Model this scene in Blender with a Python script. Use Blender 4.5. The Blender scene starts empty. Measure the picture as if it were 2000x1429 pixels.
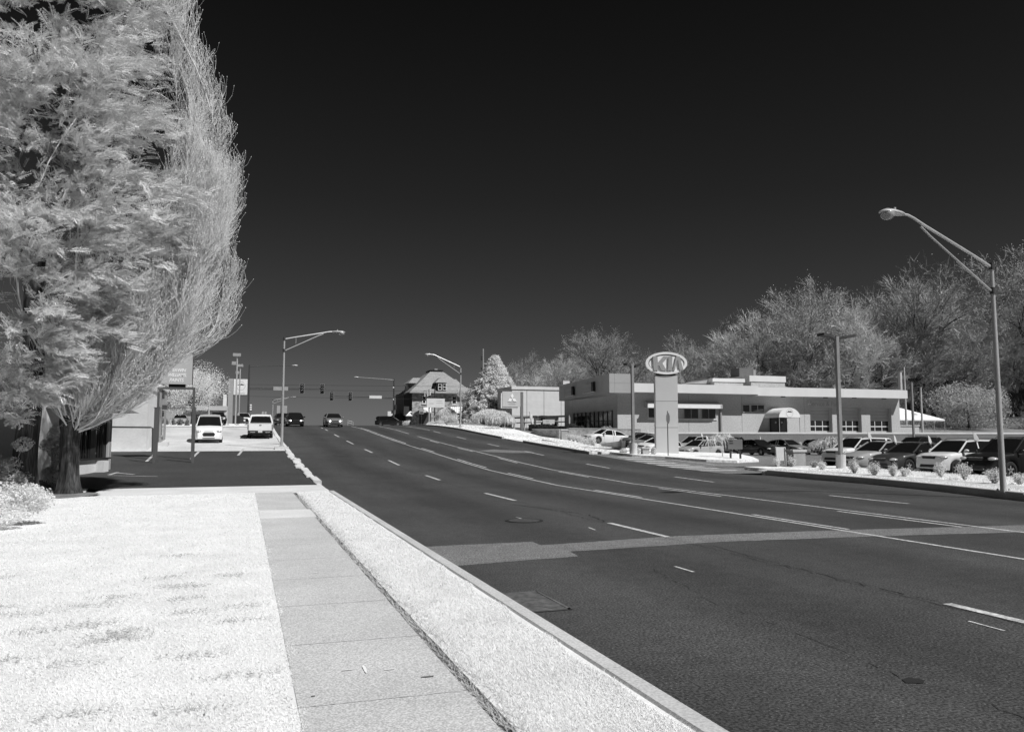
import bpy, math, random
import numpy as np
from mathutils import Vector, Matrix
R=math.radians
scene=bpy.context.scene
COL=scene.collection
rnd=random.Random(7)
# ---------------------------------------------------------------- camera geometry
F=1555.;PCX,PCY=1000.,714.5;CZ=1.85
PSI=math.atan(522/F);PIT=math.atan(136/F)
cp,sp=math.cos(PIT),math.sin(PIT);cs,ss=math.cos(PSI),math.sin(PSI)
def ray(px,py):
    x=(px-PCX)/F;u=(PCY-py)/F
    fwd=cp-u*sp;up=sp+u*cp
    return (x*cs+fwd*ss, -x*ss+fwd*cs, up)
def onY(px,py,Y):
    r=ray(px,py);t=Y/r[1];return Vector((r[0]*t,Y,CZ+r[2]*t))
def onZ_(px,py,z):
    r=ray(px,py);t=(z-CZ)/r[2];return Vector((r[0]*t,r[1]*t,z))
def onX(px,py,X):
    r=ray(px,py);t=X/r[0];return Vector((X,r[1]*t,CZ+r[2]*t))
def at(px,py,d):
    r=ray(px,py);return Vector((r[0]*d,r[1]*d,CZ+r[2]*d))
def zat(py,d): return at(1000,py,d).z
# ---------------------------------------------------------------- terrain
PR=[(-60,0),(28,0),(32,.06),(37.5,.16),(42,.35),(47,.6),(52,.85),(57,1.08),(64,1.45),(72,1.9),(81,2.45),(86,2.68),(91,2.88),(97,3.05),(110,3.25),(130,3.5),(150,3.7),(200,4.0),(260,3.5),(400,1.0),(3000,-30)]
PX=[a for a,b in PR];PZ=[b for a,b in PR]
def prof(Y):
    for (a,b),(c,d) in zip(PR,PR[1:]):
        if Y<=c: return b+(d-b)*max(0,Y-a)/(c-a)
    return PR[-1][1]
def clamp(a,b,x): return max(a,min(b,x))
def sst(a,b,x):
    t=clamp(0,1,(x-a)/(b-a));return t*t*(3-2*t)
WALLY=79.0
def T(X,Y):
    p=prof(Y)
    if X<=23.0: return p
    L=12+12*(1-sst(50,57,Y))+11*sst(60,72,Y)
    w=1-clamp(0,1,(X-23)/L)
    low=p*w
    if Y<WALLY+.15:
        return low
    up=2.12+ (p-2.12)*(1-sst(24,40,X))
    hill=up+sst(96,118,Y)*1.3*sst(26,34,X)
    hill+=min(110,max(0,Y-125))*.05*sst(40,90,X)*(1-sst(300,700,Y))
    return hill
def hit(px,py,off=0,t0=3):
    r=ray(px,py);t=t0
    while t<400:
        x,y,z=r[0]*t,r[1]*t,CZ+r[2]*t
        if z<T(x,y)+off: return Vector((x,y,T(x,y)+off))
        t+=.05
    return at(px,py,150)
# ---------------------------------------------------------------- materials (infrared monochrome)
MATS={}
def mat(name,v,var=.12,scale=3.0,rough=.85,bump=0.0,metal=0.0,spec=.3,emit=0.0,trans=0.0,up=0.0,orand=0.0,stretch=(1,1,1),fine=0.0,fscale=60,coord='Object',coat=0.0):
    if name in MATS: return MATS[name]
    m=bpy.data.materials.new(name);m.use_nodes=True;nt=m.node_tree;N=nt.nodes;L=nt.links
    b=N['Principled BSDF'];b.inputs['Roughness'].default_value=rough;b.inputs['Metallic'].default_value=metal
    b.inputs['Specular IOR Level'].default_value=spec;b.inputs['Coat Weight'].default_value=coat
    tc=N.new('ShaderNodeTexCoord');mp=N.new('ShaderNodeMapping');mp.inputs['Scale'].default_value=stretch
    L.new(tc.outputs[coord],mp.inputs[0])
    nz=N.new('ShaderNodeTexNoise');nz.inputs['Scale'].default_value=scale;nz.inputs['Detail'].default_value=5
    L.new(mp.outputs[0],nz.inputs[0])
    mr=N.new('ShaderNodeMapRange');mr.inputs[1].default_value=.3;mr.inputs[2].default_value=.7
    mr.inputs[3].default_value=v*(1-var);mr.inputs[4].default_value=min(.95,v*(1+var));L.new(nz.outputs[0],mr.inputs[0])
    out=mr.outputs[0]
    if fine>0:
        n2=N.new('ShaderNodeTexNoise');n2.inputs['Scale'].default_value=fscale;n2.inputs['Detail'].default_value=3
        L.new(mp.outputs[0],n2.inputs[0])
        m2=N.new('ShaderNodeMapRange');m2.inputs[1].default_value=.35;m2.inputs[2].default_value=.65
        m2.inputs[3].default_value=1-fine;m2.inputs[4].default_value=1+fine;L.new(n2.outputs[0],m2.inputs[0])
        mu=N.new('ShaderNodeMath');mu.operation='MULTIPLY';L.new(out,mu.inputs[0]);L.new(m2.outputs[0],mu.inputs[1]);out=mu.outputs[0]
    if orand>0:   # each tree its own tone
        oi=N.new('ShaderNodeObjectInfo');m5=N.new('ShaderNodeMapRange');m5.inputs[3].default_value=1-orand;m5.inputs[4].default_value=1+orand;L.new(oi.outputs['Random'],m5.inputs[0])
        mu5=N.new('ShaderNodeMath');mu5.operation='MULTIPLY';L.new(out,mu5.inputs[0]);L.new(m5.outputs[0],mu5.inputs[1]);out=mu5.outputs[0]
    cc=N.new('ShaderNodeCombineColor')
    for i in range(3): L.new(out,cc.inputs[i])
    L.new(cc.outputs[0],b.inputs['Base Color'])
    if bump>0:
        bp=N.new('ShaderNodeBump');bp.inputs['Strength'].default_value=bump;bp.inputs['Distance'].default_value=.02
        L.new(nz.outputs[0],bp.inputs['Height']);L.new(bp.outputs[0],b.inputs['Normal'])
    if up>0:   # leaf and blade normals leaned towards the open sky, as a mass of small leaves scatters
        ge=N.new('ShaderNodeNewGeometry');vm=N.new('ShaderNodeVectorMath');vm.operation='SCALE';vm.inputs['Scale'].default_value=1-up;L.new(ge.outputs['Normal'],vm.inputs[0])
        va=N.new('ShaderNodeVectorMath');va.operation='ADD';va.inputs[1].default_value=(0,0,up);L.new(vm.outputs[0],va.inputs[0])
        vn=N.new('ShaderNodeVectorMath');vn.operation='NORMALIZE';L.new(va.outputs[0],vn.inputs[0]);L.new(vn.outputs[0],b.inputs['Normal'])
    if emit>0:
        b.inputs['Emission Color'].default_value=(1,1,1,1);b.inputs['Emission Strength'].default_value=emit
    if trans>0:
        tr=N.new('ShaderNodeBsdfTranslucent');L.new(cc.outputs[0],tr.inputs[0])
        mx=N.new('ShaderNodeMixShader');mx.inputs[0].default_value=trans
        L.new(b.outputs[0],mx.inputs[1]);L.new(tr.outputs[0],mx.inputs[2])
        L.new(mx.outputs[0],N['Material Output'].inputs[0])
    MATS[name]=m;return m
def bumpy(m): return m
# ---------------------------------------------------------------- mesh builder
class MB:
    def __init__(s): s.v=[];s.f=[]
    def add(s,vs,fs):
        n=len(s.v);s.v+= [tuple(p) for p in vs];s.f+=[tuple(i+n for i in f) for f in fs];return s
    def box(s,c,d,rz=0,tilt=0):
        x,y,z=[q/2 for q in d];M=Matrix.Rotation(rz,4,'Z')@Matrix.Rotation(tilt,4,'Y')
        vs=[]
        for a in (-1,1):
            for b in (-1,1):
                for e in (-1,1): vs.append(Vector(c)+M@Vector((a*x,b*y,e*z)))
        return s.add(vs,[(0,1,3,2),(4,6,7,5),(0,4,5,1),(2,3,7,6),(0,2,6,4),(1,5,7,3)])
    def b2(s,x0,x1,y0,y1,z0,z1): return s.box(((x0+x1)/2,(y0+y1)/2,(z0+z1)/2),(abs(x1-x0),abs(y1-y0),abs(z1-z0)))
    def poly(s,pts): return s.add(pts,[tuple(range(len(pts)))])
    def prism(s,pts,off):
        n=len(pts);o=Vector(off);P=[Vector(p) for p in pts]
        return s.add(P+[p+o for p in P],[tuple(range(n))[::-1],tuple(range(n,2*n))]+[(i,(i+1)%n,n+(i+1)%n,n+i) for i in range(n)])
    def tube(s,pts,rad,n=6,cap=True):
        pts=[Vector(p) for p in pts]
        if not hasattr(rad,'__len__'): rad=[rad]*len(pts)
        rings=[];ref=None
        for i,p in enumerate(pts):
            d=(pts[min(i+1,len(pts)-1)]-pts[max(i-1,0)])
            if d.length<1e-9: d=Vector((0,0,1))
            d.normalize()
            if ref is None or abs(ref.dot(d))>.95: ref=Vector((0,0,1)) if abs(d.z)<.9 else Vector((1,0,0))
            u=d.cross(ref).normalized();w=d.cross(u)
            rings.append([p+(u*math.cos(2*math.pi*k/n)+w*math.sin(2*math.pi*k/n))*rad[i] for k in range(n)])
        fs=[]
        for i in range(len(rings)-1):
            for k in range(n):
                fs.append((i*n+k,i*n+(k+1)%n,(i+1)*n+(k+1)%n,(i+1)*n+k))
        if cap: fs+=[tuple(range(n))[::-1],tuple(range((len(rings)-1)*n,len(rings)*n))]
        return s.add([q for r in rings for q in r],fs)
    def cyl(s,c,r,h,n=16,r2=None): return s.tube([c,Vector(c)+Vector((0,0,h))],[r,r if r2 is None else r2],n)
    def ell(s,c,r,nu=12,nv=8,jit=0,rng=None):
        vs=[];fs=[]
        for i in range(nv+1):
            t=math.pi*i/nv
            for k in range(nu):
                a=2*math.pi*k/nu;j=1+(rng.uniform(-jit,jit) if rng else 0)
                vs.append((c[0]+r[0]*math.sin(t)*math.cos(a)*j,c[1]+r[1]*math.sin(t)*math.sin(a)*j,c[2]+r[2]*math.cos(t)*j))
        for i in range(nv):
            for k in range(nu): fs.append((i*nu+k,(i+1)*nu+k,(i+1)*nu+(k+1)%nu,i*nu+(k+1)%nu))
        return s.add(vs,fs)
    def loft(s,rings,closed=True,cap=True):
        n=len(rings[0]);fs=[]
        for i in range(len(rings)-1):
            for k in range(n if closed else n-1):
                fs.append((i*n+k,i*n+(k+1)%n,(i+1)*n+(k+1)%n,(i+1)*n+k))
        if cap: fs+=[tuple(range(n))[::-1],tuple(range((len(rings)-1)*n,len(rings)*n))]
        return s.add([q for r in rings for q in r],fs)
    def build(s,name,m,parent=None,world=False,smooth=False,loc=None):
        me=bpy.data.meshes.new(name)
        vs=s.v
        if world and parent is not None:
            L=parent.location
            if parent.parent is not None: L=L+parent.parent.location
            vs=[(a-L.x,b-L.y,c-L.z) for a,b,c in vs]
        me.from_pydata(vs,[],s.f);me.update()
        me.materials.append(m)
        if smooth:
            me.polygons.foreach_set('use_smooth',[True]*len(me.polygons))
            try: me.set_sharp_from_angle(angle=R(smooth if smooth>1 else 40))
            except Exception: pass
        o=bpy.data.objects.new(name,me);COL.objects.link(o)
        if parent is not None: o.parent=parent
        if loc is not None: o.location=loc
        return o
def npmesh(name,V,Fa,m,parent=None,loc=None):
    """V (n,3) array, Fa (k,c) int array of equal-sized faces"""
    me=bpy.data.meshes.new(name);V=np.ascontiguousarray(V,dtype=np.float32);Fa=np.ascontiguousarray(Fa,dtype=np.int32)
    k,c=Fa.shape
    me.vertices.add(len(V));me.vertices.foreach_set('co',V.ravel())
    me.loops.add(k*c);me.loops.foreach_set('vertex_index',Fa.ravel())
    me.polygons.add(k);me.polygons.foreach_set('loop_start',np.arange(k,dtype=np.int32)*c)
    try: me.polygons.foreach_set('loop_total',np.full(k,c,dtype=np.int32))
    except Exception: pass
    me.update(calc_edges=True);me.materials.append(m)
    o=bpy.data.objects.new(name,me);COL.objects.link(o)
    if parent is not None: o.parent=parent
    if loc is not None: o.location=loc
    return o
def tag(o,label,cat,group=None,kind=None):
    if label: o['label']=label
    if cat: o['category']=cat
    if group: o['group']=group
    if kind: o['kind']=kind
    return o
def struct(o,label=None):
    o['kind']='structure'
    if label: o['label']=label
    return o
def thing(name,label,cat,loc=(0,0,0),rz=0,group=None):
    o=bpy.data.objects.new(name,None);COL.objects.link(o);o.empty_display_size=.2
    o.location=loc;o.rotation_euler=(0,0,rz);return tag(o,label,cat,group)
def kids(o): return [c for c in COL.objects if c.parent==o]
def dup(root,loc,rz=0,label=None,scale=None):
    r=root.copy();COL.objects.link(r);r.location=loc;r.rotation_euler=(0,0,rz)
    if scale is not None: r.scale=scale
    if label: r['label']=label
    for ch in root.children:
        c=ch.copy();COL.objects.link(c);c.parent=r
        for g in ch.children:
            d=g.copy();COL.objects.link(d);d.parent=c
    return r
def textmesh(name,txt,size,m,parent,loc,rot,depth=.01,shear=0,align='CENTER',space=1.0,bold=0.0,sx=1.0):
    cu=bpy.data.curves.new(name,'FONT');cu.body=txt;cu.size=size;cu.extrude=depth;cu.shear=shear;cu.align_x=align;cu.align_y='CENTER'
    cu.space_character=space;cu.offset=bold
    t=bpy.data.objects.new('tmp',cu);COL.objects.link(t)
    bpy.context.view_layer.update()
    me=bpy.data.meshes.new_from_object(t.evaluated_get(bpy.context.evaluated_depsgraph_get()))
    bpy.data.objects.remove(t);me.materials.clear();me.materials.append(m)
    o=bpy.data.objects.new(name,me);COL.objects.link(o);o.parent=parent;o.location=loc;o.rotation_euler=rot;o.scale=(sx,1,1)
    return o
# ---------------------------------------------------------------- setting materials
def asphalt(name,v,streak=True,coarse=1.0):
    m=bpy.data.materials.new(name);m.use_nodes=True;nt=m.node_tree;N=nt.nodes;L=nt.links
    b=N['Principled BSDF'];b.inputs['Roughness'].default_value=.82;b.inputs['Specular IOR Level'].default_value=.25
    tc=N.new('ShaderNodeTexCoord')
    def noise(sc,det,stretch=(1,1,1)):
        mp=N.new('ShaderNodeMapping');mp.inputs['Scale'].default_value=stretch;L.new(tc.outputs['Object'],mp.inputs[0])
        n=N.new('ShaderNodeTexNoise');n.inputs['Scale'].default_value=sc;n.inputs['Detail'].default_value=det;L.new(mp.outputs[0],n.inputs[0]);return n.outputs[0]
    def rng(s,a,b_,c,d):
        r=N.new('ShaderNodeMapRange');r.inputs[1].default_value=a;r.inputs[2].default_value=b_;r.inputs[3].default_value=c;r.inputs[4].default_value=d;L.new(s,r.inputs[0]);return r.outputs[0]
    def mul(a,b_):
        q=N.new('ShaderNodeMath');q.operation='MULTIPLY';L.new(a,q.inputs[0]);L.new(b_,q.inputs[1]);return q.outputs[0]
    c=rng(noise(.35,4),.3,.7,v*.86,v*1.14)
    if streak:
        c=mul(c,rng(noise(1.0,4,(.8,.06,1)),.3,.7,.86,1.14))
        sxx=N.new('ShaderNodeSeparateXYZ');L.new(tc.outputs['Object'],sxx.inputs[0]);wn=rng(noise(.5,3,(.3,.1,1)),.3,.7,-.5,.5)
        m1=N.new('ShaderNodeMath');m1.operation='SUBTRACT';L.new(sxx.outputs[0],m1.inputs[0]);m1.inputs[1].default_value=7.4
        m2=N.new('ShaderNodeMath');m2.operation='ADD';L.new(m1.outputs[0],m2.inputs[0]);L.new(wn,m2.inputs[1])
        m3=N.new('ShaderNodeMath');m3.operation='MULTIPLY';L.new(m2.outputs[0],m3.inputs[0]);m3.inputs[1].default_value=2*math.pi/3.65
        m4=N.new('ShaderNodeMath');m4.operation='COSINE';L.new(m3.outputs[0],m4.inputs[0])
        c=mul(c,rng(m4.outputs[0],-1,1,.86,1.16))
    c=mul(c,rng(noise(42*coarse,4),.40,.60,.52,1.55));c=mul(c,rng(noise(4,3),.3,.7,.88,1.12))
    vo=N.new('ShaderNodeTexVoronoi');vo.inputs['Scale'].default_value=38*coarse;L.new(tc.outputs['Object'],vo.inputs[0])
    c=mul(c,rng(vo.outputs[0],.05,.20,3.6,1.0))
    c=mul(c,rng(noise(9,5),.3,.75,.93,1.1))
    cc=N.new('ShaderNodeCombineColor')
    for i in range(3): L.new(c,cc.inputs[i])
    L.new(cc.outputs[0],b.inputs['Base Color'])
    bp=N.new('ShaderNodeBump');bp.inputs['Strength'].default_value=.5;bp.inputs['Distance'].default_value=.006
    L.new(noise(70,2),bp.inputs['Height']);L.new(bp.outputs[0],b.inputs['Normal'])
    MATS[name]=m;return m
M_road=asphalt('road_asphalt',.054)
M_lot=asphalt('lot_asphalt_dark',.052,False)
M_lotg=asphalt('lot_asphalt_grey',.17,False)
M_patch=asphalt('patch_asphalt',.16,False)
M_paint=mat('road_paint',.50,.30,6,.7,fine=.35,fscale=25)
M_conc=mat('concrete',.52,.12,.8,.9,fine=.16,fscale=45)
M_concl=mat('concrete_light',.66,.10,.8,.9,fine=.10,fscale=30)
M_walk=mat('sidewalk_concrete',.52,.09,.9,.92,fine=.30,fscale=75,bump=.2)
M_lotc=mat('lot_concrete',.58,.16,.5,.9,fine=.10,fscale=12,stretch=(1,.4,1))
M_lawn=mat('lawn_soil_turf',.76,.07,1.6,.95,fine=.07,fscale=40)
M_blade=mat('grass_blade',.93,.05,1.6,.75,trans=.3)
M_dry=mat('dry_grass_blade',.52,.2,3,.85,trans=.2)
M_joint=mat('slab_joint',.46,.2,6,.95,fine=.4,fscale=20)
M_soil_shade=mat('soil_and_shade',.20,.3,4,.95,fine=.3,fscale=30)  # dark earth tone; under the left trees it also paints their shade
M_ground=mat('ground_base',.22,.25,.08,.95,fine=.2,fscale=2)
M_turf=mat('mown_turf',.80,.12,.8,.95,fine=.2,fscale=7,bump=.2)
M_crack=mat('crack_tar',.022,.2,5,.9)
M_dark=mat('dark_iron',.03,.3,8,.6)
# ---------------------------------------------------------------- ground sheets
def grid(xs,ys,f):
    nx,ny=len(xs),len(ys)
    V=np.array([(x,y,f(x,y)) for y in ys for x in xs],dtype=np.float32)
    Fa=np.array([(j*nx+i,j*nx+i+1,(j+1)*nx+i+1,(j+1)*nx+i) for j in range(ny-1) for i in range(nx-1)],dtype=np.int32)
    return V,Fa
def strip(name,ys,xl,xr,off,m,nx=2,thick=0,f=T,lab=None,wob=0):
    """sheet between xl(y) and xr(y) following the terrain"""
    V=[];r2=random.Random(3)
    for y in ys:
        a=xl(y) if callable(xl) else xl;b=xr(y) if callable(xr) else xr
        a+=r2.uniform(-wob,wob);b+=r2.uniform(-wob,wob)
        for i in range(nx+1):
            x=a+(b-a)*i/nx;V.append((x,y,f(x,y)+off))
    n=nx+1;Fc=[(j*n+i,j*n+i+1,(j+1)*n+i+1,(j+1)*n+i) for j in range(len(ys)-1) for i in range(nx)]
    mb=MB().add(V,Fc)
    if thick:
        for e in (0,nx):
            k=len(mb.v)
            for j,y in enumerate(ys):
                v=V[j*n+e];mb.v.append(v);mb.v.append((v[0],v[1],v[2]-thick))
            for j in range(len(ys)-1):
                q=(k+2*j,k+2*j+1,k+2*j+3,k+2*j+2);mb.f.append(q)
        k=len(mb.v)
        for j in (0,len(ys)-1):
            k=len(mb.v)
            for i in range(n):
                v=V[j*n+i];mb.v.append(v);mb.v.append((v[0],v[1],v[2]-thick))
            for i in range(nx): mb.f.append((k+2*i,k+2*i+1,k+2*i+3,k+2*i+2))
    o=mb.build(name,m);struct(o,lab);return o
def fr(a,b,s):
    n=max(1,int(round((b-a)/s)));return [a+(b-a)*i/n for i in range(n+1)]
gx=[-900,-400,-150,-80,-50,-30,-20,-12,-6,0,2.6,10,21.4,23,25,27,29,31,33,35,37,40,44,48,54,60,70,80,95,110,130,160,200,260,400,700,1500]
gy=[-60,-20,0,10,20,28,32,37.5,42,47,52,57,60,63,66,69,72,75,WALLY+.14,WALLY+.16,82,84,86,91,97,104,110,118,125,130,140,150,175,200,230,260,320,400,700,1400,3000]
V,Fa=grid(gx,gy,lambda x,y:T(x,y)-(.35 if y<70 or x<24 else .06))
struct(npmesh('ground',V,Fa,M_ground))
YR=fr(-20,28,8)+[32,37.5,42,47,52,57,64,72,81,86,91,97,110,130,150,200,260,400]
# right kerb line (x at y)
KR=[(-20,21.0),(12,21.0),(17,21.1),(20.7,22.1),(25,22.95),(29.5,23.0),(31.6,22.6),(32.4,21.4),(400,21.4)]
def kx(y):
    for (a,b),(c,d) in zip(KR,KR[1:]):
        if y<=c: return b+(d-b)*(y-a)/(c-a)
    return 21.4
YRR=sorted(set(fr(-20,16,9)+fr(17,33,1)+[37.5,42,47,52,57,64,72,81,86,91,97,110,130,150,200,260,400]))
strip('road',YRR,2.6,lambda y:kx(y)+.05,0,M_road,nx=4,lab='long grey asphalt main road rising to a crest')
cross=MB()  # side road at the crest
strip('side_road',[104,110,118,124],21.3,90,.006,M_road,nx=8)
strip('side_road',[104,110,118,124],-90,2.7,.006,M_road,nx=6)
# left side
YL=fr(-12,25.3,3)
strip('lawn',fr(-12,25.2,2.5),-60,.37,.15,M_lawn,nx=6,lab='broad white lawn left of the sidewalk')
strip('sidewalk',fr(-12,17.3,3),.37,1.46,.155,M_walk,nx=1,thick=.2,lab='concrete sidewalk running away beside the lawn')
strip('sidewalk',fr(17.32,19.2,1),.37,1.50,.158,M_concl,nx=1,thick=.2,lab='pale newer slab in the sidewalk')
strip('sidewalk',fr(19.22,25.2,3),.37,1.44,.155,M_walk,nx=1,thick=.2,lab='far end of the sidewalk before the driveway')
strip('verge',fr(-12,25.2,.6),1.55,2.55,.14,M_lawn,nx=1,thick=.1,wob=.01,lab='white grass verge between sidewalk and kerb')
strip('verge_soil',fr(-12,25.2,2),1.44,1.62,.11,M_soil_shade,nx=1)
def kerb(name,pts,w,h,m,f=T,seg=2.4,lab=None,jit=0):
    mb=MB();r3=random.Random(len(pts))
    P=[Vector((a,b,0)) for a,b in pts]
    for p,q in zip(P,P[1:]):
        L=(q-p).length;n=max(1,int(L/seg));d=(q-p)/n;u=d.normalized();nn=Vector((-u.y,u.x,0))*w/2
        for i in range(n):
            a=p+d*i+u*.006;b=p+d*(i+1)-u*.006
            j=Vector((r3.uniform(-jit,jit),r3.uniform(-jit,jit),0));hh=h+r3.uniform(-jit,jit)*.3
            za=f(a.x,a.y);zb=f(b.x,b.y);bev=.02
            top=[];bot=[]
            vs=[]
            for (c,z) in ((a,za),(b,zb)):
                c=c+j
                vs+=[c-nn+Vector((0,0,z-.3)),c-nn+Vector((0,0,z+hh-bev)),c-nn*.8+Vector((0,0,z+hh)),c+nn*.8+Vector((0,0,z+hh)),c+nn+Vector((0,0,z+hh-bev)),c+nn+Vector((0,0,z-.3))]
            mb.loft([vs[:6],vs[6:]])
    o=mb.build(name,m);return struct(o,lab)
kerb('kerb',[(2.62,-12),(2.62,25.4)],.17,.16,M_conc,lab='straight concrete kerb along the grass verge')
kerb('kerb',[(2.62,25.4),(2.62,30.3)],.17,.08,M_concl,lab='lowered kerb across the near driveway')
kerb('kerb',[(2.60,30.6),(2.66,37.5)],.30,.17,M_concl,seg=2.0,jit=.06,lab='broken white kerb beside the dark parking lot')
kerb('kerb',[(2.62,37.7),(2.60,50)],.34,.17,M_concl,seg=1.1,jit=.11)
kerb('kerb',[(2.60,50.1),(2.6,98)],.28,.17,M_concl,seg=2.4,jit=.02)
fl=lambda x,y:T(x,y)+.10
strip('lawn',[25.2,26.2,28.85],-60,lambda y:-4.25-(y-25.2)*.12,.15,M_lawn,nx=4)
strip('driveway',[25.25,26.5,28.9],-4.25,2.5,.12,M_concl,nx=3,lab='pale concrete strip before the dark parking lot')
strip('parking_lot',[28.9,32,37.5,42,47,51.2],-30,2.5,.115,M_lot,nx=4,lab='dark asphalt parking lot of the paint shop')
strip('parking_lot',[51.2,57,64,72,81,84],-60,2.5,.12,M_lotc,nx=4,lab='pale concrete parking lot with van and pickup')
strip('turf_bank',[84,86,91,97,104],-60,2.5,.16,M_turf,nx=4)
strip('turf_bank',[124,130,150,200,260],-90,2.5,.05,M_turf,nx=4)
# right side, near: grass strip, walk, grass, planted edge
NR=fr(-6,16,5)+fr(17,31.6,.8)
strip('verge',NR,lambda y:kx(y)+.2,lambda y:kx(y)+1.5,.17,M_turf,nx=1,lab='white grass verge beyond the road')
strip('sidewalk',NR,lambda y:kx(y)+1.45,lambda y:kx(y)+2.9,.175,M_conc,nx=1,thick=.2,lab='grey sidewalk in front of the dealership cars')
strip('planting_strip',NR+[33,35],lambda y:kx(y)+2.85,lambda y:29.6+max(0,y-30)*.12,.17,M_turf,nx=2,thick=.2,lab='white grass strip planted with small shrubs')
kerb('kerb',[(20.95,-6),(21.0,12),(21.15,17),(22.15,20.7),(23.0,25),(23.05,29.5),(22.9,31.2)],.22,.24,M_conc,lab='tall kerb at the far road edge by the shrubs')
kerb('kerb',[(22.9,31.2),(23.4,32.2),(24.4,32.8),(26.5,33.6)],.22,.2,M_conc,seg=.6)
# apron / entrance
strip('driveway',[32.4,34,37.5,42,47,47.8],21.42,33.5,.012,M_lotg,nx=7,lab='wide entrance apron with white hatching')
strip('lot_paving',[-6,10,20,28,32,37.5,42,47,52,57,60,63,66,69,72,75,WALLY+.1],lambda y:29.6+max(0,min(10,y-30))*.12 if y<33 else (33.4 if y<48 else 31.0+max(0,y-60)*.25),120,.008,M_lotg,nx=24,lab='grey asphalt dealership parking lot')
# middle grass island and its far continuation
def blob(name,pts,off,m,th=.2,lab=None,f=T):
    mb=MB();n=len(pts);c=Vector((sum(p[0] for p in pts)/n,sum(p[1] for p in pts)/n,0))
    V=[(c.x,c.y,f(c.x,c.y)+off)]+[(x,y,f(x,y)+off) for x,y in pts]+[(x,y,f(x,y)-.1) for x,y in pts]
    fs=[(0,1+i,1+(i+1)%n) for i in range(n)]+[(1+i,1+n+i,1+n+(i+1)%n,1+(i+1)%n) for i in range(n)]
    return struct(mb.add(V,fs).build(name,m),lab)
def hx(px,py): v=hit(px,py);return (v.x,v.y)
isl=[hx(1235,892),hx(1300,896),hx(1380,902),hx(1440,904),hx(1482,902),hx(1470,896),hx(1445,890)]
isl+= [(isl[-1][0]-1.5,isl[-1][1]+2.2),(27.5,50.5),(24.5,50.3),(22.6,49.6)]
blob('grass_island',isl,.15,M_turf,lab='white grass island carrying the tall dealer sign')
strip('verge',[47.9,50,52,57,61],21.6,23.2,.16,M_turf,nx=1,thick=.2)
strip('verge',[61,64,66.5],21.6,25.5,.03,M_concl,nx=1)
strip('verge',[66.5,72,81,86,91,97,103],21.6,27.5,.15,M_turf,nx=3,thick=.2)
strip('sidewalk',[50.2,52,57,61],23.2,25.2,.165,M_concl,nx=1,thick=.2)
strip('turf_bank',[50.6,52,57,60,63,66,69,72,75,78.5],25.2,31,.14,M_turf,nx=4)
strip('driveway',[61,63,66.5],25.5,60,.02,M_lotg,nx=10)
kerb('kerb',[(21.5,47.9),(21.5,61)],.22,.18,M_conc,lab='kerb before the brick pillars')
kerb('kerb',[(21.5,66.5),(21.5,103)],.22,.17,M_conc,lab='far kerb by the lamp near the stone house')
# ---------------------------------------------------------------- lane markings
def marks(name,x,segs,w,m=M_paint,lab=None,off=.006):
    mb=MB()
    for (a,b) in segs:
        ys=[a]+[y for y in PX if a<y<b]+[b]
        for y0,y1 in zip(ys,ys[1:]):
            xa=x(y0) if callable(x) else x;xb=x(y1) if callable(x) else x
            mb.poly([(xa-w/2,y0,prof(y0)+off),(xa+w/2,y0,prof(y0)+off),(xb+w/2,y1,prof(y1)+off),(xb-w/2,y1,prof(y1)+off)])
    return struct(mb.build(name,m),lab)
PER=6.17*1.0
d1=[(3.6,7.0),(12.9,15.6),(22.6,25.6),(32.0,35.1)]
def yX(px,py,X): return onX(px,py,X).y
d1=[(yX(2040,1226,7.42),yX(1850,1180,7.42)),(yX(1304,1048,7.42),yX(1190,1022,7.42)),(yX(1008,979,7.45),yX(948,963,7.45)),(yX(860,937,7.6),yX(830,928,7.6)),(yX(778,909,7.65),yX(757,900,7.65)),(yX(727,886,7.7),yX(712,879,7.7)),(yX(690,867,7.7),yX(677,861,7.7)),(yX(662,852,7.7),yX(653,847,7.7)),(yX(640,838,7.7),yX(635,835,7.7)),(84,86)]
for y_ in (-.9,.65,2.2,3.75,5.3,6.85,8.4,9.95,11.5,13.05,14.6,16.15,20.7,22.2,23.7):
    strip('walk_joint',[y_,y_+.010],.37,1.46,.1575,M_joint,nx=1)
marks('lane_marking',lambda y:7.42+.28*sst(22,40,y),d1,.13,lab='dashed white line between the two near lanes')
yl=lambda y:11.15+.35*sst(25,40,y);yl2=lambda y:14.15+.5*sst(22,38,y)
marks('lane_marking',yl,[(-8,92)],.10,lab='solid line left of the turning lane')
segs=[];
for (a,b) in (((1640,1035),(1455,1005)),((1240,973),(1150,956)),((1040,937),(985,921)),((940,911),(885,897)),((840,884),(816,876)),((786,873),(700,838))):
    segs.append((yX(*a,11.5 if a[0]<1100 else 11.2),yX(*b,11.5 if b[0]<1100 else 11.2)))
segs.insert(0,(4.5,8.0))
marks('lane_marking',lambda y:yl(y)+.26,segs,.10,lab='doubled dashes beside the near solid line')
marks('lane_marking',yl2,[(-8,70)],.10,lab='solid line right of the turning lane')
segs=[(8.5,10.5)]
for (a,b) in (((1888,1030),(1650,1001)),((1415,970),(1295,954)),((1165,929),(1100,917)),((1018,901),(980,891)),((930,880),(900,873)),((862,867),(845,861))):
    segs.append((yX(*a,14.6 if a[0]<1200 else 14.0),yX(*b,14.6 if b[0]<1200 else 14.1)))
marks('lane_marking',lambda y:yl2(y)-.26,segs,.10,lab='doubled dashes beside the far solid line')
X2=lambda y:17.25+.75*sst(19,31,y)
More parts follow.
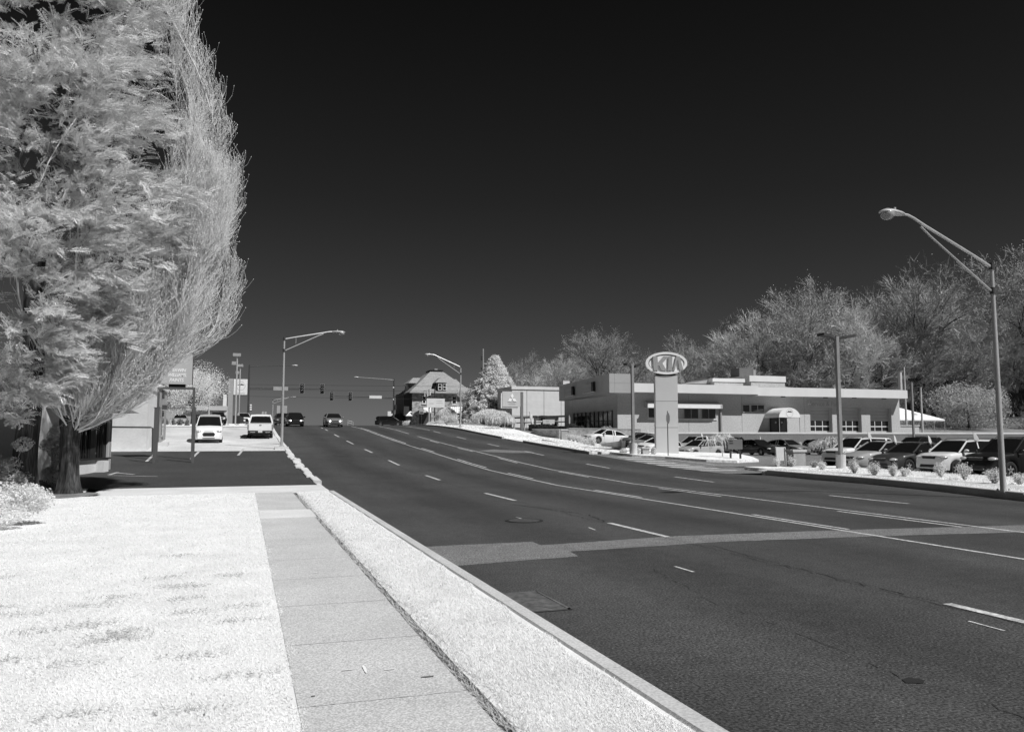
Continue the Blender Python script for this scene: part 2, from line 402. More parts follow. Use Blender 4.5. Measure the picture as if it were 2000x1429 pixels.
segs=[(yX(1775,984,17.25),yX(1615,968,17.2)),(yX(1392,942,17.8),yX(1318,934,18)),(yX(1190,916,18),yX(1145,909,18)),(yX(1062,893,18),yX(1025,887,18)),(yX(975,873,18),yX(952,868,18)),(yX(910,859,18),yX(892,855,18)),(yX(860,847,18),yX(846,843,18)),(7,9.4)]
marks('lane_marking',X2,segs,.12,lab='dashed white line between the two far lanes')
marks('lane_marking',lambda y:14.65,[(74,92)],.10);marks('lane_marking',18.0,[(80,93)],.11)
# hatching and arrows on the apron
mb=MB()
for a,b in (((1208,893),(1255,893)),((1222,896.5),(1280,896.5)),((1240,900.5),(1300,900.5)),((1262,904),(1320,904)),((1285,908),(1345,907.5)),((1308,911.5),(1375,911)),((1335,915),(1405,914)),((1365,918.5),(1440,918))):
    p=hit(*a,off=.02);q=hit(*b,off=.02)
    d=.28
    mb.poly([(p.x,p.y-d,T(p.x,p.y-d)+.02),(q.x,q.y-d,T(q.x,q.y-d)+.02),(q.x,q.y+d,T(q.x,q.y+d)+.02),(p.x,p.y+d,T(p.x,p.y+d)+.02)])
struct(mb.build('crosswalk_marking',M_paint),'white hatching across the dealership entrance')
mb=MB()
for ps in ([(1310,897),(1350,902),(1400,907.5),(1440,909)],[(1440,909),(1600,909.5)],[(1478,918),(1380,916)]):
    for a,b in zip(ps,ps[1:]):
        p=hit(*a,off=.025);q=hit(*b,off=.025);u=(q-p).normalized();n=Vector((-u.y,u.x,0))*.09
        mb.poly([p-n,q-n,q+n,p+n])
struct(mb.build('lane_marking',M_paint),'curved white line on the dealership entrance')
# parking bay lines at left
mb=MB()
for a,b in (((286,901),(302,886)),((373,896),(388,882)),((465,889),(476,876)),((212,927),(230,922)),((213,928),(307,930)),((228,923),(262,926))):
    p=hit(*a,off=.13);q=hit(*b,off=.13);u=(q-p).normalized();n=Vector((-u.y,u.x,0))*.07
    mb.poly([p-n,q-n,q+n,p+n])
struct(mb.build('bay_marking',M_paint),'worn white bay lines on the dark parking lot')
# patches
def sheet(name,pts,off,m,lab=None,f=T):
    mb=MB();P=[(x,y,f(x,y)+off) for x,y in pts];mb.poly(P);return struct(mb.build(name,m),lab)
def xz(px,py):
    r=ray(px,py);t=-CZ/r[2];return (r[0]*t,r[1]*t)
def rag(pts,st,j,seed=1):
    r4=random.Random(seed);o=[]
    for (a,b),(c,d) in zip(pts,pts[1:]+pts[:1]):
        n=max(1,int(math.hypot(c-a,d-b)/st))
        for i in range(n): o.append((a+(c-a)*i/n+r4.uniform(-j,j),b+(d-b)*i/n+r4.uniform(-j,j)))
    return o
P=[(2.72,13.3),(4.85,13.32),(4.84,12.85),(7.6,13.2),(11.2,13.0),(15.4,12.5),(20.8,12.0),(20.8,10.9),(15.1,11.5),(11.2,12.0),(8,12.25),(5.0,12.0),(4.95,11.5),(2.72,11.2)]
sheet('road_patch',rag(P,.3,.015),.003,M_patch,'pale repaired trench crossing the road')
sheet('road_patch',rag([hx(935,880),hx(965,877.5),hx(1035,881),hx(1045,884),hx(1000,884.5),hx(955,882.5)],.5,.03),.004,M_patch,'small pale patch in the far lanes')
# cracks and one plain dark line: thin tar-dark ribbons
def ribbon(name,pts,w,seed,lab=None,z=.0045,gap=0):
    r5=random.Random(seed);mb=MB()
    prev=None
    for (a,b),(c,d) in zip(pts,pts[1:]):
        n=max(2,int(math.hypot(c-a,d-b)/.12))
        for i in range(n):
            x=a+(c-a)*i/n+r5.gauss(0,.018);y=b+(d-b)*i/n+r5.gauss(0,.018);ww=w*r5.uniform(.3,1.2)
            if prev is not None and r5.random()>gap:
                px_,py_,pw=prev;u=Vector((x-px_,y-py_,0));
                if u.length>1e-4:
                    u.normalize();nn=Vector((-u.y,u.x,0))
                    mb.poly([(px_-nn.x*pw,py_-nn.y*pw,prof(py_)+z),(x-nn.x*ww,y-nn.y*ww,prof(y)+z),(x+nn.x*ww,y+nn.y*ww,prof(y)+z),(px_+nn.x*pw,py_+nn.y*pw,prof(py_)+z)])
            prev=(x,y,ww)
    return struct(mb.build(name,M_crack),lab)
ribbon('road_crack_and_line',[(7.33,1),(7.30,7),(7.34,12.9),(7.36,22),(7.5,32),(7.6,50)],.007,1,gap=.15)
ribbon('road_crack_and_line',[xz(1270,1110),xz(1400,1180),xz(1530,1225),xz(1640,1270),xz(1780,1330)],.0045,2,gap=.45)
ribbon('road_crack_and_line',[xz(1880,1350),xz(1960,1385),xz(2060,1430)],.005,3,gap=.4)
ribbon('road_crack_and_line',[xz(1000,985),xz(1150,1005),xz(1185,1020)],.02,4,gap=.1)
ribbon('road_crack_and_line',[hx(1275,950),hx(1400,952),hx(1600,955),hx(1780,960)],.022,5,gap=.0)  # one unbroken thin dark line across the far lanes
ribbon('road_crack_and_line',[xz(1390,1065),xz(1500,1095),xz(1700,1145),xz(1850,1178)],.008,6,gap=.2)
ribbon('road_crack_and_line',[(21.36,32.4),(21.36,61)],.035,7,gap=0)
# thin stray paint strokes
mb=MB()
for a,b,w in (((1008,1010),(1020,1013),.02),((1318,1106),(1355,1117),.022),((1892,1213),(1962,1232),.016),((1150,1030),(1163,1035),.02),((1038,1017),(1048,1020),.02)):
    p=xz(*a);q=xz(*b);u=Vector((q[0]-p[0],q[1]-p[1],0)).normalized();n=Vector((-u.y,u.x,0))*w
    mb.poly([(p[0]-n.x,p[1]-n.y,.006),(q[0]-n.x,q[1]-n.y,.006),(q[0]+n.x,q[1]+n.y,.006),(p[0]+n.x,p[1]+n.y,.006)])
struct(mb.build('stray_paint_mark',M_paint))
# sprayed utility marks and crumbs on the sidewalk
mb=MB();rw=random.Random(8)
for px,py,w_,h_ in ((712,1305,.012,.11),(680,1307,.06,.012),(760,1306,.05,.01),(615,1118,.03,.02),(577,1042,.03,.02),(552,997,.03,.03)):
    p=onZ_(px,py,.16);mb.poly([(p.x+a_*w_*rw.uniform(.7,1.2),p.y+b_*h_*rw.uniform(.7,1.2),.1605) for a_,b_ in ((-1,-.6),(-.3,-1),(.8,-.8),(1,.5),(.2,1),(-.8,.7))])
struct(mb.build('utility_mark',mat('chalk_mark',.78,.1,9,.9)),'faint white spray marks on the sidewalk')
mb=MB()
for px,py,w_,h_ in ((835,1320,.05,.016),(612,1358,.014,.01),(551,1005,.01,.03)):
    p=onZ_(px,py,.16);mb.poly([(p.x+a_*w_,p.y+b_*h_,.1607) for a_,b_ in ((-1,-.6),(-.3,-1),(.8,-.8),(1,.5),(.2,1),(-.8,.7))])
struct(mb.build('sidewalk_stain',mat('stain_dark',.2,.3,9,.9)))
# drain grate at kerb
g=thing('drain_grate','rusty drain grate set in the road at the kerb','drain grate',(3.06,8.55,0))
sheetm=MB().b2(-.32,.32,-.52,.52,.002,.006);sheetm.build('pit',M_crack,g)
mb=MB()
for i in range(16): mb.b2(-.27,.27,-.47+i*.0605,-.450+i*.0605,.006,.016)
mb.b2(-.30,-.27,-.5,.5,.006,.018);mb.b2(.27,.30,-.5,.5,.006,.018);mb.b2(-.3,.3,-.5,-.475,.006,.018);mb.b2(-.3,.3,.475,.5,.006,.018)
mb.build('bars',mat('iron_grate',.13,.4,9,.6),g)
# small grate/manhole further away
g=thing('manhole_cover','dark round manhole cover in the near lane beyond the pale trench','manhole cover',(5.85,16.6,0))
MB().cyl((0,0,.001),.42,.008,20).build('rim',M_crack,g);MB().cyl((0,0,.009),.34,.004,20).build('lid',mat('lid_iron',.07,.4,12,.6),g)
# pothole bowl
mb=MB();n=14;r6=random.Random(4);rim=[(4.86+.10*math.cos(2*math.pi*k/n)*r6.uniform(.7,1.2),4.93+.07*math.sin(2*math.pi*k/n)*r6.uniform(.7,1.2)) for k in range(n)]
mb.add([(4.86,4.93,.0045)]+[(x,y,.005) for x,y in rim],[(0,1+i,1+(i+1)%n) for i in range(n)])
struct(mb.build('pothole',M_crack),'small dark pothole in the near lane')
sheet('road_patch',[(x,y) for x,y in [(5.0,48.6),(5.9,48.3),(6.3,49.4),(5.3,49.8)]],.004,mat('oil_stain',.05,.3,2,.8))
# ---------------------------------------------------------------- vehicles
def paintm(name,v,rough=.28,coat=.6): return mat('paint_'+name,v,.03,1,rough,spec=.5,coat=coat)
PW=paintm('white',.80);PS=paintm('silver',.42);PG=paintm('grey',.22);PD=paintm('dark',.055);PB=paintm('black',.014)
M_glass=mat('car_glass',.012,.1,1,.06,spec=.6)
M_tyre=mat('tyre_rubber',.03,.2,5,.85);M_rim=mat('alloy_rim',.55,.08,3,.3,metal=.6)
M_trim=mat('black_trim',.02,.1,3,.5);M_chrome=mat('chrome',.7,.05,2,.15,metal=1.0)
M_lens=mat('lamp_lens',.45,.15,9,.15,spec=.7);M_tail=mat('tail_lens',.25,.1,9,.2)
M_lit=mat('headlamp_lit',.9,.02,1,.3,emit=7.0);M_plate=mat('number_plate',.6,.05,4,.5)
CARS=[]
def interp(t,x):
    if x<=t[0][0]: return t[0][1]
    for (a,b),(c,d) in zip(t,t[1:]):
        if x<=c: return b+(d-b)*(x-a)/(c-a)
    return t[-1][1]
STY={
 # top: lower body upper line (x,z); gh: greenhouse side profile base->roof->base; fractions in metres, x forward
 'sedan':dict(L=4.85,W=1.84,wb=2.78,r=.33,top=[(-2.42,.86),(-2.3,.99),(-1.55,1.03),(-.6,.97),(.9,.93),(1.05,.96),(1.7,.87),(2.2,.74),(2.42,.58)],
    gh=[(-1.95,1.0),(-1.3,1.30),(-.75,1.43),(0,1.47),(.35,1.43),(1.12,.95)],zb=.20),
 'hatch':dict(L=4.35,W=1.78,wb=2.65,r=.32,top=[(-2.17,.80),(-2.1,.98),(-1.6,1.0),(.8,.94),(.95,.97),(1.6,.88),(2.0,.74),(2.17,.58)],
    gh=[(-2.02,.98),(-1.82,1.28),(-1.45,1.43),(-.5,1.48),(.2,1.44),(1.02,.96)],zb=.20),
 'boxy':dict(L=4.12,W=1.80,wb=2.57,r=.34,top=[(-2.06,.85),(-2.02,1.08),(-1.6,1.08),(.8,1.04),(1.0,1.06),(1.65,1.0),(1.95,.88),(2.06,.62)],
    gh=[(-2.0,1.06),(-1.92,1.45),(-1.75,1.60),(-.4,1.63),(.35,1.58),(1.06,1.05)],zb=.24),
 'suv':dict(L=4.7,W=1.88,wb=2.7,r=.37,top=[(-2.35,.9),(-2.3,1.12),(-1.7,1.14),(.8,1.10),(1.0,1.12),(1.75,1.05),(2.2,.93),(2.35,.66)],
    gh=[(-2.25,1.12),(-2.1,1.5),(-1.8,1.68),(-.4,1.73),(.3,1.68),(1.12,1.1)],zb=.28),
 'van':dict(L=4.6,W=1.84,wb=2.9,r=.33,top=[(-2.3,1.0),(-2.28,1.12),(.8,1.12),(1.35,1.18),(1.85,1.02),(2.15,.86),(2.3,.62)],
    gh=[(-2.27,1.1),(-2.22,1.7),(-2.05,1.83),(-.3,1.84),(.45,1.78),(1.5,1.12)],zb=.22),
 'minivan':dict(L=5.1,W=1.98,wb=3.05,r=.35,top=[(-2.55,.9),(-2.5,1.08),(.9,1.05),(1.25,1.08),(1.95,.98),(2.35,.82),(2.55,.62)],
    gh=[(-2.45,1.06),(-2.3,1.55),(-2.05,1.72),(-.3,1.76),(.4,1.70),(1.55,1.05)],zb=.22),
}
def wheel(root,x,y,r,w=.21):
    side=1 if y>0 else -1
    mb=MB();n=20;prof_=[(r*.66,0),(r*.94,0),(r,.03),(r,w-.03),(r*.94,w),(r*.66,w)]
    rings=[[(x+pr*math.cos(2*math.pi*k/n),y-side*q,r+pr*math.sin(2*math.pi*k/n)) for pr,q in prof_] for k in range(n+1)]
    mb.loft(rings,closed=False,cap=False)
    t=mb.build('wheel',M_tyre,root,smooth=True)
    mb=MB();yy=y-side*.035
    mb.add([(x+r*.64*math.cos(2*math.pi*k/n),yy-side*.05,r+r*.64*math.sin(2*math.pi*k/n)) for k in range(n)],[tuple(range(n))])
    dk=mb.build('hub_back',M_trim,t)
    mb=MB()
    mb.loft([[(x+q*math.cos(2*math.pi*k/n),yy+side*e,r+q*math.sin(2*math.pi*k/n)) for q,e in ((r*.70,0),(r*.60,0),(r*.60,-.03))] for k in range(n+1)],closed=False,cap=False)
    for k in range(5):
        a=2*math.pi*k/5+.3;ca,sa=math.cos(a),math.sin(a)
        p=[(x+ca*r*.1-sa*r*.12,yy,r+sa*r*.1+ca*r*.12),(x+ca*r*.1+sa*r*.12,yy,r+sa*r*.1-ca*r*.12),(x+ca*r*.64+sa*r*.07,yy,r+sa*r*.64-ca*r*.07),(x+ca*r*.64-sa*r*.07,yy,r+sa*r*.64+ca*r*.07)]
        mb.prism(p,(0,-side*.025,0))
    mb.build('rim',M_rim,t)
def car(style,name,label,cat,loc,rz,paint,lit=False,group=None,face='std',scale=1.0,plate_rear=False,solid_rear=False,window_flag=None,detail=False):
    S=STY[style];L,W,wb,r=S['L'],S['W'],S['wb'],S['r'];top=S['top'];gh=S['gh'];zb=S['zb']
    root=thing(name,label,cat,loc,rz,group);root.scale=(scale,)*3
    CARS.append((root,style))
    hL=L/2;xf=wb/2+.02;xr=-wb/2+.02;Ra=r*1.16
    xs=set([-hL,-hL+.05,-hL+.15,-hL+.3,hL-.3,hL-.15,hL-.05,hL])
    for c in (xf,xr):
        for k in range(9): xs.add(c-Ra*math.cos(math.pi*k/8))
        xs.add(c-Ra-.01);xs.add(c+Ra+.01)
    for k in range(14): xs.add(-hL+.4+(L-.8)*k/13)
    for a,b in top: xs.add(a)
    xs=sorted(x for x in xs if -hL<=x<=hL)
    def hw(x):
        e=max(0,(abs(x)-(hL-.75))/.75);return W/2*(1-.22*e**2.4)
    def zbot(x):
        z=zb
        e=max(0,(abs(x)-(hL-.25))/.25);z+=.08*e
        for c in (xf,xr):
            if abs(x-c)<Ra: z=max(z,r+math.sqrt(Ra*Ra-(x-c)**2)*.98)
        return z
    rings=[]
    for x in xs:
        zt=interp(top,x);w=hw(x);z0=zbot(x);zt=max(zt,z0+.06)
        zs=zt-.07
        h=[(w*.955,z0),(w*.99,z0+(zs-z0)*.25),(w*1.0,z0+(zs-z0)*.55),(w*.985,z0+(zs-z0)*.85),(w*.955,zs+.02),(w*.90,zt-.015),(w*.6,zt+.012),(0,zt+.022)]
        ring=[(x,y,z) for y,z in h]+[(x,-y,z) for y,z in h[-2::-1]]
        rings.append(ring)
    mb=MB();mb.loft(rings)
    body=mb.build('body',paint,root,smooth=32)
    # dark underside and wheel wells
    MB().b2(-hL+.35,hL-.35,-W/2+.16,W/2-.16,zb+.02,zb+.42).build('underbody',M_trim,root)
    # greenhouse
    def gw(z,x):
        z0=gh[0][1];zt=max(p[1] for p in gh);f=clamp(0,1,(z-z0)/(zt-z0));base=hw(x)*.90;return base-(W*.5)*(.17 if style in('boxy','van','suv','minivan') else .24)*f**1.15
    pts=[(x,z) for x,z in gh];zr=max(p[1] for p in gh)
    fine=[]
    for (a,b),(c,d) in zip(pts,pts[1:]):
        for k in range(4): fine.append((a+(c-a)*k/4,b+(d-b)*k/4))
    fine.append(pts[-1])
    # roof crown smoothing of the profile
    mb=MB();rings=[]
    for x,z in fine:
        zbase=interp(top,x)-.04;w0=gw(zbase,x);w1=gw(z,x)
        rings.append([(x,w0,min(zbase,z)),(x,w1,z-.01),(x,w1*.55,z+.012),(x,-w1*.55,z+.012),(x,-w1,z-.01),(x,-w0,min(zbase,z))])
    mb.loft(rings)
    mb.build('windows',M_glass,root,smooth=30)
    # roof skin + pillars
    mb=MB();rr=[]
    xs_roof=[p for p in fine if p[1]>zr-.085]
    for x,z in xs_roof:
        w1=gw(z,x)+.012
        rr.append([(x,w1+.008,z-.055),(x,w1,z+.004),(x,w1*.55,z+.032),(x,-w1*.55,z+.032),(x,-w1,z+.004),(x,-w1-.008,z-.055)])
    mb.loft(rr)
    a0,a1=gh[-1],xs_roof[-1];c0,c1=gh[0],xs_roof[0]
    for s in (1,-1):
        mb.tube([(x,s*(gw(z,x)+.005),z) for x,z in fine if x>=a1[0]],.036,5)
        mb.tube([(x,s*(gw(z,x)+.005),z) for x,z in fine if x<=c1[0]],.05,5)
        # sill line and posts
        for bx,wd in ((S.get('bp',-.28),.07),)+(((c1[0]+.35),.12),):
            zt_=interp(fine,bx);zb_=interp(top,bx)-.02
            mb.prism([(bx-wd/2,s*(gw(zb_,bx)+.0),zb_),(bx+wd/2,s*(gw(zb_,bx)),zb_),(bx+wd/2,s*(gw(zt_-.03,bx)),zt_-.03),(bx-wd/2,s*(gw(zt_-.03,bx)),zt_-.03)],(0,s*.018,0))
        if solid_rear:
            x0=c0[0]+.12;x1=-.25;za=interp(top,x0)-.02
            mb.prism([(x0,s*gw(za,x0),za),(x1,s*gw(za,x1),za),(x1,s*gw(zr-.06,x1),zr-.06),(c1[0]+.1,s*gw(zr-.06,x0),zr-.08)],(0,s*.02,0))
    mb.build('roof',paint,root,smooth=35)
    # door seams and handles
    if detail:
        for s in (1,-1):
            for bx in (-.28,-1.22 if style!='van' else -1.5,.78):
                mb=MB();zt_=interp(top,bx)-.1;w=hw(bx)
                mb.tube([(bx,s*(w*.985),zb+.12),(bx,s*(w*1.003),zb+.4),(bx,s*(w*.99),zt_)],.007,4);mb.build('door_seam',M_trim,root)
    for s in (1,-1):
        for bx in (-.55,.45):
            pass
        m2=MB();m2.box((-.48,s*hw(0)*.995,.86*zr/1.47),(.17,.03,.03));m2.box((.52,s*hw(0)*.995,.86*zr/1.47),(.17,.03,.03)) if False else None
        m2.build('door_handle',M_chrome if paint!=PW else paint,root)
        mx=interp(fine,a0[0]-.25)
        m3=MB();m3.ell((a0[0]-.30,s*(hw(0)+.07),interp(top,a0[0]-.3)+.09),(.09,.12,.075),10,6);m3.box((a0[0]-.30,s*(hw(0)-.05),interp(top,a0[0]-.3)+.03),(.06,.16,.03))
        m3.build('mirror',paint if face!='work' else M_trim,root,smooth=True)
    # front
    fz=interp(top,hL-.05)
    lampz=fz+.02 if style in('sedan','hatch') else fz+.10
    for s in (1,-1):
        lm=MB();w=hw(hL-.2)
        ring=[]
        for k in range(12):
            a=2*math.pi*k/12;ring.append((math.cos(a),math.sin(a)))
        y0=w*.78;lx=hL-.10
        ctr=Vector((lx,s*y0,lampz))
        lm.ell((hL-.22,s*w*.80,lampz),(.22,.20,.085),12,8)
        o=lm.build('headlight',M_lens,root,smooth=True)
        if lit:
            l2=MB();l2.ell((hL-.10,s*w*.66,lampz-.01),(.10,.095,.075),10,8);l2.build('lit_bulb',M_lit,o,smooth=True)
        fl_=MB();fl_.ell((hL-.08,s*w*.72,zb+.16),(.06,.08,.04),8,6);fl_.build('fog_light',M_lens,root,smooth=True)
    wf=hw(hL)
    if face=='std':
        gm=MB();gm.prism([(hL+.004,-wf*.52,lampz+.04),(hL+.004,wf*.52,lampz+.04),(hL+.004,wf*.44,lampz-.08),(hL+.004,-wf*.44,lampz-.08)],(-.05,0,0));gm.build('grille',M_trim,root)
        ch=MB();ch.box((hL+.012,0,lampz+.055),(.02,wf*1.06,.018));ch.build('grille_trim',M_chrome,root)
        im=MB();im.prism([(hL+.012,-wf*.62,zb+.26),(hL+.012,wf*.62,zb+.26),(hL+.012,wf*.72,zb+.12),(hL+.012,-wf*.72,zb+.12)],(-.05,0,0));im.build('air_intake',M_trim,root)
    else:
        gm=MB();gm.prism([(hL+.006,-wf*.58,zb+.40),(hL+.006,-wf*.46,zb+.50),(hL+.006,wf*.46,zb+.50),(hL+.006,wf*.58,zb+.40),(hL+.006,wf*.48,zb+.24),(hL+.006,-wf*.48,zb+.24)],(-.05,0,0));gm.build('grille',M_trim,root)
        im=MB();im.box((hL+.01,0,zb+.12),(.02,wf*1.1,.05));im.box((hL-.03,0,zb+.60),(.02,wf*.8,.02));im.build('air_intake',M_trim,root)
    # rear
    rz_=interp(top,-hL+.05)
    for s in (1,-1):
        tl=MB();w=hw(-hL+.15);tl.ell((-hL+.14,s*w*.82,rz_-.05),(.15,.17,.11 if style in('sedan','hatch') else .2),10,8);tl.build('tail_light',M_tail,root,smooth=True)
    MB().box((-hL-.004,0,rz_-.22),(.012,.31,.15)).build('licence_plate',M_plate,root)
    for x in (xf,xr):
        for s in (1,-1): wheel(root,x,s*(W/2-.02),r)
    if style in('boxy','suv'):
        for s in (1,-1):
            mb=MB();mb.tube([(c1[0]+.15,s*(W*.33),zr+.02),(c1[0]+.25,s*W*.33,zr+.06),(.1,s*W*.33,zr+.06),(.25,s*W*.33,zr-.01)],.016,5);mb.build('roof_rail',M_trim,root)
    # windscreen sun strip
    mb=MB();z=zr-.07;x=interp([(b,a) for a,b in sorted(fine[len(fine)//2:],key=lambda p:p[1])],z)
    sx=[p for p in fine if p[0]>=a1[0]]
    return root
def pickup(label,loc,rz):
    root=thing('pickup_truck',label,'pickup truck',loc,rz)
    P=PW;hL=2.75;W=1.92;r=.39
    def ringx(x,w,z0,z1): return [(x,w*.96,z0),(x,w,z0+(z1-z0)*.4),(x,w*.98,z1-.05),(x,w*.92,z1),(x,-w*.92,z1),(x,-w*.98,z1-.05),(x,-w,z0+(z1-z0)*.4),(x,-w*.96,z0)]
    mb=MB();xs=[];xf,xr=1.72,-1.62;Ra=.46
    S=set([-hL+.02,.55,hL-.5,hL-.15,hL,-.55])
    for c in (xf,xr):
        for k in range(9): S.add(c-Ra*math.cos(math.pi*k/8))
        S.add(c-Ra-.01);S.add(c+Ra+.01)
    rings=[]
    for x in sorted(S):
        z0=.42
        for c in (xf,xr):
            if abs(x-c)<Ra: z0=max(z0,r+math.sqrt(Ra*Ra-(x-c)**2))
        zt=1.14 if x<1.0 else 1.14-.10*(x-1.0)/1.7
        if x>hL-.2: zt-=.12
        w=W/2*(1-.08*max(0,(x-2.2)/.55)**2);rings.append(ringx(x,w,z0,max(zt,z0+.08)))
    mb.loft(rings);mb.build('body',P,root,smooth=30)
    tg=MB().b2(-hL-.03,-hL+.02,-W/2+.12,W/2-.12,.62,1.13).build('tailgate',P,root)
    MB().box((-hL-.04,0,1.03),(.02,.17,.05)).build('handle',M_trim,tg)
    mb=MB();mb.b2(-hL-.12,-hL+.1,-W/2+.05,W/2-.05,.44,.62);mb.b2(-hL+.0,-hL+.2,-W/2+.2,W/2-.2,.30,.44);mb.build('rear_bumper',M_trim,root)
    MB().box((-hL-.13,0,.55),(.012,.31,.15)).build('licence_plate',M_plate,root)
    MB().b2(-2.3,2.3,-.7,.7,.3,.6).build('underbody',M_trim,root)
    gl=MB();rg=[]
    for x,z,w in ((-.62,1.12,.86),(-.52,1.50,.76),(-.42,1.72,.68),(.35,1.74,.68),(.75,1.60,.72),(1.25,1.12,.84)):
        rg.append([(x,.86,1.10),(x,w,z-.01),(x,w*.5,z+.01),(x,-w*.5,z+.01),(x,-w,z-.01),(x,-.86,1.10)])
    gl.loft(rg);gl.build('windows',M_glass,root,smooth=25)
    mb=MB();rg=[]
    for x,z,w in ((-.46,1.68,.71),(-.40,1.74,.70),(.30,1.76,.70),(.46,1.70,.72)):
        rg.append([(x,w+.01,z-.06),(x,w,z+.005),(x,w*.5,z+.03),(x,-w*.5,z+.03),(x,-w,z+.005),(x,-w-.01,z-.06)])
    mb.loft(rg)
    for s in (1,-1):
        mb.tube([(-.64,s*.88,1.12),(-.53,s*.775,1.50),(-.43,s*.71,1.72)],.06,6);mb.tube([(1.26,s*.86,1.12),(.75,s*.74,1.6),(.4,s*.7,1.73)],.04,6)
        mb.prism([(-.55,s*.85,1.1),(-.35,s*.85,1.1),(-.3,s*.7,1.7),(-.45,s*.7,1.7)],(0,s*.02,0))
    mb.build('roof',P,root,smooth=30)
    for s in (1,-1):
        MB().box((-hL-.01,s*(W/2-.06),.92),(.06,.13,.34)).build('tail_light',M_tail,root)
        MB().ell((.95,s*(W/2+.13),1.27),(.10,.14,.13),10,7).build('mirror',M_trim,root,smooth=True)
        MB().ell((hL-.12,s*(W/2-.18),.93),(.13,.17,.1),10,7).build('headlight',M_lens,root,smooth=True)
        MB().box((-hL-.125,s*.55,.5),(.015,.35,.05)).build('bumper_step',M_chrome,root)
    for x in (xf,xr):
        for s in (1,-1): wheel(root,x,s*(W/2-.02),r,.25)
    return root
def gz(x,y,off=0): return (x,y,T(x,y)+off)
def slope_tilt(root):   # rest the car on the local ground slope
    x,y,_=root.location;z=root.rotation_euler.z;d=1.2
    fx,fy=math.cos(z),math.sin(z)
    zf=T(x+fx*d,y+fy*d);zb=T(x-fx*d,y-fy*d)
    root.rotation_mode='XYZ';root.rotation_euler.y=-math.atan2(zf-zb,2*d)
    zl=T(x-fy*.8,y+fx*.8);zr_=T(x+fy*.8,y-fx*.8);root.rotation_euler.x=math.atan2(zl-zr_,1.6)
    return root
W_=math.pi   # heading towards the road (-X)
# cars in the right hand rows: (style, front-bumper point x,y, heading, paint, label)
ROW=[('boxy',31.9,37.7,W_+.05,PW,'boxy_car','hatchback','white boxy hatchback nearest the brick pillar, nose to the road'),
 ('sedan',30.5,34.7,W_+.05,PS,'sedan','sedan','silver sedan between the two white boxy hatchbacks, behind the front light pole'),
 ('sedan',29.95,31.9,W_+.05,PD,'sedan','sedan','dark sedan left of the second white boxy hatchback in the front row'),
 ('boxy',30.35,29.3,W_+.05,PW,'boxy_car','hatchback','white boxy hatchback parked beside the black suv'),
 ('suv',30.1,26.55,W_+.05,PB,'suv','suv','black suv between the white boxy hatchback and the street lamp'),
 ('sedan',30.7,23.6,W_+.05,PB,'sedan','sedan','black car cut off by the right edge behind the street lamp'),
]
flags=[]
for st,fx,fy,h,p,nm,ct,lb in ROW:
    L=STY[st]['L'];cx=fx-math.cos(h)*L/2;cy=fy-math.sin(h)*L/2
    c=car(st,nm,lb,ct,gz(cx,cy,.01),h,p,group='cars in the front row by the road',detail=True);flags.append((c,st))
def at_front(st,fx,fy,h): L=STY[st]['L'];return fx-math.cos(h)*L/2,fy-math.sin(h)*L/2
# white sedan on the raised bay
cx,cy=34.5,73.2
c=slope_tilt(car('sedan','sedan','white sedan parked side on in front of the showroom','sedan',gz(cx,cy,.02),W_+.12,PW,detail=True))
# silver hatchback + neighbours behind the tall sign
c=slope_tilt(car('hatch','hatchback','silver hatchback with a white window flag right of the tall sign','hatchback',gz(36.2,58.5,.02),W_+.25,PS,detail=True));flags.append((c,'hatch'))
for lb,X,Y,p,st in (('white car half hidden between brick pillar and tall sign',33.9,61.4,PW,'hatch'),('grey car between the white and the dark car left of the tall sign',35.2,65.2,PG,'hatch'),('dark car leftmost in the row behind the light pole',35.9,68.3,PD,'hatch')):
    c=slope_tilt(car(st,'hatchback',lb,'hatchback',gz(X,Y,.02),W_+.3,p,group='cars behind the tall sign'));
    if p is PD: flags.append((c,st))
c=car('suv','suv','pale suv roof showing behind the silver hatchback','suv',gz(40.7,66.5,.02),W_+.15,PS);flags.append((c,'suv'))
c=car('suv','suv','dark suv hidden behind the weeping tree','suv',gz(45.6,69.3,.02),W_+.2,PD);flags.append((c,'suv'))
c=car('sedan','sedan','black sedan with bright grille facing the road by the wall','sedan',gz(46.2,64.7,.02),-1.40,PB);flags.append((c,'sedan'))
c=car('sedan','sedan','grey sedan right of the black sedan by the wall','sedan',gz(50.0,65.3,.02),-1.40,PG)
c=car('hatch','hatchback','dark hatchback hidden by the weeping bush near the wall','hatchback',gz(52.6,62.9,.02),-1.4,PB)
c=car('suv','suv','black suv roof behind the second dark sedan','suv',gz(52.7,52.0,.02),W_+.1,PB)
c=car('sedan','sedan','white car showing only its roof above the wall by the tent','sedan',(92.5,95,1.3),W_,PW)
# left lot
c=slope_tilt(car('van','work_van','white work van facing the camera on the pale lot','van',gz(-2.35,61.6,.14),-math.pi/2+.02,PW,face='work',solid_rear=True))
c=slope_tilt(pickup('white pickup truck seen from behind on the pale lot',gz(1.28,67.3,.14),math.pi/2-.03))
# traffic
c=slope_tilt(car('sedan','sedan','dark car with lit headlights coming over the crest in the near lane','sedan',gz(5.3,91.6,.01),-math.pi/2,PB,lit=True))
c=slope_tilt(car('sedan','sedan','silver grey car with lit headlights in the middle lane at the crest','sedan',gz(9.35,90.4,.01),-math.pi/2,PG,lit=True))
c=slope_tilt(car('sedan','sedan','dark car mostly hidden behind the street lamp pole at the crest','sedan',gz(4.5,103,.01),-math.pi/2,PD))
v=at(761,832,142)
c=car('minivan','minivan','black minivan seen from the side at the crossing','minivan',(v.x,v.y,v.z+.02),-.25,PB)
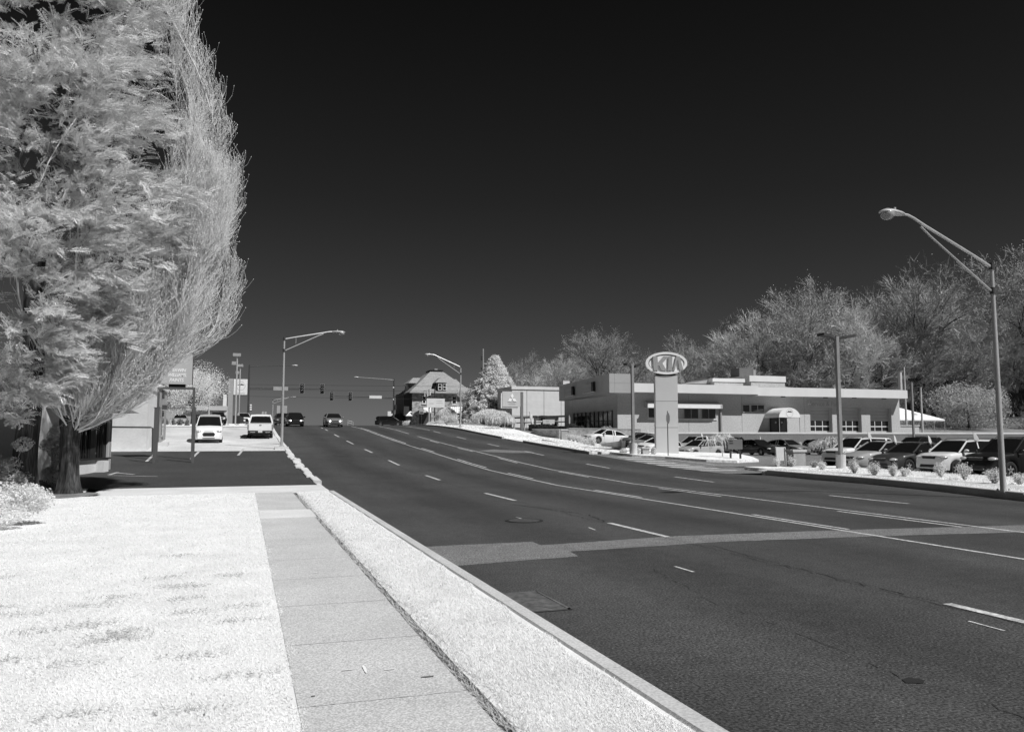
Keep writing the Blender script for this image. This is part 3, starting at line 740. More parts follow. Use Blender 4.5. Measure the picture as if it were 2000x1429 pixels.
# distant parked cars at left
for lb,px,py,d,p,st,h in (('dark suv parked against the low building beyond the lot',423,824,112,PB,'suv',-1.3),('pale car behind the blossoming tree',352,826,108,PS,'sedan',-1.5),('white car half hidden behind the black container',474,826,112,PW,'suv',-1.4)):
    v=at(px,py,d);car(st,'parked_car',lb,'car',(v.x,v.y,v.z-.3),h,p)
# window flags
M_flag=mat('flag_cloth',.82,.06,5,.8,trans=.2)
for c,st in flags:
    S=STY[st];z=c.rotation_euler.z
    for (lx,ly,hh) in ((-.15,S['W']*.38,.38),):
        p=Vector((lx,ly,0));M=Matrix.Rotation(z,3,'Z');w=M@p
        zz=c.location.z+max(a[1] for a in S['gh'])-.12
        f=thing('window_flag','window flag of the '+' '.join(c['label'].split()[:11]),'flag',(c.location.x+w.x,c.location.y+w.y,zz),rnd.uniform(-.5,.5),'white flags on the dealership cars')
        MB().tube([(0,0,0),(-.06,0,hh+.12)],.008,5).build('pole',M_rim,f)
        mb=MB();a=rnd.uniform(.1,.3);mb.prism([(-.02,0,.14),(-.07,0,hh+.12),(.12,.03,hh-.02),(.22,.04,hh-.22),(.16,.03,.02)],(0,.006,0));mb.build('cloth',M_flag,f)
# ---------------------------------------------------------------- street furniture
M_galv=mat('galvanised_steel',.50,.10,3,.42,metal=.35,stretch=(1,1,.15))
M_galvd=mat('dark_bronze_steel',.06,.15,3,.5)
M_sig=mat('signal_housing',.03,.1,3,.55);M_siglens=mat('signal_visor_edge',.75,.1,6,.5)
M_white=mat('white_enamel',.78,.05,2,.5);M_offw=mat('sign_white',.70,.06,2,.55)
M_grey=mat('grey_enamel',.30,.06,2,.5);M_midg=mat('sign_back_grey',.36,.08,2,.6)
M_lens2=mat('street_lamp_glass',.35,.1,3,.2,spec=.6)
def street_lamp(label,base,armdir,h=6.9,arm=3.1,rise=1.2,baseblock=None,k=1.0,r0=.095):
    g=thing('street_lamp',label,'street lamp',base,0,'arm street lamps along the main road')
    MB().tube([(0,0,0),(0,0,h)],[r0*k,r0*.62*k],12).build('pole',M_galv,g,smooth=True)
    b=MB();
    if baseblock: b.b2(-.42,.42,-.35,.35,-.3,.16)
    b.b2(-.17*k,.17*k,-.17*k,.17*k,.0 if not baseblock else .16,.06 if not baseblock else .2)
    for a in (-1,1):
        for e in (-1,1): b.cyl((a*.13*k,e*.13*k,.05 if not baseblock else .18),.03,.07,6)
    b.build('base',M_conc if baseblock else M_galv,g)
    d=Vector((armdir[0],armdir[1],0)).normalized()
    # bent arm: rises away then levels to the luminaire
    top=[Vector((0,0,h-.10))+d*.05]
    for t in (.2,.4,.6,.78): top.append(Vector((0,0,h-.10+rise*t*1.06))+d*arm*t)
    top+= [Vector((0,0,h-.1+rise*.95))+d*arm*.88,Vector((0,0,h-.1+rise*1.0))+d*arm*.94,Vector((0,0,h-.1+rise*1.01))+d*arm*1.0]
    a=MB().tube(top,[.052*k]*5+[.045*k]*3,8)
    low=[Vector((0,0,h-.85))+d*.05,Vector((0,0,h-.16+rise*.62))+d*arm*.70,Vector((0,0,h-.14+rise*.80))+d*arm*.80]
    a.tube(low,.038*k,7);
    q=Vector((0,0,h-.10+rise*.25))+d*arm*.235;a.tube([q,q-Vector((0,0,.42))],.02*k,6)
    a.build('arm',M_galv,g,smooth=True)
    c=MB()
    for z in (h-.10,h-.85): c.cyl((0,0,z-.09),r0*.95*k,.2,10)
    c.build('clamp',M_galvd,g)
    e=Vector((0,0,h-.1+rise*1.01))+d*arm
    n=Vector((-d.y,d.x,0));hd=MB();rings=[]
    for t,w,zt,zb in ((-.05,.06,.05,-.05),(.05,.10,.07,-.07),(.25,.15,.09,-.08),(.5,.19,.10,-.07),(.7,.17,.07,-.05),(.82,.06,.0,-.03)):
        c0=e+d*t*1.0
        rings.append([c0+n*w*math.cos(2*math.pi*q/12)+Vector((0,0,(zt if math.sin(2*math.pi*q/12)>0 else -zb)*math.sin(2*math.pi*q/12))) for q in range(12)])
    hd.loft(rings);cc=e+d*.28+Vector((0,0,.08));hd.cyl(cc,.04,.08,8)
    o=hd.build('lamp_head',M_galv,g,smooth=35)
    l=MB();cc=e+d*.56+Vector((0,0,-.06));l.ell(cc,(.2,.2,.17),12,8);l.build('glass_bowl',M_lens2,o,smooth=True)
    return g
# right hand near lamp : base hit + arm end in the photograph
b=hit(1960,962,off=.17)
street_lamp('tall steel street lamp at the right edge with its arm over the road',(b.x,b.y,b.z),(-1,-.03),h=6.88,arm=3.45,rise=1.28,k=.80,r0=.112)
b=hit(550,877,off=.1)
street_lamp('steel street lamp on a concrete block at the left kerb',(b.x,b.y,b.z),(1,.08),h=7.15,arm=3.1,rise=.62,baseblock=True,k=.9,r0=.10)
b=Vector((22.1,83.3,T(22.1,83.3)+.15))
street_lamp('steel street lamp in front of the stone house',tuple(b),(-1,0),h=6.65,arm=3.2,rise=1.25,k=1.1)
b=at(532,832,165);street_lamp('small far street lamp beyond the crest, left',(b.x,b.y,b.z-.3),(1,0),h=5.8,arm=3.8,rise=.7,k=1.2)
# traffic signals
def head(mb,ml,c,s=1.0,side=False):
    x,y,z=c;mb.box((x,y,z),(.42*s,.22,1.22*s))
    for k in (-1,0,1):
        zz=z+k*.37*s
        ml.loft([[(x+q*math.cos(a)*s,y-e,zz+q*math.sin(a)*s) for a in [math.pi*(j/10)*1.15-.25 for j in range(11)]] for q,e in ((.145,.11),(.145,.32),(.128,.32),(.128,.11))],closed=False,cap=False)
def mast(label,base,h,arm_z,arm_len,dirx,heads,sign,lamp_len,top_lamp=True,extra=None,face=-1):
    g=thing('traffic_signal_mast',label,'traffic signal',base,0)
    MB().tube([(0,0,0),(0,0,h)],[.17,.11],10).build('pole',M_galvd,g,smooth=True)
    MB().tube([(0,0,arm_z),(dirx*arm_len,0,arm_z+.12)],[.11,.06],8).build('mast_arm',M_galvd,g,smooth=True)
    for hx_ in heads:
        mb=MB();ml=MB();z=arm_z+.08
        head(mb,ml,(dirx*hx_,-.2,z));o=mb.build('signal_head',M_sig,g)
        bp=MB();bp.b2(dirx*hx_-.34,dirx*hx_+.34,-.2,-.17,z-.75,z+.75);bp.build('backplate',M_sig,o)
        rim=MB()
        for (a0,a1,c0,c1) in ((-.34,-.31,-.75,.75),(.31,.34,-.75,.75),(-.31,.31,.72,.75),(-.31,.31,-.75,-.72)): rim.b2(dirx*hx_+a0,dirx*hx_+a1,-.215,-.202,z+c0,z+c1)
        rim.build('backplate_rim',M_midg,o)
        ml.build('visor',M_siglens if face<0 else M_siglens,o)
    if sign:
        s0,s1=sign;MB().b2(min(dirx*s0,dirx*s1),max(dirx*s0,dirx*s1),-.19,-.14,arm_z-.28,arm_z+.28).build('street_name_sign',M_offw if dirx<0 else M_midg,g)
    if top_lamp:
        MB().tube([(0,0,h-.25),(dirx*lamp_len*.35,0,h-.1),(dirx*lamp_len,0,h+.1)],[.06,.05,.04],7).build('lamp_arm',M_galvd if dirx>0 else M_galv,g,smooth=True)
        MB().ell((dirx*(lamp_len+.4),0,h+.1),(.48,.17,.13),10,7).build('lamp_head',M_galv,g,smooth=True)
    if extra: extra(g)
    return g
d=120;b=at(484,832,d);sc=d/F
def ex1(g):
    mb=MB();mb.box((.35,-.1,(832-790)*sc),(.35,.3,1.1));o=mb.build('side_signal',M_sig,g)
    m2=MB()
    for k in (-1,0,1): m2.box((.35,-.27,(832-790)*sc+k*.34),(.3,.06,.24))
    m2.build('visor',M_siglens,o)
mast('dark signal mast left of the road with two signals over the lanes',(b.x,b.y,b.z-.4),(832-712)*sc+.4,(832-757.5)*sc+.4,(632-484)*sc,1,[(585-484)*sc,(624.5-484)*sc],((530-484)*sc,(558-484)*sc),(565-484)*sc,extra=ex1)
d=142;b=at(768.5,832,d);sc2=d/F
def ex2(g):
    for zz in (757,780): 
        MB().ell((-.14,-.2,(832-zz)*sc2+.4),(.16,.16,.16),8,6).build('detector',M_offw,g)
    mb=MB();mb.box((.3,-.1,(832-793)*sc2+.2),(.35,.3,.9));mb.box((-.25,-.1,(832-802)*sc2+.2),(.35,.3,.6));mb.build('walk_signal',M_sig,g)
mast('dark signal mast right of the road by the stone house',(b.x,b.y,b.z-.4),(832-739)*sc2+.4,(832-776)*sc2+.4,(768-645)*sc2,-1,[(768-648.5)*sc2,(768-683.5)*sc2],((768-744)*sc2,(768-720)*sc2),(768-699)*sc2,extra=ex2)
# cluster of signals over the house front (side street) on its own pole
d=143;b=at(849,800,d)
g=thing('signal_cluster','cluster of white edged traffic signals on a pole before the house','traffic signal',(b.x,b.y,b.z-3.2))
z0=3.2
MB().tube([(0,0,0),(0,0,z0+(800-756)*d/F)],[.14,.1],8).build('pole',M_galvd,g)
for i,px in enumerate((828.5,833,836.5,839.5)):
    x=(px-849)*d/F;z=z0+(800-769+i*.9)*d/F;mb=MB().box((x,-.1,z),(.16,.3,1.15),tilt=(-.12 if i==1 else .0));o=mb.build('signal_head',M_sig,g)
    m2=MB()
    if i%2: m2.box((x,-.27,z),(.14,.04,1.1),tilt=-.12 if i==1 else .0)
    else:
        for k in (-1,0,1): m2.box((x,-.27,z+k*.36),(.2,.05,.22))
    m2.build('visor',M_siglens,o)
MB().tube([((828-849)*d/F,0,z0+2.5),(0,0,z0+2.7)],.05,6).build('bracket',M_galvd,g)
# parking lot lights (twin heads)
def lot_light(label,base,h,w=.11,blades=1.35,blk=True,mat_=None):
    g=thing('lot_light',label,'parking lot light',base,0,'twin head lights of the dealership lot')
    z=0
    if blk: MB().tube([(0,0,-.1),(0,0,.75)],.24,18).build('concrete_base',M_conc,g);z=.75
    MB().b2(-w,w,-w,w,z,h).build('pole',mat_ or mat('bronze_pole',.30,.08,2,.45,metal=.3),g)
    for s in (-1,1):
        mb=MB();mb.prism([(s*.10,-.06,h-.18),(s*blades*.35,-.16,h-.08),(s*blades,-.26,h+.0),(s*blades,.26,h+.0),(s*blades*.35,.16,h-.08),(s*.10,.06,h-.18)],(0,0,.13))
        mb.build('light_head',M_galvd,g)
    return g
b=hit(1643,917,off=.1);d=b.x*ss+b.y*cs
lot_light('tall twin headed lot light on a concrete drum by the front row',tuple(b),(917-661)*d/F+.1,w=.085,blades=.98)
b=hit(1237,888,off=.1);d=b.x*ss+b.y*cs
lot_light('twin headed lot light left of the tall sign',tuple(b),(888-714)*d/F,w=.085,blades=.48)
v=at(1787,905,66);lot_light('distant lot light before the garage end wall',(v.x,v.y,.0),(905-752)*66/F,w=.07,blades=.1,blk=False)
for (px,py,top,d) in ((459.5,832,693,86),(466,832,714,101)):
    v=at(px,py,d);k=d/F;g=thing('lot_light_mast','pale mast with box floodlights, '+('nearer and taller' if d<90 else 'farther and lower')+' of the pair by the white square sign','light mast',(v.x,v.y,v.z-.4))
    H=(py-top)*k+.4;MB().tube([(0,0,0),(0,0,H)],.075,8).build('pole',M_galv,g)
    mb=MB();mb.box((-.05,0,H+.05),(.82,.5,.3));mb.box((-.3,.2,H-.85),(.5,.4,.35))
    mb.build('floodlight',M_grey,g)
v=at(407,838,95);k=95/F;g=thing('lot_light_mast','thin mast with two small floodlights behind the work van','light mast',(v.x,v.y,v.z-.2))
MB().tube([(0,0,0),(0,0,(838-738)*k+.2)],[.1,.06],8).build('pole',M_galv,g)
MB().cyl((0,0,0),.25,.55,10).build('concrete_base',M_conc,g)
mb=MB();mb.box((1.05,0,(838-736)*k+.2),(.55,.3,.22));mb.box((-1.3,0,(838-737)*k+.2),(.5,.3,.15));mb.tube([(-1.3,0,(838-738)*k+.2),(1.05,0,(838-738)*k+.2)],.03,5);mb.build('floodlight',M_midg,g)
# signs
d=107;v=at(467,832,d);k=d/F
g=thing('square_sign','white square sign with round skyline emblem on a grey slab','sign',(v.x,v.y,v.z-.4))
MB().b2((445-467)*k,(454-467)*k,-.2,.4,0,(832-739.5)*k+.4).build('slab_post',M_midg,g)
pn=MB().b2((454.8-467)*k,(480.3-467)*k,-.1,.15,(832-770.5)*k+.4,(832-740)*k+.4).build('panel',M_white,g)
def ring(mb,c,r,w,y,n=28,a0=0,a1=2*math.pi):
    for i in range(n):
        a=a0+(a1-a0)*i/n;b_=a0+(a1-a0)*(i+1)/n
        mb.poly([(c[0]+r*math.cos(a),y,c[1]+r*math.sin(a)),(c[0]+r*math.cos(b_),y,c[1]+r*math.sin(b_)),(c[0]+(r-w)*math.cos(b_),y,c[1]+(r-w)*math.sin(b_)),(c[0]+(r-w)*math.cos(a),y,c[1]+(r-w)*math.sin(a))])
def emblem(mb,mb2,c,r,y):
    ring(mb,c,r,r*.07,y)
    x0=c[0]-r*.8;P=[(0,.0),(.12,.3),(.22,.18),(.3,.55),(.4,.42),(.48,.3),(.6,.48),(.7,.34),(.82,.42),(.92,.2),(1,0)]
    mb2.poly([(x0+r*1.6*a,y,c[1]+r*.18+b*r*.8*math.sqrt(max(.05,1-(2*a-1)**2))) for a,b in P])
cz=(832-753.5)*k+.4;mb=MB();m2=MB();emblem(mb,m2,((468-467)*k,cz),.58,-.105);mb.build('emblem_ring',M_midg,pn);m2.build('emblem_skyline',M_trim,pn)
MB().b2(-.45,.65,-.108,-.104,(832-768.6)*k+.4,(832-767.4)*k+.4).build('small_lettering',M_midg,pn)
# sign backs behind the left lamp
d=100;v=at(551,812,d);k=d/F
g=thing('road_sign','two pale square sign backs standing behind the left street lamp','road sign',(v.x,v.y,v.z-1.4))
for a,b_,m in ((541,547,M_midg),(552,560,M_midg)):
    MB().b2((a-551)*k,(b_-551)*k,0,.03,1.4,1.4+(812-792)*k).build('panel',m,g)
MB().tube([(-.3,0.05,0),(-.3,.05,2.6)],.04,6).build('post',M_galvd,g);MB().tube([(.3,0.05,0),(.3,.05,2.6)],.04,6).build('post',M_galvd,g)
d=150;v=at(516,812,d);k=d/F
g=thing('road_sign','pair of small grey signs on posts far beyond the pickup','road sign',(v.x,v.y,v.z-2.4))
for a,b_ in ((511.5,515),(516.5,520.3)): MB().b2((a-516)*k,(b_-516)*k,0,.04,2.4,2.4+8.5*k).build('panel',M_midg,g);MB().tube([((a/2+b_/2-516)*k,.08,0),((a/2+b_/2-516)*k,.08,2.9)],.04,5).build('post',M_galv,g)
# stop sign seen side-on/back
b=hit(1305,891,off=.1);d=b.x*ss+b.y*cs;k=d/F
g=thing('stop_sign','stop sign seen from behind on a thin post before the tall sign','stop sign',tuple(b),R(42))
MB().b2(-.03,.03,-.02,.02,0,(891-806)*k+.1).build('post',M_galvd,g)
zc=(891-817)*k;rr=.37
pl=MB().prism([(rr*math.cos(math.pi/8+i*math.pi/4),-.04,zc+rr*math.sin(math.pi/8+i*math.pi/4)) for i in range(8)],(0,.012,0)).build('octagonal_plate',mat('sign_back_dark',.12,.1,3,.5),g)
# small signs
for (px,py,bot,w,hh,d,lb) in ((823,803,832,9,10,126,'white parking sign on a post left of the stone house'),):
    v=at(px,bot,d);k=d/F;g=thing('road_sign',lb,'road sign',(v.x,v.y,v.z-.2))
    MB().tube([(0,0,0),(0,0,(bot-py)*k+.3)],.04,6).build('post',M_galvd,g)
    MB().b2(-w*k/2,w*k/2,-.08,-.04,(bot-py-hh/2)*k+.2,(bot-py+hh/2)*k+.2).build('panel',M_midg,g)
    MB().b2(-w*k/2+.1,w*k/2-.1,-.1,-.084,(bot-py-1)*k,(bot-py)*k+.1).build('lettering',M_trim,g)
d=165;v=at(762,822,d);k=d/F
g=thing('white_sign_board','white board behind the black minivan','sign board',(v.x,v.y,v.z-.8))
MB().b2(-5*k,4.5*k,0,.1,.8,.8+19*k).build('panel',M_offw,g);MB().b2(5.6*k,8.4*k,0,.1,.8,.8+16*k).build('side_panel',M_offw,g);MB().b2(-4*k,-3*k,.02,.08,0,.8).build('post',M_galvd,g)
# small lit work sign pole (dark walkway pole right of church)
# Mitsubishi dealer sign
def diamond(mb,c,ang,s,y,dep=.04):
    # rhombus pointing from the centre outward
    ux,uz=math.cos(ang),math.sin(ang);h=s;w=s*math.tan(R(30))
    p0=c;p2=(c[0]+ux*h*2,c[1]+uz*h*2);m=(c[0]+ux*h,c[1]+uz*h)
    p1=(m[0]-uz*w,m[1]+ux*w);p3=(m[0]+uz*w,m[1]-ux*w)
    mb.prism([(q[0],y,q[1]) for q in (p0,p1,p2,p3)],(0,-dep,0))
d=84;v=at(1019,838,d);k=d/F;zb=T(v.x,v.y)
g=thing('dealer_sign','grey panel sign with three diamond emblem on a tall dark post','sign',(v.x,v.y,zb-.1))
Z=lambda py: zat(py,d)-zb+.1
MB().b2(-2.3*k,2.3*k,-.15,.15,0,Z(765)).build('post',mat('post_grey',.16,.08,2,.5),g)
MB().b2((976-1019)*k,(978-1019)*k,-.1,.1,Z(797),Z(767.5)).build('edge_strip',M_white,g)
pn=MB().b2((978.2-1019)*k,(1015.5-1019)*k,-.16,.1,Z(794),Z(764.5)).build('panel',mat('sign_panel_grey',.47,.04,1,.4),g)
MB().b2((978.2-1019)*k,(1010-1019)*k,-.12,.1,Z(797.5),Z(794.2)).build('lower_trim',M_midg,g)
mb=MB();c=((998.2-1019)*k,Z(778.5))
for a in (90,210,330): diamond(mb,c,R(a),.28,-.165)
mb.build('diamond_emblem',M_white,pn)
textmesh('lettering','MITSUBISHI',.19,M_midg,pn,((998-1019)*k,-.17,Z(785.3)),(R(90),0,0),.004)
textmesh('lettering','MOTORS',.19,M_midg,pn,((998-1019)*k,-.17,Z(789.3)),(R(90),0,0),.004)
mb=MB()
for py in (769,789.5): mb.b2(-4.2*k,-2.3*k,-.05,.05,Z(py+.8),Z(py-.8))
mb.build('bracket',M_galvd,g)
# Tall oval dealer sign
b=hit(1304,887,off=.08);d=b.x*ss+b.y*cs;k=d/F
g=thing('dealer_pylon_sign','tall grey panel pylon with oval sign reading KIA','pylon sign',tuple(b),0)
M_py=mat('pylon_panel',.54,.05,.6,.5)
Zp=lambda py:(887-py)*k
ang=R(-17)
def rot(mb):
    c,s=math.cos(ang),math.sin(ang);mb.v=[(x*c-y*s,x*s+y*c,z) for x,y,z in mb.v];return mb
hw_=21.8*k;dep=.55
for a,b_ in ((889,835.5),(834.8,784.2),(783.5,734)):
    rot(MB().b2(-hw_,hw_,0,dep,Zp(a),Zp(b_))).build('cladding_panel',M_py,g)
rot(MB().b2(-hw_+.03,hw_-.03,.02,dep-.02,0,Zp(733))).build('core',M_trim,g)
rot(MB().b2(-hw_*.85,hw_*.85,.05,dep-.05,Zp(734),Zp(730))).build('neck',M_galvd,g)
cx,cz=0,Zp(709.5);ra,rb=41*k,22*k
def oval(a,b_,y,n=48): return [(cx+a*math.cos(2*math.pi*i/n),y,cz+b_*math.sin(2*math.pi*i/n)) for i in range(n)]
mb=MB();n=48
mb.loft([oval(ra-.12,rb-.12,.12),oval(ra,rb,.0),oval(ra,rb,-.10),oval(ra*.87,rb*.80,-.10),oval(ra*.86,rb*.79,.0)],cap=False)
mb.loft([oval(ra-.12,rb-.12,.12),oval(ra-.10,rb-.10,.6)],cap=True)
ov=rot(mb).build('oval_rim',mat('pylon_rim',.84,.04,1,.45),g,smooth=30)
rot(MB().poly(oval(ra*.865,rb*.795,-.02))).build('oval_recess',mat('oval_recess_grey',.28,.04,1,.5),ov)
rot(MB().prism([(x+.02,y,z-.035) for x,y,z in oval(ra*.83,rb*.74,-.03)],(0,-.02,0))).build('oval_field',mat('oval_field_white',.9,.02,1,.4),ov)
def pl2(pts): return [(cx+x*ra*.74,-.055,cz+y*rb*.58-.02) for x,y in pts]
LT=[[(-.72,.92),(-.48,.92),(-.46,.12),(-.14,.92),(.13,.92),(-.17,.08),(.08,-.92),(-.20,-.92),(-.36,-.30),(-.44,-.42),(-.43,-.92),(-.68,-.92)],
    [(.20,.92),(.43,.92),(.40,-.92),(.16,-.92)],
    [(.66,.92),(.82,.92),(1.0,-.72),(.78,-.92),(.73,.25),(.66,.25),(.50,-.92),(.46,-.92)]]
LT=[[(-.80,.95),(-.52,.95),(-.50,.10),(-.16,.95),(.12,.95),(-.24,.05),(.02,-.95),(-.28,-.95),(-.44,-.25),(-.52,-.40),(-.50,-.95),(-.76,-.95)],
    [(.14,.95),(.38,.95),(.34,-.95),(.10,-.95)],
    [(.60,.95),(.82,.95),(1.02,-.80),(.80,-.95),(.70,.40),(.64,.40),(.52,-.95),(.40,-.95)]]
mk=mat('letter_grey',.36,.04,1,.4)
import mathutils.geometry as mg
for pts in LT:
    P=[Vector((p[0]*.95,0,p[1])) for p in pts]
    tri=mg.tessellate_polygon([[Vector((p.x,p.z,0)) for p in P]])
    q=[(cx+p.x*ra*.84-.02,-.075,cz+p.z*rb*.66-.02) for p in P];nn=len(q);q2=[(x,y-.07,z) for x,y,z in q]
    mb=MB();mb.add(q+q2,[tuple(t) for t in tri]+[tuple(nn+i for i in t[::-1]) for t in tri]+[(i,(i+1)%nn,nn+(i+1)%nn,nn+i) for i in range(nn)])
    rot(mb).build('letter',mk,ov)
# directional sign on the island
b=hit(1437,896,off=.12);d=b.x*ss+b.y*cs;k=d/F
g=thing('direction_sign','grey double post direction sign on the grass island','sign',tuple(b),R(-32))
for x in (-.30,.28): MB().b2(x-.06,x+.06,-.06,.06,0,.75).build('post',M_galvd,g)
pn=MB().b2(-.44,.42,-.10,.10,.60,(896-858)*k).build('panel',mat('dir_panel',.22,.05,1,.5),g)
for i,(w,z) in enumerate(((.55,1.25),(.2,1.08),(.22,.94))): MB().b2(-.36,-.36+w,-.108,-.103,z,z+.05).build('lettering',M_trim,pn)
# white A-frame board
b=hit(1525,907,off=.1)
g=thing('sandwich_board','tall white sandwich board beside the brick pillar','sandwich board',tuple(b),R(-20))
mb=MB();mb.prism([(-.28,-.05,.22),(.28,-.05,.22),(.30,.02,.98),(-.28,.02,.98)],(0,.03,0));mb.build('panel',M_white,g)
mb=MB()
for x in (-.25,.25): mb.tube([(x,-.1,0),(x,.0,.95)],.02,5);mb.tube([(x,.35,0),(x,.05,.95)],.02,5)
mb.build('frame',M_midg,g)
# paint shop sign on frames
M_fr=mat('frame_steel',.10,.1,2,.6)
p1=hit(309,899,off=.1);p2=hit(370,897,off=.1);b=(p1+p2)/2;d=b.x*ss+b.y*cs;k=d/F
g=thing('paint_shop_sign','grey paint shop sign with pale lettering on a dark portal frame','sign',(b.x,b.y,b.z))
u=(p2-p1);u.z=0;L=32*k;a=math.atan2(-ss,cs)*.6
mb=MB()
for s in (-1,1): mb.b2(s*L-.055,s*L+.055,-.055,.055,-.1,(898-757)*k)
mb.b2(-L-.055,L+.055,-.056,.056,(898-761)*k,(898-757)*k+.002);mb.build('frame',M_fr,g)
MB().b2(-L*.45,L*.5,-.05,.05,(898-757)*k+.002,(898-751)*k).build('mount',M_trim,g)
pn=MB().b2(-28.7*k,28.3*k,-.14,.14,(898-751)*k,(898-691.5)*k).build('panel',mat('paint_sign_grey',.48,.04,1,.5),g)
MB().b2(28.3*k,28.9*k,-.15,.15,(898-751.5)*k,(898-691.5)*k).build('edge',M_trim,pn)
M_let=mat('sign_letter_pale',.86,.03,1,.5)
for t,z,s in (('SHERWIN',(898-724)*k,.245),('WILLIAMS.',(898-733.5)*k,.245),('PAINTS',(898-743.5)*k,.26)): textmesh('lettering',t,s,M_let,pn,(-.02+(.03 if t=='WILLIAMS.' else 0),-.143,z),(R(90),0,0),.004,shear=.22,space=.93,bold=.006,sx=.86)
g2p=hit(303,906,off=.1);g3p=hit(373,902,off=.1);b=(g2p+g3p)/2;d=b.x*ss+b.y*cs;k=d/F;L=(373-303)/2*k
g=thing('bare_steel_frame','low empty dark steel frame just before the paint shop sign','steel frame',(b.x,b.y,b.z))
mb=MB()
for s in (-1,1): mb.b2(s*L-.06,s*L+.06,-.05,.05,-.1,(904-798)*k);mb.b2(s*L-.09,s*L+.09,-.06,.06,(904-798)*k,(904-796.5)*k)
mb.b2(-L+.06,L-.06,-.015,.015,(904-798)*k,(904-797)*k);mb.build('frame',M_fr,g)
# handrail at shop wall
g=thing('pipe_rail','dark pipe rail along the white shop wall','handrail',(-6.3,50.6,.9))
mb=MB();mb.tube([(-1.2,0,zat(834,47)-.9),(1.15,0.1,zat(834.5,47)-.9),(1.27,.1,zat(836,47)-.9),(1.3,.1,-.1)],.05,8);mb.build('pipe',M_galvd,g,smooth=True)
# overhead wires
for (a,b_,d0,d1,lb) in (((-200,741),(1200,756),118,150,'upper thin power line crossing above the signals'),((-200,752),(1200,765),118,150,'middle power line crossing above the signals'),((-200,758),(1200,785),118,150,'lowest power line crossing behind the signals')):
    p=at(a[0],a[1],d0);q=at(b_[0],b_[1],d1);pts=[]
    for i in range(17):
        t=i/16;w=p.lerp(q,t);w.z-=.5*4*t*(1-t)*.4;pts.append(w)
    o=MB().tube(pts,.022,4).build('power_line',mat('wire',.03,.1,1,.6));tag(o,lb,'power line')
# utility pole by the spruce
d=150;v=at(943,835,d);k=d/F
g=thing('utility_pole','wooden utility pole rising left of the white spruce','utility pole',(v.x,v.y,v.z-.3))
MB().tube([(.1,0,0),(0,0,(835-680)*k+.3)],[.22,.15],8).build('pole',mat('pole_wood',.30,.15,3,.8,stretch=(1,1,.1)),g)
mb=MB()
for py in (693,697,716): mb.ell((-.25,-.1,(835-py)*k),(.2,.2,.3),8,6)
mb.tube([(0,0,(835-680)*k),(.05,0,(835-676)*k)],.06,6);mb.build('insulators',M_galvd,g)
v=at(1771,845,118)
g=thing('utility_pole','pale slender pole behind the garage end wall','utility pole',(v.x,v.y,v.z-.5))
MB().tube([(0,0,0),(0,0,(845-716)*118/F+.5)],[.16,.11],8).build('pole',M_conc,g)
v=at(1802,845,118)
g=thing('lamp_post','pale post with small floodlight behind the white tent','lamp post',(v.x,v.y,v.z-.5))
MB().tube([(0,0,0),(0,0,(845-752)*118/F+.5)],[.15,.11],8).build('pole',M_conc,g);MB().box((-.5,0,(845-754)*118/F+.5),(1.0,.5,.22)).build('floodlight',M_trim,g)
# far left bits: container, white trailer, banner
v=at(461.5,826,98);k=98/F
g=thing('container','black bin container at the far end of the pale lot','container',(v.x,v.y,v.z-.5))
MB().b2(-.42,.42,-.5,.5,.0,.5+14.5*k).build('box',M_trim,g);MB().prism([(.42,-.5,.5+13.5*k),(.85,-.5,.5+11.5*k),(.85,-.5,.6),(.42,-.5,.5)],(0,1,0)).build('lid',M_sig,g)
v=at(395,822,104);k=104/F
g=thing('container','wide black skip container before the low building','container',(v.x,v.y,v.z-.4))
mb=MB();mb.prism([(-16.5*k,0,.4+12.5*k),(-14.5*k,0,0),(13*k,0,0),(13*k,0,.4+13*k)],(0,2,0));mb.build('skip_body',M_sig,g)
m2=MB()
for x in (-.55,.4): m2.box((x,-.03,.95),(.12,.04,.1))
m2.build('reflector',M_midg,g)
v=at(494,826,125);k=125/F
g=thing('trailer','small white trailer with a dark figured panel beyond the pickup','trailer',(v.x,v.y,v.z-.4))
MB().b2(-10*k,3*k,0,1.5,.4,.4+8.5*k).build('body',M_offw,g);MB().b2(-1*k,9*k,.2,.4,.4+3*k,.4+12*k).build('panel',M_midg,g)
for x in (-.5,.0): MB().tube([(x,-.05,.3),(x,.15,.3)],.28,12).build('wheel',M_tyre,g)
d=125;v=at(437,830,d);k=d/F
g=thing('tall_banner','rounded white banner sign left of the grey slab','banner',(v.x,v.y,v.z-.3))
mb=MB();P=[(0,7),(0,20),(.5,58),(3,60.5),(6,59.5),(7,54),(7,44)];mb.prism([((x-3)*k,0,y*k+.3) for x,y in P[1:]]+[((7-3)*k,0,20*k+.3)],(0,.15,0));mb.build('panel',M_offw,g)
MB().b2(-.1,.15,.0,.12,0,1.9).build('post',M_galvd,g)
# guard rail before the warehouse
b0=at(985,834,112);b1=at(1112,833,100)
g=thing('guard_rail','dark two rail fence in front of the pale warehouse','guard rail',(b0.x,b0.y,b0.z-.3))
dv=b1-b0;mb=MB()
for z in (.55,1.25): mb.box((dv.x/2,dv.y/2,.35+z+dv.z/2),(math.hypot(dv.x,dv.y),.1,.24 if z>1 else .14),rz=math.atan2(dv.y,dv.x))
mb.build('rail',M_grey,g)
for i in range(7): MB().b2(dv.x*i/6-.09,dv.x*i/6+.09,dv.y*i/6-.09,dv.y*i/6+.09,-.2,1.45).build('post',M_midg,g)
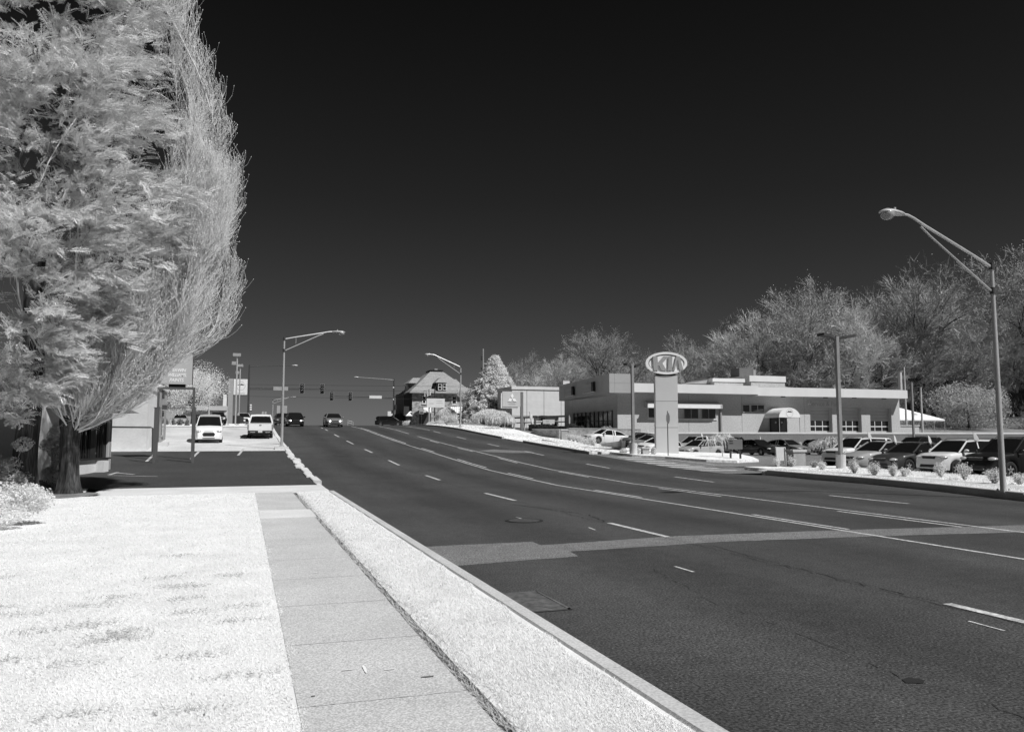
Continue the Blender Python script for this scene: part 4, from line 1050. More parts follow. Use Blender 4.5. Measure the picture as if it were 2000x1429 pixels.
# low banner sign, feather flag
d=88;v=at(1071,836,d);k=d/F;zb=T(v.x,v.y)
g=thing('lot_sign','pale low sign board on two posts beyond the dark hedge','sign',(v.x,v.y,zb-.1));Z=lambda py:zat(py,d)-zb+.1
MB().b2(-11.5*k,13*k,-.05,.05,Z(827.5),Z(819)).build('panel',mat('sign_mid_white',.52,.05,1,.6),g)
for x in (-9,11): MB().b2(x*k-.05,x*k+.05,0,.06,0,Z(820)).build('post',M_galvd,g)
for z in (821.5,824.5): MB().b2(-5*k,1*k,-.058,-.052,Z(z+.5),Z(z-.5)).build('lettering',M_grey,g)
d=90;v=at(1038,838,d);zb=T(v.x,v.y);k=d/F;Z=lambda py:zat(py,d)-zb+.1
g=thing('feather_flag','drooping white feather flag left of the dark hedge','flag',(v.x,v.y,zb-.1))
MB().tube([(0,0,0),(-.05,0,Z(815)),(-.25,0,Z(804))],.025,6).build('pole',M_galvd,g)
mb=MB();rg=[]
for py,x,w in ((828,.14,.12),(822,.05,.14),(819,.0,.1),(817,-.03,.16),(811,-.08,.20),(808,-.12,.06)): rg.append([((x+w*math.cos(2*math.pi*i/8)),.1*math.sin(2*math.pi*i/8),Z(py)) for i in range(8)])
mb.loft(rg);mb.build('cloth',M_flag,g,smooth=True)
# dark box in front of crest house kerb, small fence rail at crest centre
d=99;p=at(679,821,d);q=at(689.5,824,d)
g=thing('barrier_rail','small pale railing at the crest behind the silver grey car','railing',(p.x,p.y,zat(832,d)-.1))
o=Vector((p.x,p.y,zat(832,d)-.1));mb=MB();mb.tube([p-o,q-o],.04,5);mb.tube([p-o-Vector((0,0,.25)),q-o-Vector((0,0,.25))],.035,5);mb.tube([q-o+Vector((0,0,.05)),Vector((q.x-o.x,q.y-o.y,-.1))],.05,5);mb.tube([p-o,Vector((p.x-o.x,p.y-o.y,-.1))],.05,5);mb.build('rail',M_galv,g)
# utility box at the stone-house kerb
v=at(884,834,95);g=thing('stone_planter','low grey planter box beside the lamp at the stone house','planter',(v.x,v.y,v.z-.35))
MB().b2(-.75,.7,-.3,.3,0,.75).build('box',mat('planter_stone',.22,.2,3,.9),g);MB().b2(-.8,.75,-.33,.33,.75,.83).build('rim',M_conc,g)
# ---------------------------------------------------------------- buildings
def brickmat(name,v1,v2,vm,scale=4.5,bw=.5,rh=.25,mort=.02,coord='Object',bump=.4,noise=.12,rotx=0,dirt=0):
    m=bpy.data.materials.new(name);m.use_nodes=True;nt=m.node_tree;N=nt.nodes;L=nt.links
    b=N['Principled BSDF'];b.inputs['Roughness'].default_value=.9;b.inputs['Specular IOR Level'].default_value=.2
    tc=N.new('ShaderNodeTexCoord');mp=N.new('ShaderNodeMapping');mp.inputs['Rotation'].default_value=(R(90) if not rotx else 0,0,0)
    # use x+y along the wall, z up
    sx=N.new('ShaderNodeSeparateXYZ');L.new(tc.outputs['Object'],sx.inputs[0])
    ad=N.new('ShaderNodeMath');ad.operation='ADD';L.new(sx.outputs[0],ad.inputs[0]);L.new(sx.outputs[1],ad.inputs[1])
    cb=N.new('ShaderNodeCombineXYZ');L.new(ad.outputs[0],cb.inputs[0]);L.new(sx.outputs[2],cb.inputs[1])
    br=N.new('ShaderNodeTexBrick');br.inputs['Scale'].default_value=scale;br.inputs['Mortar Size'].default_value=mort
    br.inputs['Brick Width'].default_value=bw;br.inputs['Row Height'].default_value=rh
    br.inputs['Color1'].default_value=(v1,)*3+(1,);br.inputs['Color2'].default_value=(v2,)*3+(1,);br.inputs['Mortar'].default_value=(vm,)*3+(1,)
    L.new(cb.outputs[0],br.inputs[0])
    nz=N.new('ShaderNodeTexNoise');nz.inputs['Scale'].default_value=1.3;nz.inputs['Detail'].default_value=5;L.new(tc.outputs['Object'],nz.inputs[0])
    mr=N.new('ShaderNodeMapRange');mr.inputs[1].default_value=.3;mr.inputs[2].default_value=.7;mr.inputs[3].default_value=1-noise;mr.inputs[4].default_value=1+noise;L.new(nz.outputs[0],mr.inputs[0])
    mx=N.new('ShaderNodeVectorMath');mx.operation='SCALE';L.new(br.outputs[0],mx.inputs[0]);L.new(mr.outputs[0],mx.inputs['Scale'])
    L.new(mx.outputs[0],b.inputs['Base Color'])
    bp=N.new('ShaderNodeBump');bp.inputs['Strength'].default_value=bump;bp.inputs['Distance'].default_value=.01;L.new(br.outputs[1],bp.inputs['Height']);bp.invert=True;L.new(bp.outputs[0],b.inputs['Normal'])
    MATS[name]=m;return m
M_stucco=mat('stucco_wall',.49,.05,.4,.9,fine=.10,fscale=6,bump=.2)
M_fascia=mat('metal_fascia',.70,.04,.25,.5,stretch=(3,3,.2))
M_clad=mat('cladding_panel_grey',.36,.05,.3,.5)
M_cladd=mat('cladding_dark',.40,.06,.3,.6)
M_win=mat('window_glass_dark',.016,.3,.8,.05,spec=.7)
M_frame=mat('window_frame_grey',.42,.06,2,.5)
M_roofs=mat('roof_shingle',.30,.14,2,.9,fine=.22,fscale=9,stretch=(.4,.4,3))
M_awn=mat('awning_canvas',.82,.04,2,.8)
M_pbrick=brickmat('pillar_brick',.40,.34,.48,scale=6)
M_ret=mat('retaining_wall',.19,.07,.5,.9,fine=.10,fscale=5)
M_stone=brickmat('rubble_stone',.50,.17,.40,scale=1.5,bw=.62,rh=.33,mort=.035,noise=.3)
M_stonew=brickmat('stone_garden_wall',.42,.26,.36,scale=2.2,bw=.5,rh=.28,mort=.03,noise=.25)
M_whbrick=brickmat('painted_brick',.66,.60,.63,scale=5,mort=.012,noise=.08,bump=.25)
M_rbrick=brickmat('raw_brick',.36,.28,.44,scale=5,mort=.02,noise=.12)
M_block=brickmat('warehouse_block',.70,.67,.62,scale=1.1,bw=1.4,rh=.35,mort=.008,noise=.05,bump=.1)
# ---- dealership
BY=83.0
G0=thing('dealership_building','long low grey car dealership with white fascia, showroom and garage doors','car dealership',(36,BY,2.05))
def PT(px,py,Y=BY): return onY(px,py,Y)
def P(mb,name,m,parent=G0,**k): return mb.build(name,m,parent,world=True,**k)
zfl=2.05
ZB=PT(1600,777).z ; ZB2=ZB
OV=1.45 # overhang
FY=BY-OV
xR=PT(1757,800).x;xL=PT(1206,800).x
zfb=onY(1700,776.5,FY).z;zft=onY(1700,760.5,FY).z
# main wall with door openings
doors=[];
for a,b_ in ((1582,1628.5),(1644,1685.5),(1699,1744)):
    doors.append((PT(a,800).x,PT(b_-3.5,800).x))
dz=PT(1600,795.5).z
mb=MB();WT=.65
x=xL
for a,b_ in doors:
    mb.b2(x,a,BY,BY+WT,zfl-.5,zfb+.4);mb.b2(a,b_,BY,BY+WT,dz,zfb+.4);x=b_
mb.b2(x,xR,BY,BY+WT,zfl-.5,zfb+.4)
mb.b2(xR-.4,xR,BY+WT,BY+16,zfl-.5,zfb+.4)
mb.b2(xL,xL+.3,BY+WT,BY+16,zfl-.5,zfb+.4)
P(mb,'wall',M_stucco)
# fascia / roof slab
xe=onY(1772.5,770,FY).x
mb=MB();mb.b2(onY(1480,760,FY).x,xe,FY,BY+16.5,zfb,zft);P(mb,'fascia',M_fascia)
mb=MB();x1=onY(1490,760,FY).x;xa=onY(1232,760,FY).x
zt2=onY(1480,753.5,FY-.25).z;zb2=onY(1480,770,FY-.25).z
mb.b2(xa-.5,onY(1481,760,FY-.25).x,FY-.25,BY+15,zb2,zt2);P(mb,'fascia',M_fascia)
mb=MB();mb.b2(xa,xe-.3,FY+.3,BY+16,zft+.003,zft+.06);P(mb,'roof',M_midg)
mb=MB()
for px in (1529,1612,1668,1726): mb.b2(onY(px-3,780,FY+.5).x,onY(px+3,780,FY+.5).x,FY+.3,FY+.6,zfb-.10,zfb-.003)
P(mb,'soffit_light',M_trim)
# showroom block with tall cladding fascia
sz0=PT(1190,766.5,75.6).z;sz1=PT(1190,729,75.6).z
A=onY(1190,740,75.6);B_=onY(1235,740,75.6);C_=onY(1092,780,96.2)
c2=MB();pts=[(A.x,A.y),(B_.x,B_.y),(B_.x+.6,96.2),(C_.x,96.2)]
c2.prism([(x,y,sz0) for x,y in pts],(0,0,sz1-sz0));fo=P(c2,'showroom_fascia',M_clad)
jm=MB();nx=Vector((C_.x-A.x,C_.y-A.y,0)).normalized();nn=Vector((-nx.y,nx.x,0))*.012
zm=(sz0+sz1)/2+.05
jm.b2(A.x,B_.x,A.y-.006,A.y,zm-.02,zm+.02);jm.b2(onY(1200.5,740,75.6).x-.02,onY(1200.5,740,75.6).x+.02,A.y-.006,A.y,sz0,sz1)
L_=math.hypot(C_.x-A.x,C_.y-A.y)
for t in (.12,.37,.62,.87):
    p=Vector((A.x,A.y,0))+nx*L_*t+nn;jm.box((p.x,p.y,(sz0+sz1)/2),(.012,.05,sz1-sz0),rz=math.atan2(nn.y,nn.x))
P(jm,'panel_joint',M_grey)
def side(t0,t1,z0,z1,off,th,name,m,parent=G0):
    """box on the road-facing showroom side; t metres from the front corner"""
    p=Vector((A.x,A.y,0))+nx*t0;q=Vector((A.x,A.y,0))+nx*t1;n=nn.normalized()
    a=p+n*off;b=q+n*off;m_=MB()
    m_.prism([(a.x,a.y,z0),(b.x,b.y,z0),(b.x,b.y,z1),(a.x,a.y,z1)],tuple(-n*th));return P(m_,name,m,parent)
# sign boxes on side fascia (dark framed)
for t0,t1 in ((5.0,9.2),(13.3,17.0)):
    s=side(t0,t1,sz0+(sz1-sz0)*.22,sz0+(sz1-sz0)*.66,.20,.2,'sign_box',M_cladd)
    side(t0-.1,t0+.5,sz0+(sz1-sz0)*.20,sz0+(sz1-sz0)*.72,.32,.3,'sign_end',M_trim,s)
    side(t0+.5,t1,sz0+(sz1-sz0)*.35,sz0+(sz1-sz0)*.50,.215,.012,'sign_lettering',M_midg,s)
    side(t0,t1,sz0+(sz1-sz0)*.17,sz0+(sz1-sz0)*.20,.24,.2,'sign_ledge',M_fascia,s)
# showroom walls (glazed, set back under fascia)
def shp(t,off): 
    n=nn.normalized();v=Vector((A.x,A.y,0))+nx*t+n*off;return v
w=MB();a=shp(1.2,-1.6);b=shp(L_-.3,-1.6)
pA=Vector((PT(1206,800,BY).x-.02,BY-.02,0))
zs=zfl-1.1
w.prism([(b.x,b.y,zs),(pA.x,pA.y,zs),(pA.x,BY+10,zs),(b.x+4,b.y+.0,zs)],(0,0,sz0+.3-zs));P(w,'showroom_wall',mat('showroom_wall_grey',.36,.08,.5,.8,fine=.1,fscale=8))
p0=Vector((pA.x,pA.y,0));p1=Vector((b.x,b.y,0));dv=(p1-p0).normalized();nw=Vector((-dv.y,dv.x,0));LW=(p1-p0).length
def sw(t0,t1,z0,z1,off,th,name,m,parent=G0):
    a=p0+dv*t0+nw*off;b=p0+dv*t1+nw*off;m_=MB();m_.prism([(a.x,a.y,z0),(b.x,b.y,z0),(b.x,b.y,z1),(a.x,a.y,z1)],tuple(-nw*th));return P(m_,name,m,parent)
g0=1.2;g1=LW-.8;zw0=zs+.5;zw1=zfl+2.75
gl=sw(g0,g1,zw0,zw1,.05,.05,'showroom_glazing',M_win)
t=g0
while t<=g1+.01:
    sw(t-.06,t+.06,zw0,zw1,.12,.07,'mullion',M_trim,gl);t+=(g1-g0)/9
sw(g0,g1,zw0+2.1,zw0+2.18,.115,.06,'transom',M_trim,gl);sw(g0,g1,zw1-.06,zw1+.02,.13,.08,'head_rail',M_grey,gl)
# front sign band & awnings on main wall
xw=lambda px,Y=BY-.02:onY(px,800,Y).x
zz=lambda py,Y=BY-.02:onY(1400,py,Y).z
def win(a,b_,y0,y1,panes,frame=M_white,fw=.07,parent=G0,Y=BY-.03):
    mb=MB();mb.b2(xw(a,Y),xw(b_,Y),Y,Y+.02,zz(y1,Y),zz(y0,Y));o=P(mb,'window',M_win,parent)
    f=MB();x0,x1,z0,z1=xw(a,Y),xw(b_,Y),zz(y1,Y),zz(y0,Y)
    f.b2(x0-fw,x0,Y-.05,Y+.0,z0-fw,z1+fw);f.b2(x1,x1+fw,Y-.05,Y,z0-fw,z1+fw);f.b2(x0,x1,Y-.05,Y,z0-fw,z0);f.b2(x0,x1,Y-.05,Y,z1,z1+fw)
    for i in range(1,panes): xx=x0+(x1-x0)*i/panes;f.b2(xx-fw*.4,xx+fw*.4,Y-.045,Y-.002,z0,z1)
    P(f,'window_frame',frame,o);return o
win(1266,1279.5,798,816,1);win(1336,1363,799,817,2,frame=M_frame);win(1370.5,1397,799,817,2,frame=M_frame)
win(1451,1463.5,790,803,1,frame=M_frame,fw=.12);win(1467,1492,790,803,2,frame=M_frame,fw=.12)
mb=MB();mb.b2(xw(1264),xw(1400),BY-.10,BY-.021,zz(820.0),zz(818));P(mb,'window_sill',M_white)
# long box awning
mb=MB();z1=zz(791,BY-1.0);z0=zz(797.5,BY-1.2)
mb.prism([(xw(1263,BY-.6),BY-.03,zz(784,BY)),(xw(1263,BY-.6),BY-1.1,z1),(xw(1263,BY-.6),BY-1.1,z0),(xw(1263,BY-.6),BY-.03,z0+.1)],(xw(1407,BY-.6)-xw(1263,BY-.6),0,0));P(mb,'awning',mat('awning_grey',.40,.05,2,.8))
mb=MB();mb.b2(xw(1265,BY-1.1),xw(1407,BY-1.1),BY-1.14,BY-1.102,z0,z1);P(mb,'awning_valance',M_awn)
mb=MB();mb.b2(xw(1405),xw(1407.5),BY-.25,BY-.03,zfl,z0);P(mb,'downpipe',M_grey)
# service sign band
mb=MB();mb.b2(xw(1576),xw(1642),BY-.09,BY-.03,zz(793),zz(780));o=P(mb,'service_sign',mat('sign_band',.50,.05,1,.6))
mb=MB()
for a in (90,210,330): diamond(mb,(xw(1580.5),zz(785)),R(a),.16,BY-.09,.02)
P(mb,'diamond_emblem',M_fascia,o)
textmesh('lettering','Service & Parts',.85,mat('sign_letter_dark',.36,.05,1,.6),o,(xw(1612)-36,BY-.1-BY,zz(785.5)-2.05),(R(90),0,0),.01,sx=.95)
# arched entrance canopy
ax0,ax1=xw(1514,BY-2.2),xw(1555,BY-2.2);cxA=(ax0+ax1)/2;rA=(ax1-ax0)/2
zA=zz(814,BY-2.2)
zAt=zz(794.5,BY-2.2);hA=zAt-zA
front=[(cxA+rA*math.cos(math.pi*i/16),zA+hA*math.sin(math.pi*i/16)) for i in range(17)]
Yf,Yb=BY-2.9,BY-.031
mb=MB();mb.loft([[(x,Yf,z) for x,z in front],[(x,Yb,z) for x,z in front]],closed=False,cap=False)
mb.loft([[(x,Yf,z-.02) for x,z in front],[(x,Yb,z-.02) for x,z in front]],closed=False,cap=False)
cn=P(mb,'entrance_canopy',M_awn,smooth=True)
mb=MB();mb.poly([(x,Yf-.002,z) for x,z in front]);P(mb,'canopy_front',M_awn,cn)
mb=MB();m2=MB();emblem(mb,m2,(cxA,zA+hA*.45),.50,Yf-.01);P(mb,'emblem_ring',M_midg,cn);P(m2,'emblem_skyline',M_trim,cn)
mb=MB()
for x in (ax0+.05,ax1-.05): mb.tube([(x,Yf+.05,zfl-.2),(x,Yf+.05,zA)],.04,6)
mb.tube([(ax0,Yf,zA),(ax1,Yf,zA)],.03,5);P(mb,'canopy_post',M_frame,cn)
mb=MB();x0,x1=xw(1503),xw(1535);mb.b2(x0,x1,BY-.06,BY-.03,zfl,zz(813));d_=P(mb,'door',M_win)
mb=MB()
for x in (x0,(x0+x1)/2,x1): mb.b2(x-.05,x+.05,BY-.12,BY-.061,zfl,zz(813))
mb.b2(x0,x1,BY-.12,BY-.061,zz(813)-.08,zz(813)+.02);P(mb,'door_frame',M_trim,d_)
mb=MB()
for x in (x0+.8,(x0+x1)/2+.5,(x0+x1)/2+1.3): mb.b2(x-.12,x+.12,BY-.075,BY-.062,zfl+1.3,zfl+1.55)
P(mb,'door_notice',M_midg,d_)
# garage doors
for i,(a,b_) in enumerate(doors):
    Yd=BY+.55;zt=dz
    mb=MB();n=8;h=(zt-zfl)/n
    for k in range(n):
        if k in (1,2,3): continue
        mb.b2(a+.0,b_,Yd,Yd+.05,zfl+k*h+.012,zfl+(k+1)*h-.012)
    mb.b2(a,b_,Yd,Yd+.05,zfl+.0,zfl+.15)
    o=P(mb,'garage_door',mat('garage_door_panel',.50,.05,1,.6))
    mb=MB();mb.b2(a,b_,Yd+.02,Yd+.04,zfl+.1,zfl+4.1*h);P(mb,'door_window',M_win,o)
    mb=MB();ww=b_-a
    for q in (.0,.33,.66,.985): mb.b2(a+ww*q,a+ww*q+.09,Yd-.02,Yd+.0,zfl+.15,zfl+4*h)
    mb.b2(a,b_,Yd-.025,Yd-.0005,zfl+2.2*h,zfl+2.5*h);P(mb,'glazing_bar',M_fascia,o)
for px in (1345,1449,1571):
    P(MB().b2(xw(px)-.03,xw(px)+.03,BY-.012,BY-.001,zfl,zfb-.01),'wall_joint',mat('wall_joint_grey',.34,.05,1,.9))  # joint strips in one even grey, darker than the stucco
P(MB().b2(xw(1446),xw(1500),BY-.05,BY-.001,zfl+.02,zfl+.14),'base_trim',M_fascia)
# roof penthouses and units
mb=MB();Y2=BY+5
x0,x1=onY(1464,745,Y2).x,onY(1535,745,Y2).x
mb.b2(x0+.3,x1-.1,Y2+.1,Y2+6,zft-.2,onY(1500,745,Y2).z);P(mb,'penthouse',M_stucco)
mb=MB();mb.b2(x0,x1,Y2,Y2+6.2,onY(1500,745.5,Y2).z,onY(1500,734,Y2).z);P(mb,'penthouse_fascia',M_fascia)
mb=MB();x0,x1=onY(1392,745,Y2-2).x,onY(1455,745,Y2-2).x
mb.prism([(x0,Y2-2,onY(1400,745,Y2-2).z),(x1,Y2-2,onY(1400,745,Y2-2).z),(x1,Y2-2,onY(1400,738,Y2-2).z),(x0,Y2-2,onY(1400,738.5,Y2-2).z)],(0,5,0));P(mb,'penthouse_fascia',M_fascia)
mb=MB();mb.b2(x0+.3,x1-.2,Y2-1.9,Y2+3,zft-.2,onY(1400,745,Y2-2).z);P(mb,'penthouse',M_stucco)
mb=MB();a_=onY(1352,750,Y2-1);mb.prism([(a_.x,Y2-1,onY(1400,750,Y2-1).z),(x0+.2,Y2-1,onY(1400,750,Y2-1).z),(x0+.2,Y2-1,onY(1400,741,Y2-1).z)],(0,4,0));P(mb,'sloped_roof',M_midg)
mb=MB();Y3=BY+9;mb.b2(onY(1444,720,Y3).x,onY(1471,720,Y3).x,Y3,Y3+2,onY(1444,740,Y3).z-1,onY(1444,718,Y3).z);P(mb,'rooftop_unit',mat('hvac_grey',.14,.15,2,.6,stretch=(1,1,8)))
mb=MB();mb.b2(onY(1470,720,Y3).x+.02,onY(1476,720,Y3).x,Y3,Y3+2,onY(1444,740,Y3).z-1,onY(1444,721,Y3).z);P(mb,'rooftop_unit',M_grey)
mb=MB();Y4=BY+8;mb.tube([(onY(1758,750,Y4).x,Y4,zft),(onY(1758,750,Y4).x,Y4,onY(1758,727,Y4).z)],.28,10);mb.box((onY(1755,750,Y4).x,Y4,zft+.2),(1.2,.8,.5));P(mb,'vent_stack',M_conc)
mb=MB();mb.b2(onY(1094,750,95).x,onY(1107,750,95).x,94,95,sz1-.1,onY(1094,744.5,95).z);P(mb,'rooftop_unit',M_conc)
# small lamp head at front wall
# ---- retaining wall
wa=onY(1236,845,WALLY).x;we=112
G=thing('retaining_wall','long grey retaining wall with pale coping behind the parked cars','retaining wall',(wa,WALLY,0))
mb=MB();mb.b2(0,we-wa,0,.3,-.6,onY(1400,845,WALLY).z-.12);mb.build('wall',M_ret,G)
mb=MB();mb.b2(-.1,we-wa,-.05,.35,onY(1400,845,WALLY).z-.118,onY(1400,843.6,WALLY).z);mb.build('coping',M_concl,G)
mb=MB();
# ---- low planting bed at wall foot
struct(MB().b2(62,76,WALLY-1.8,WALLY-.02,-.2,.35).build('planting_bed',M_soil_shade),'low planted bed at the foot of the retaining wall')
# ---- brick pillars
def pillar(px0,px1,top,bot,label,d=None,cap=True):
    v=hit((px0+px1)/2,bot,off=.1);dd=v.x*ss+v.y*cs;k=dd/F;w=(px1-px0)*k*.80
    g=thing('brick_pillar',label,'brick pillar',tuple(v),R(-8),'brick gate pillars of the dealership');h=(bot-top)*k
    MB().b2(-w/2,w/2,-w/2,w/2,-.2,h-.12).build('shaft',M_pbrick,g);MB().b2(-w/2-.06,w/2+.06,-w/2-.06,w/2+.06,h-.12,h).build('cap_stone',M_conc,g)
    return g
pillar(1540,1571,878,911,'brick pillar with flat cap behind the shrubs, right of the entrance')
pillar(1252,1268,872,888,'brick pillar left of the tall sign, by the parked white car')
pillar(1094,1109,838,859,'brick pillar at the end of the low stone wall')
# low stone wall
p=hit(1043,852);q=hit(1095,858)
p=Vector((28.3,78,T(28.3,78)));q=Vector((29.7,72.5,T(29.7,72.5)))
def lowwall(name,label,p,q,h0,h1,th,m,cap=True):
    g=thing(name,label,'garden wall',tuple(p));u=(q-p).copy();z=u.z;u.z=0;n=Vector((-u.y,u.x,0)).normalized()*th/2
    mb=MB();mb.loft([[(-n.x,-n.y,-.4),(n.x,n.y,-.4),(n.x,n.y,h0),(-n.x,-n.y,h0)],[(u.x-n.x,u.y-n.y,z-.4),(u.x+n.x,u.y+n.y,z-.4),(u.x+n.x,u.y+n.y,z+h1),(u.x-n.x,u.y-n.y,z+h1)]]);mb.build('wall',m,g)
    n*=1.25;mb=MB();mb.loft([[(-n.x,-n.y,h0+.002),(n.x,n.y,h0+.002),(n.x,n.y,h0+.07),(-n.x,-n.y,h0+.07)],[(u.x-n.x,u.y-n.y,z+h1+.002),(u.x+n.x,u.y+n.y,z+h1+.002),(u.x+n.x,u.y+n.y,z+h1+.07),(u.x-n.x,u.y-n.y,z+h1+.07)]]);mb.build('coping',M_conc,g);return g
va=at(1043,851,84);vb=at(1096,855,79);va.z=T(va.x,va.y);vb.z=T(vb.x,vb.y)
lowwall('stone_wall','low rough stone wall left of the brick pillar',va,vb,zat(838.5,84)-va.z,zat(839,79)-vb.z,.4,M_stonew)
va=at(1109,853,81);vb=at(1250,850,84);va.z=T(va.x,va.y);vb.z=T(vb.x,vb.y)
lowwall('stone_wall','low stone wall behind the white sedan',va,vb,zat(837,81)-va.z,zat(838,84)-vb.z,.4,M_stonew)
# small dumpster-grey retaining pieces by the pole at left
v=hit(1185,878);v2=hit(1226,884)
lowwall('planter_wall','short pale planter wall under the white sedan',v+Vector((0,.8,0)),v2+Vector((0,.6,0)),.42,.75,.25,M_conc)
# ---- pale warehouse
d0=118;R0=at(1135,832,d0)
Yw=R0.y;L0=onY(1000,830,Yw)
G=thing('warehouse','pale block warehouse with light parapet behind the spruce','warehouse',(L0.x,Yw,2.8))
zt=onY(1050,755,Yw).z;zc=onY(1050,761,Yw).z
mb=MB();mb.b2(L0.x,onY(1160,800,Yw).x,Yw,Yw+7,2,zc);P(mb,'wall',M_block,G)
mb=MB();mb.b2(L0.x-.1,onY(1160,800,Yw).x,Yw-.12,Yw+7,zc+.002,zt);P(mb,'parapet',M_fascia,G)
mb=MB()
for px in (1029,1062.5,1096): x=onY(px,800,Yw).x;mb.b2(x-.05,x+.05,Yw-.012,Yw-.001,2.8,zc)
P(mb,'wall_joint',M_midg,G)
mb=MB();mb.b2(L0.x,onY(1110,800,Yw).x,Yw-.03,Yw-.001,onY(1050,811.8,Yw).z,onY(1050,811,Yw).z);P(mb,'wall_band',M_midg,G)
# flat long dark thing = parked flatbed trailer near warehouse
v=at(1073,830,105);k=105/F
G=thing('flatbed_trailer','low dark flatbed trailer parked before the warehouse wall','trailer',(v.x,v.y,v.z-.6))
MB().b2(-25*k,25*k,0,2,.6+16.5*k,.6+18.5*k).build('deck',M_grey,G);MB().b2(-16*k,20*k,.1,1.9,.6+9*k,.6+16.4*k).build('chassis',M_galvd,G);MB().b2(-22*k,-17*k,.1,1.9,.6+9*k,.6+14*k).build('cab_box',M_offw,G)
for x in (-10,-5,13): MB().tube([(x*k,0,.7),(x*k,.3,.7)],.45,12).build('wheel',M_tyre,G)
# ---- stone house
d=146;v=at(850,832,d);HY=v.y
G=thing('stone_house','two storey stone house with big shingle hip roof, dormer and white awnings','house',(v.x,HY,v.z-.6))
X=lambda px,Y=HY:onY(px,800,Y).x
Zh=lambda py,Y=HY:onY(850,py,Y).z
x0,x1=X(805),X(903)
mb=MB();mb.b2(x0,x1,HY,HY+11,v.z-.8,Zh(768));P(mb,'wall',M_stone,G)
mb=MB();P(mb.b2(X(790),x0-.003,HY+.6,HY+9,v.z+1.9,Zh(767)),'side_bay',mat('dark_timber',.05,.2,2,.7,stretch=(6,6,.2)),G)
P(MB().b2(X(797),x0-.003,HY+1.2,HY+8.6,v.z-.8,v.z+1.897),'side_wall',M_stone,G)
ez=Zh(766.5);e0=X(798);e1=X(924);Yf=HY-1.0;Yb=HY+12
rt=[(X(841,HY+4),HY+4.0),(X(863,HY+4),HY+4.0),(X(863,HY+4),HY+7.5),(X(841,HY+4),HY+7.5)];rzv=Zh(724.5,HY+4)
mb=MB();ev=[(e0,Yf),(e1,Yf),(e1,Yb),(e0,Yb)]
mb.loft([[(x,y,ez-.18) for x,y in ev],[(x,y,ez) for x,y in ev],[(x,y,rzv) for x,y in rt]],cap=True);rf=P(mb,'roof',M_roofs,G)
mb=MB();mb.b2(rt[0][0]-.15,rt[1][0]+.15,HY+3.7,HY+7.8,rzv+.002,rzv+.2);P(mb,'roof_deck',M_trim,rf)
mb=MB();mb.b2(X(847.5,HY+5),X(853.5,HY+5),HY+4.8,HY+5.6,rzv+.2,Zh(720,HY+5));P(mb,'chimney',M_midg,rf)
# cross-roof left behind
mb=MB();a0,a1=X(795,HY+5),X(850,HY+5);zr1=Zh(738.5,HY+7);ze=Zh(749.5,HY+5)
mb.add([(a0,HY+4,ze),(a0,HY+10,ze),(X(806,HY+7),HY+7,zr1),(a1,HY+7,zr1),(a1,HY+4,ze),(a1,HY+10,ze)],[(0,4,3,2),(1,2,3,5),(0,2,1),(0,1,5,4)]);P(mb,'cross_roof',M_roofs,rf)
mb=MB();mb.b2(X(798,HY+5),X(840,HY+5),HY+5,HY+9,ez-.5,ze-.25);P(mb,'rear_wall',M_stone,G)
mb=MB();mb.b2(X(797,HY+5)-.1,X(797,HY+5)+.25,HY+4.3,HY+4.6,ez-.5,ze);mb.b2(a0,a1,HY+4,HY+4.3,ze-.35,ze-.01);P(mb,'trim',M_trim,G)
mb=MB();a0,a1=X(863,HY+6),X(893,HY+6);zr2=Zh(739.5,HY+7);
mb.add([(a0-2,HY+4,ez+.3),(X(912,HY+6),HY+4,ez+.3),(X(893,HY+6),HY+7,zr2),(a0-2,HY+7,zr2),(X(912,HY+6),HY+10,ez+.3),(a0-2,HY+10,ez+.3)],[(0,1,2,3),(2,4,5,3),(1,4,2)]);P(mb,'cross_roof',M_roofs,rf)
# left eave drop
mb=MB();mb.prism([(X(785),Yf+.6,Zh(771.5)),(X(797.5),Yf+.6,Zh(766)),(X(797.5),Yf+.6,Zh(768)),(X(785),Yf+.6,Zh(773))],(0,8,0));P(mb,'side_eave',M_trim,rf)
# dormer
dY=HY-.75;mb=MB();mb.b2(X(853,dY),X(871,dY),dY,dY+3,Zh(763,dY),Zh(748,dY));dm=P(mb,'dormer',M_trim,G)
mb=MB();q0,q1,qa=X(849,dY),X(873.5,dY),X(861,dY);zz0,zz1=Zh(747,dY),Zh(736.5,dY)
mb.add([(q0,dY-.3,zz0),(q1,dY-.3,zz0),(qa,dY+.8,zz1),(q0,dY+3.4,zz0),(q1,dY+3.4,zz0),(qa,dY+3.4,zz1)],[(0,1,2),(0,2,5,3),(1,4,5,2),(0,3,4,1)]);P(mb,'dormer_roof',M_roofs,dm)
for a,b_ in ((855,862),(864,871)):
    mb=MB();xa_,xb_=X(a,dY),X(b_,dY);z0,z1=Zh(761.5,dY),Zh(749.5,dY);mb.b2(xa_,xb_,dY-.1,dY-.01,z0,z1);P(mb,'dormer_window',M_win,dm)
    mb=MB();t_=.09;mb.b2(xa_,xa_+t_,dY-.14,dY-.102,z0,z1);mb.b2(xb_-t_,xb_,dY-.14,dY-.102,z0,z1)
    for f_ in (0,.5,1): mb.b2(xa_+t_,xb_-t_,dY-.14,dY-.102,z0+(z1-z0)*f_-.05,z0+(z1-z0)*f_+.05)
    P(mb,'dormer_frame',M_white,dm)
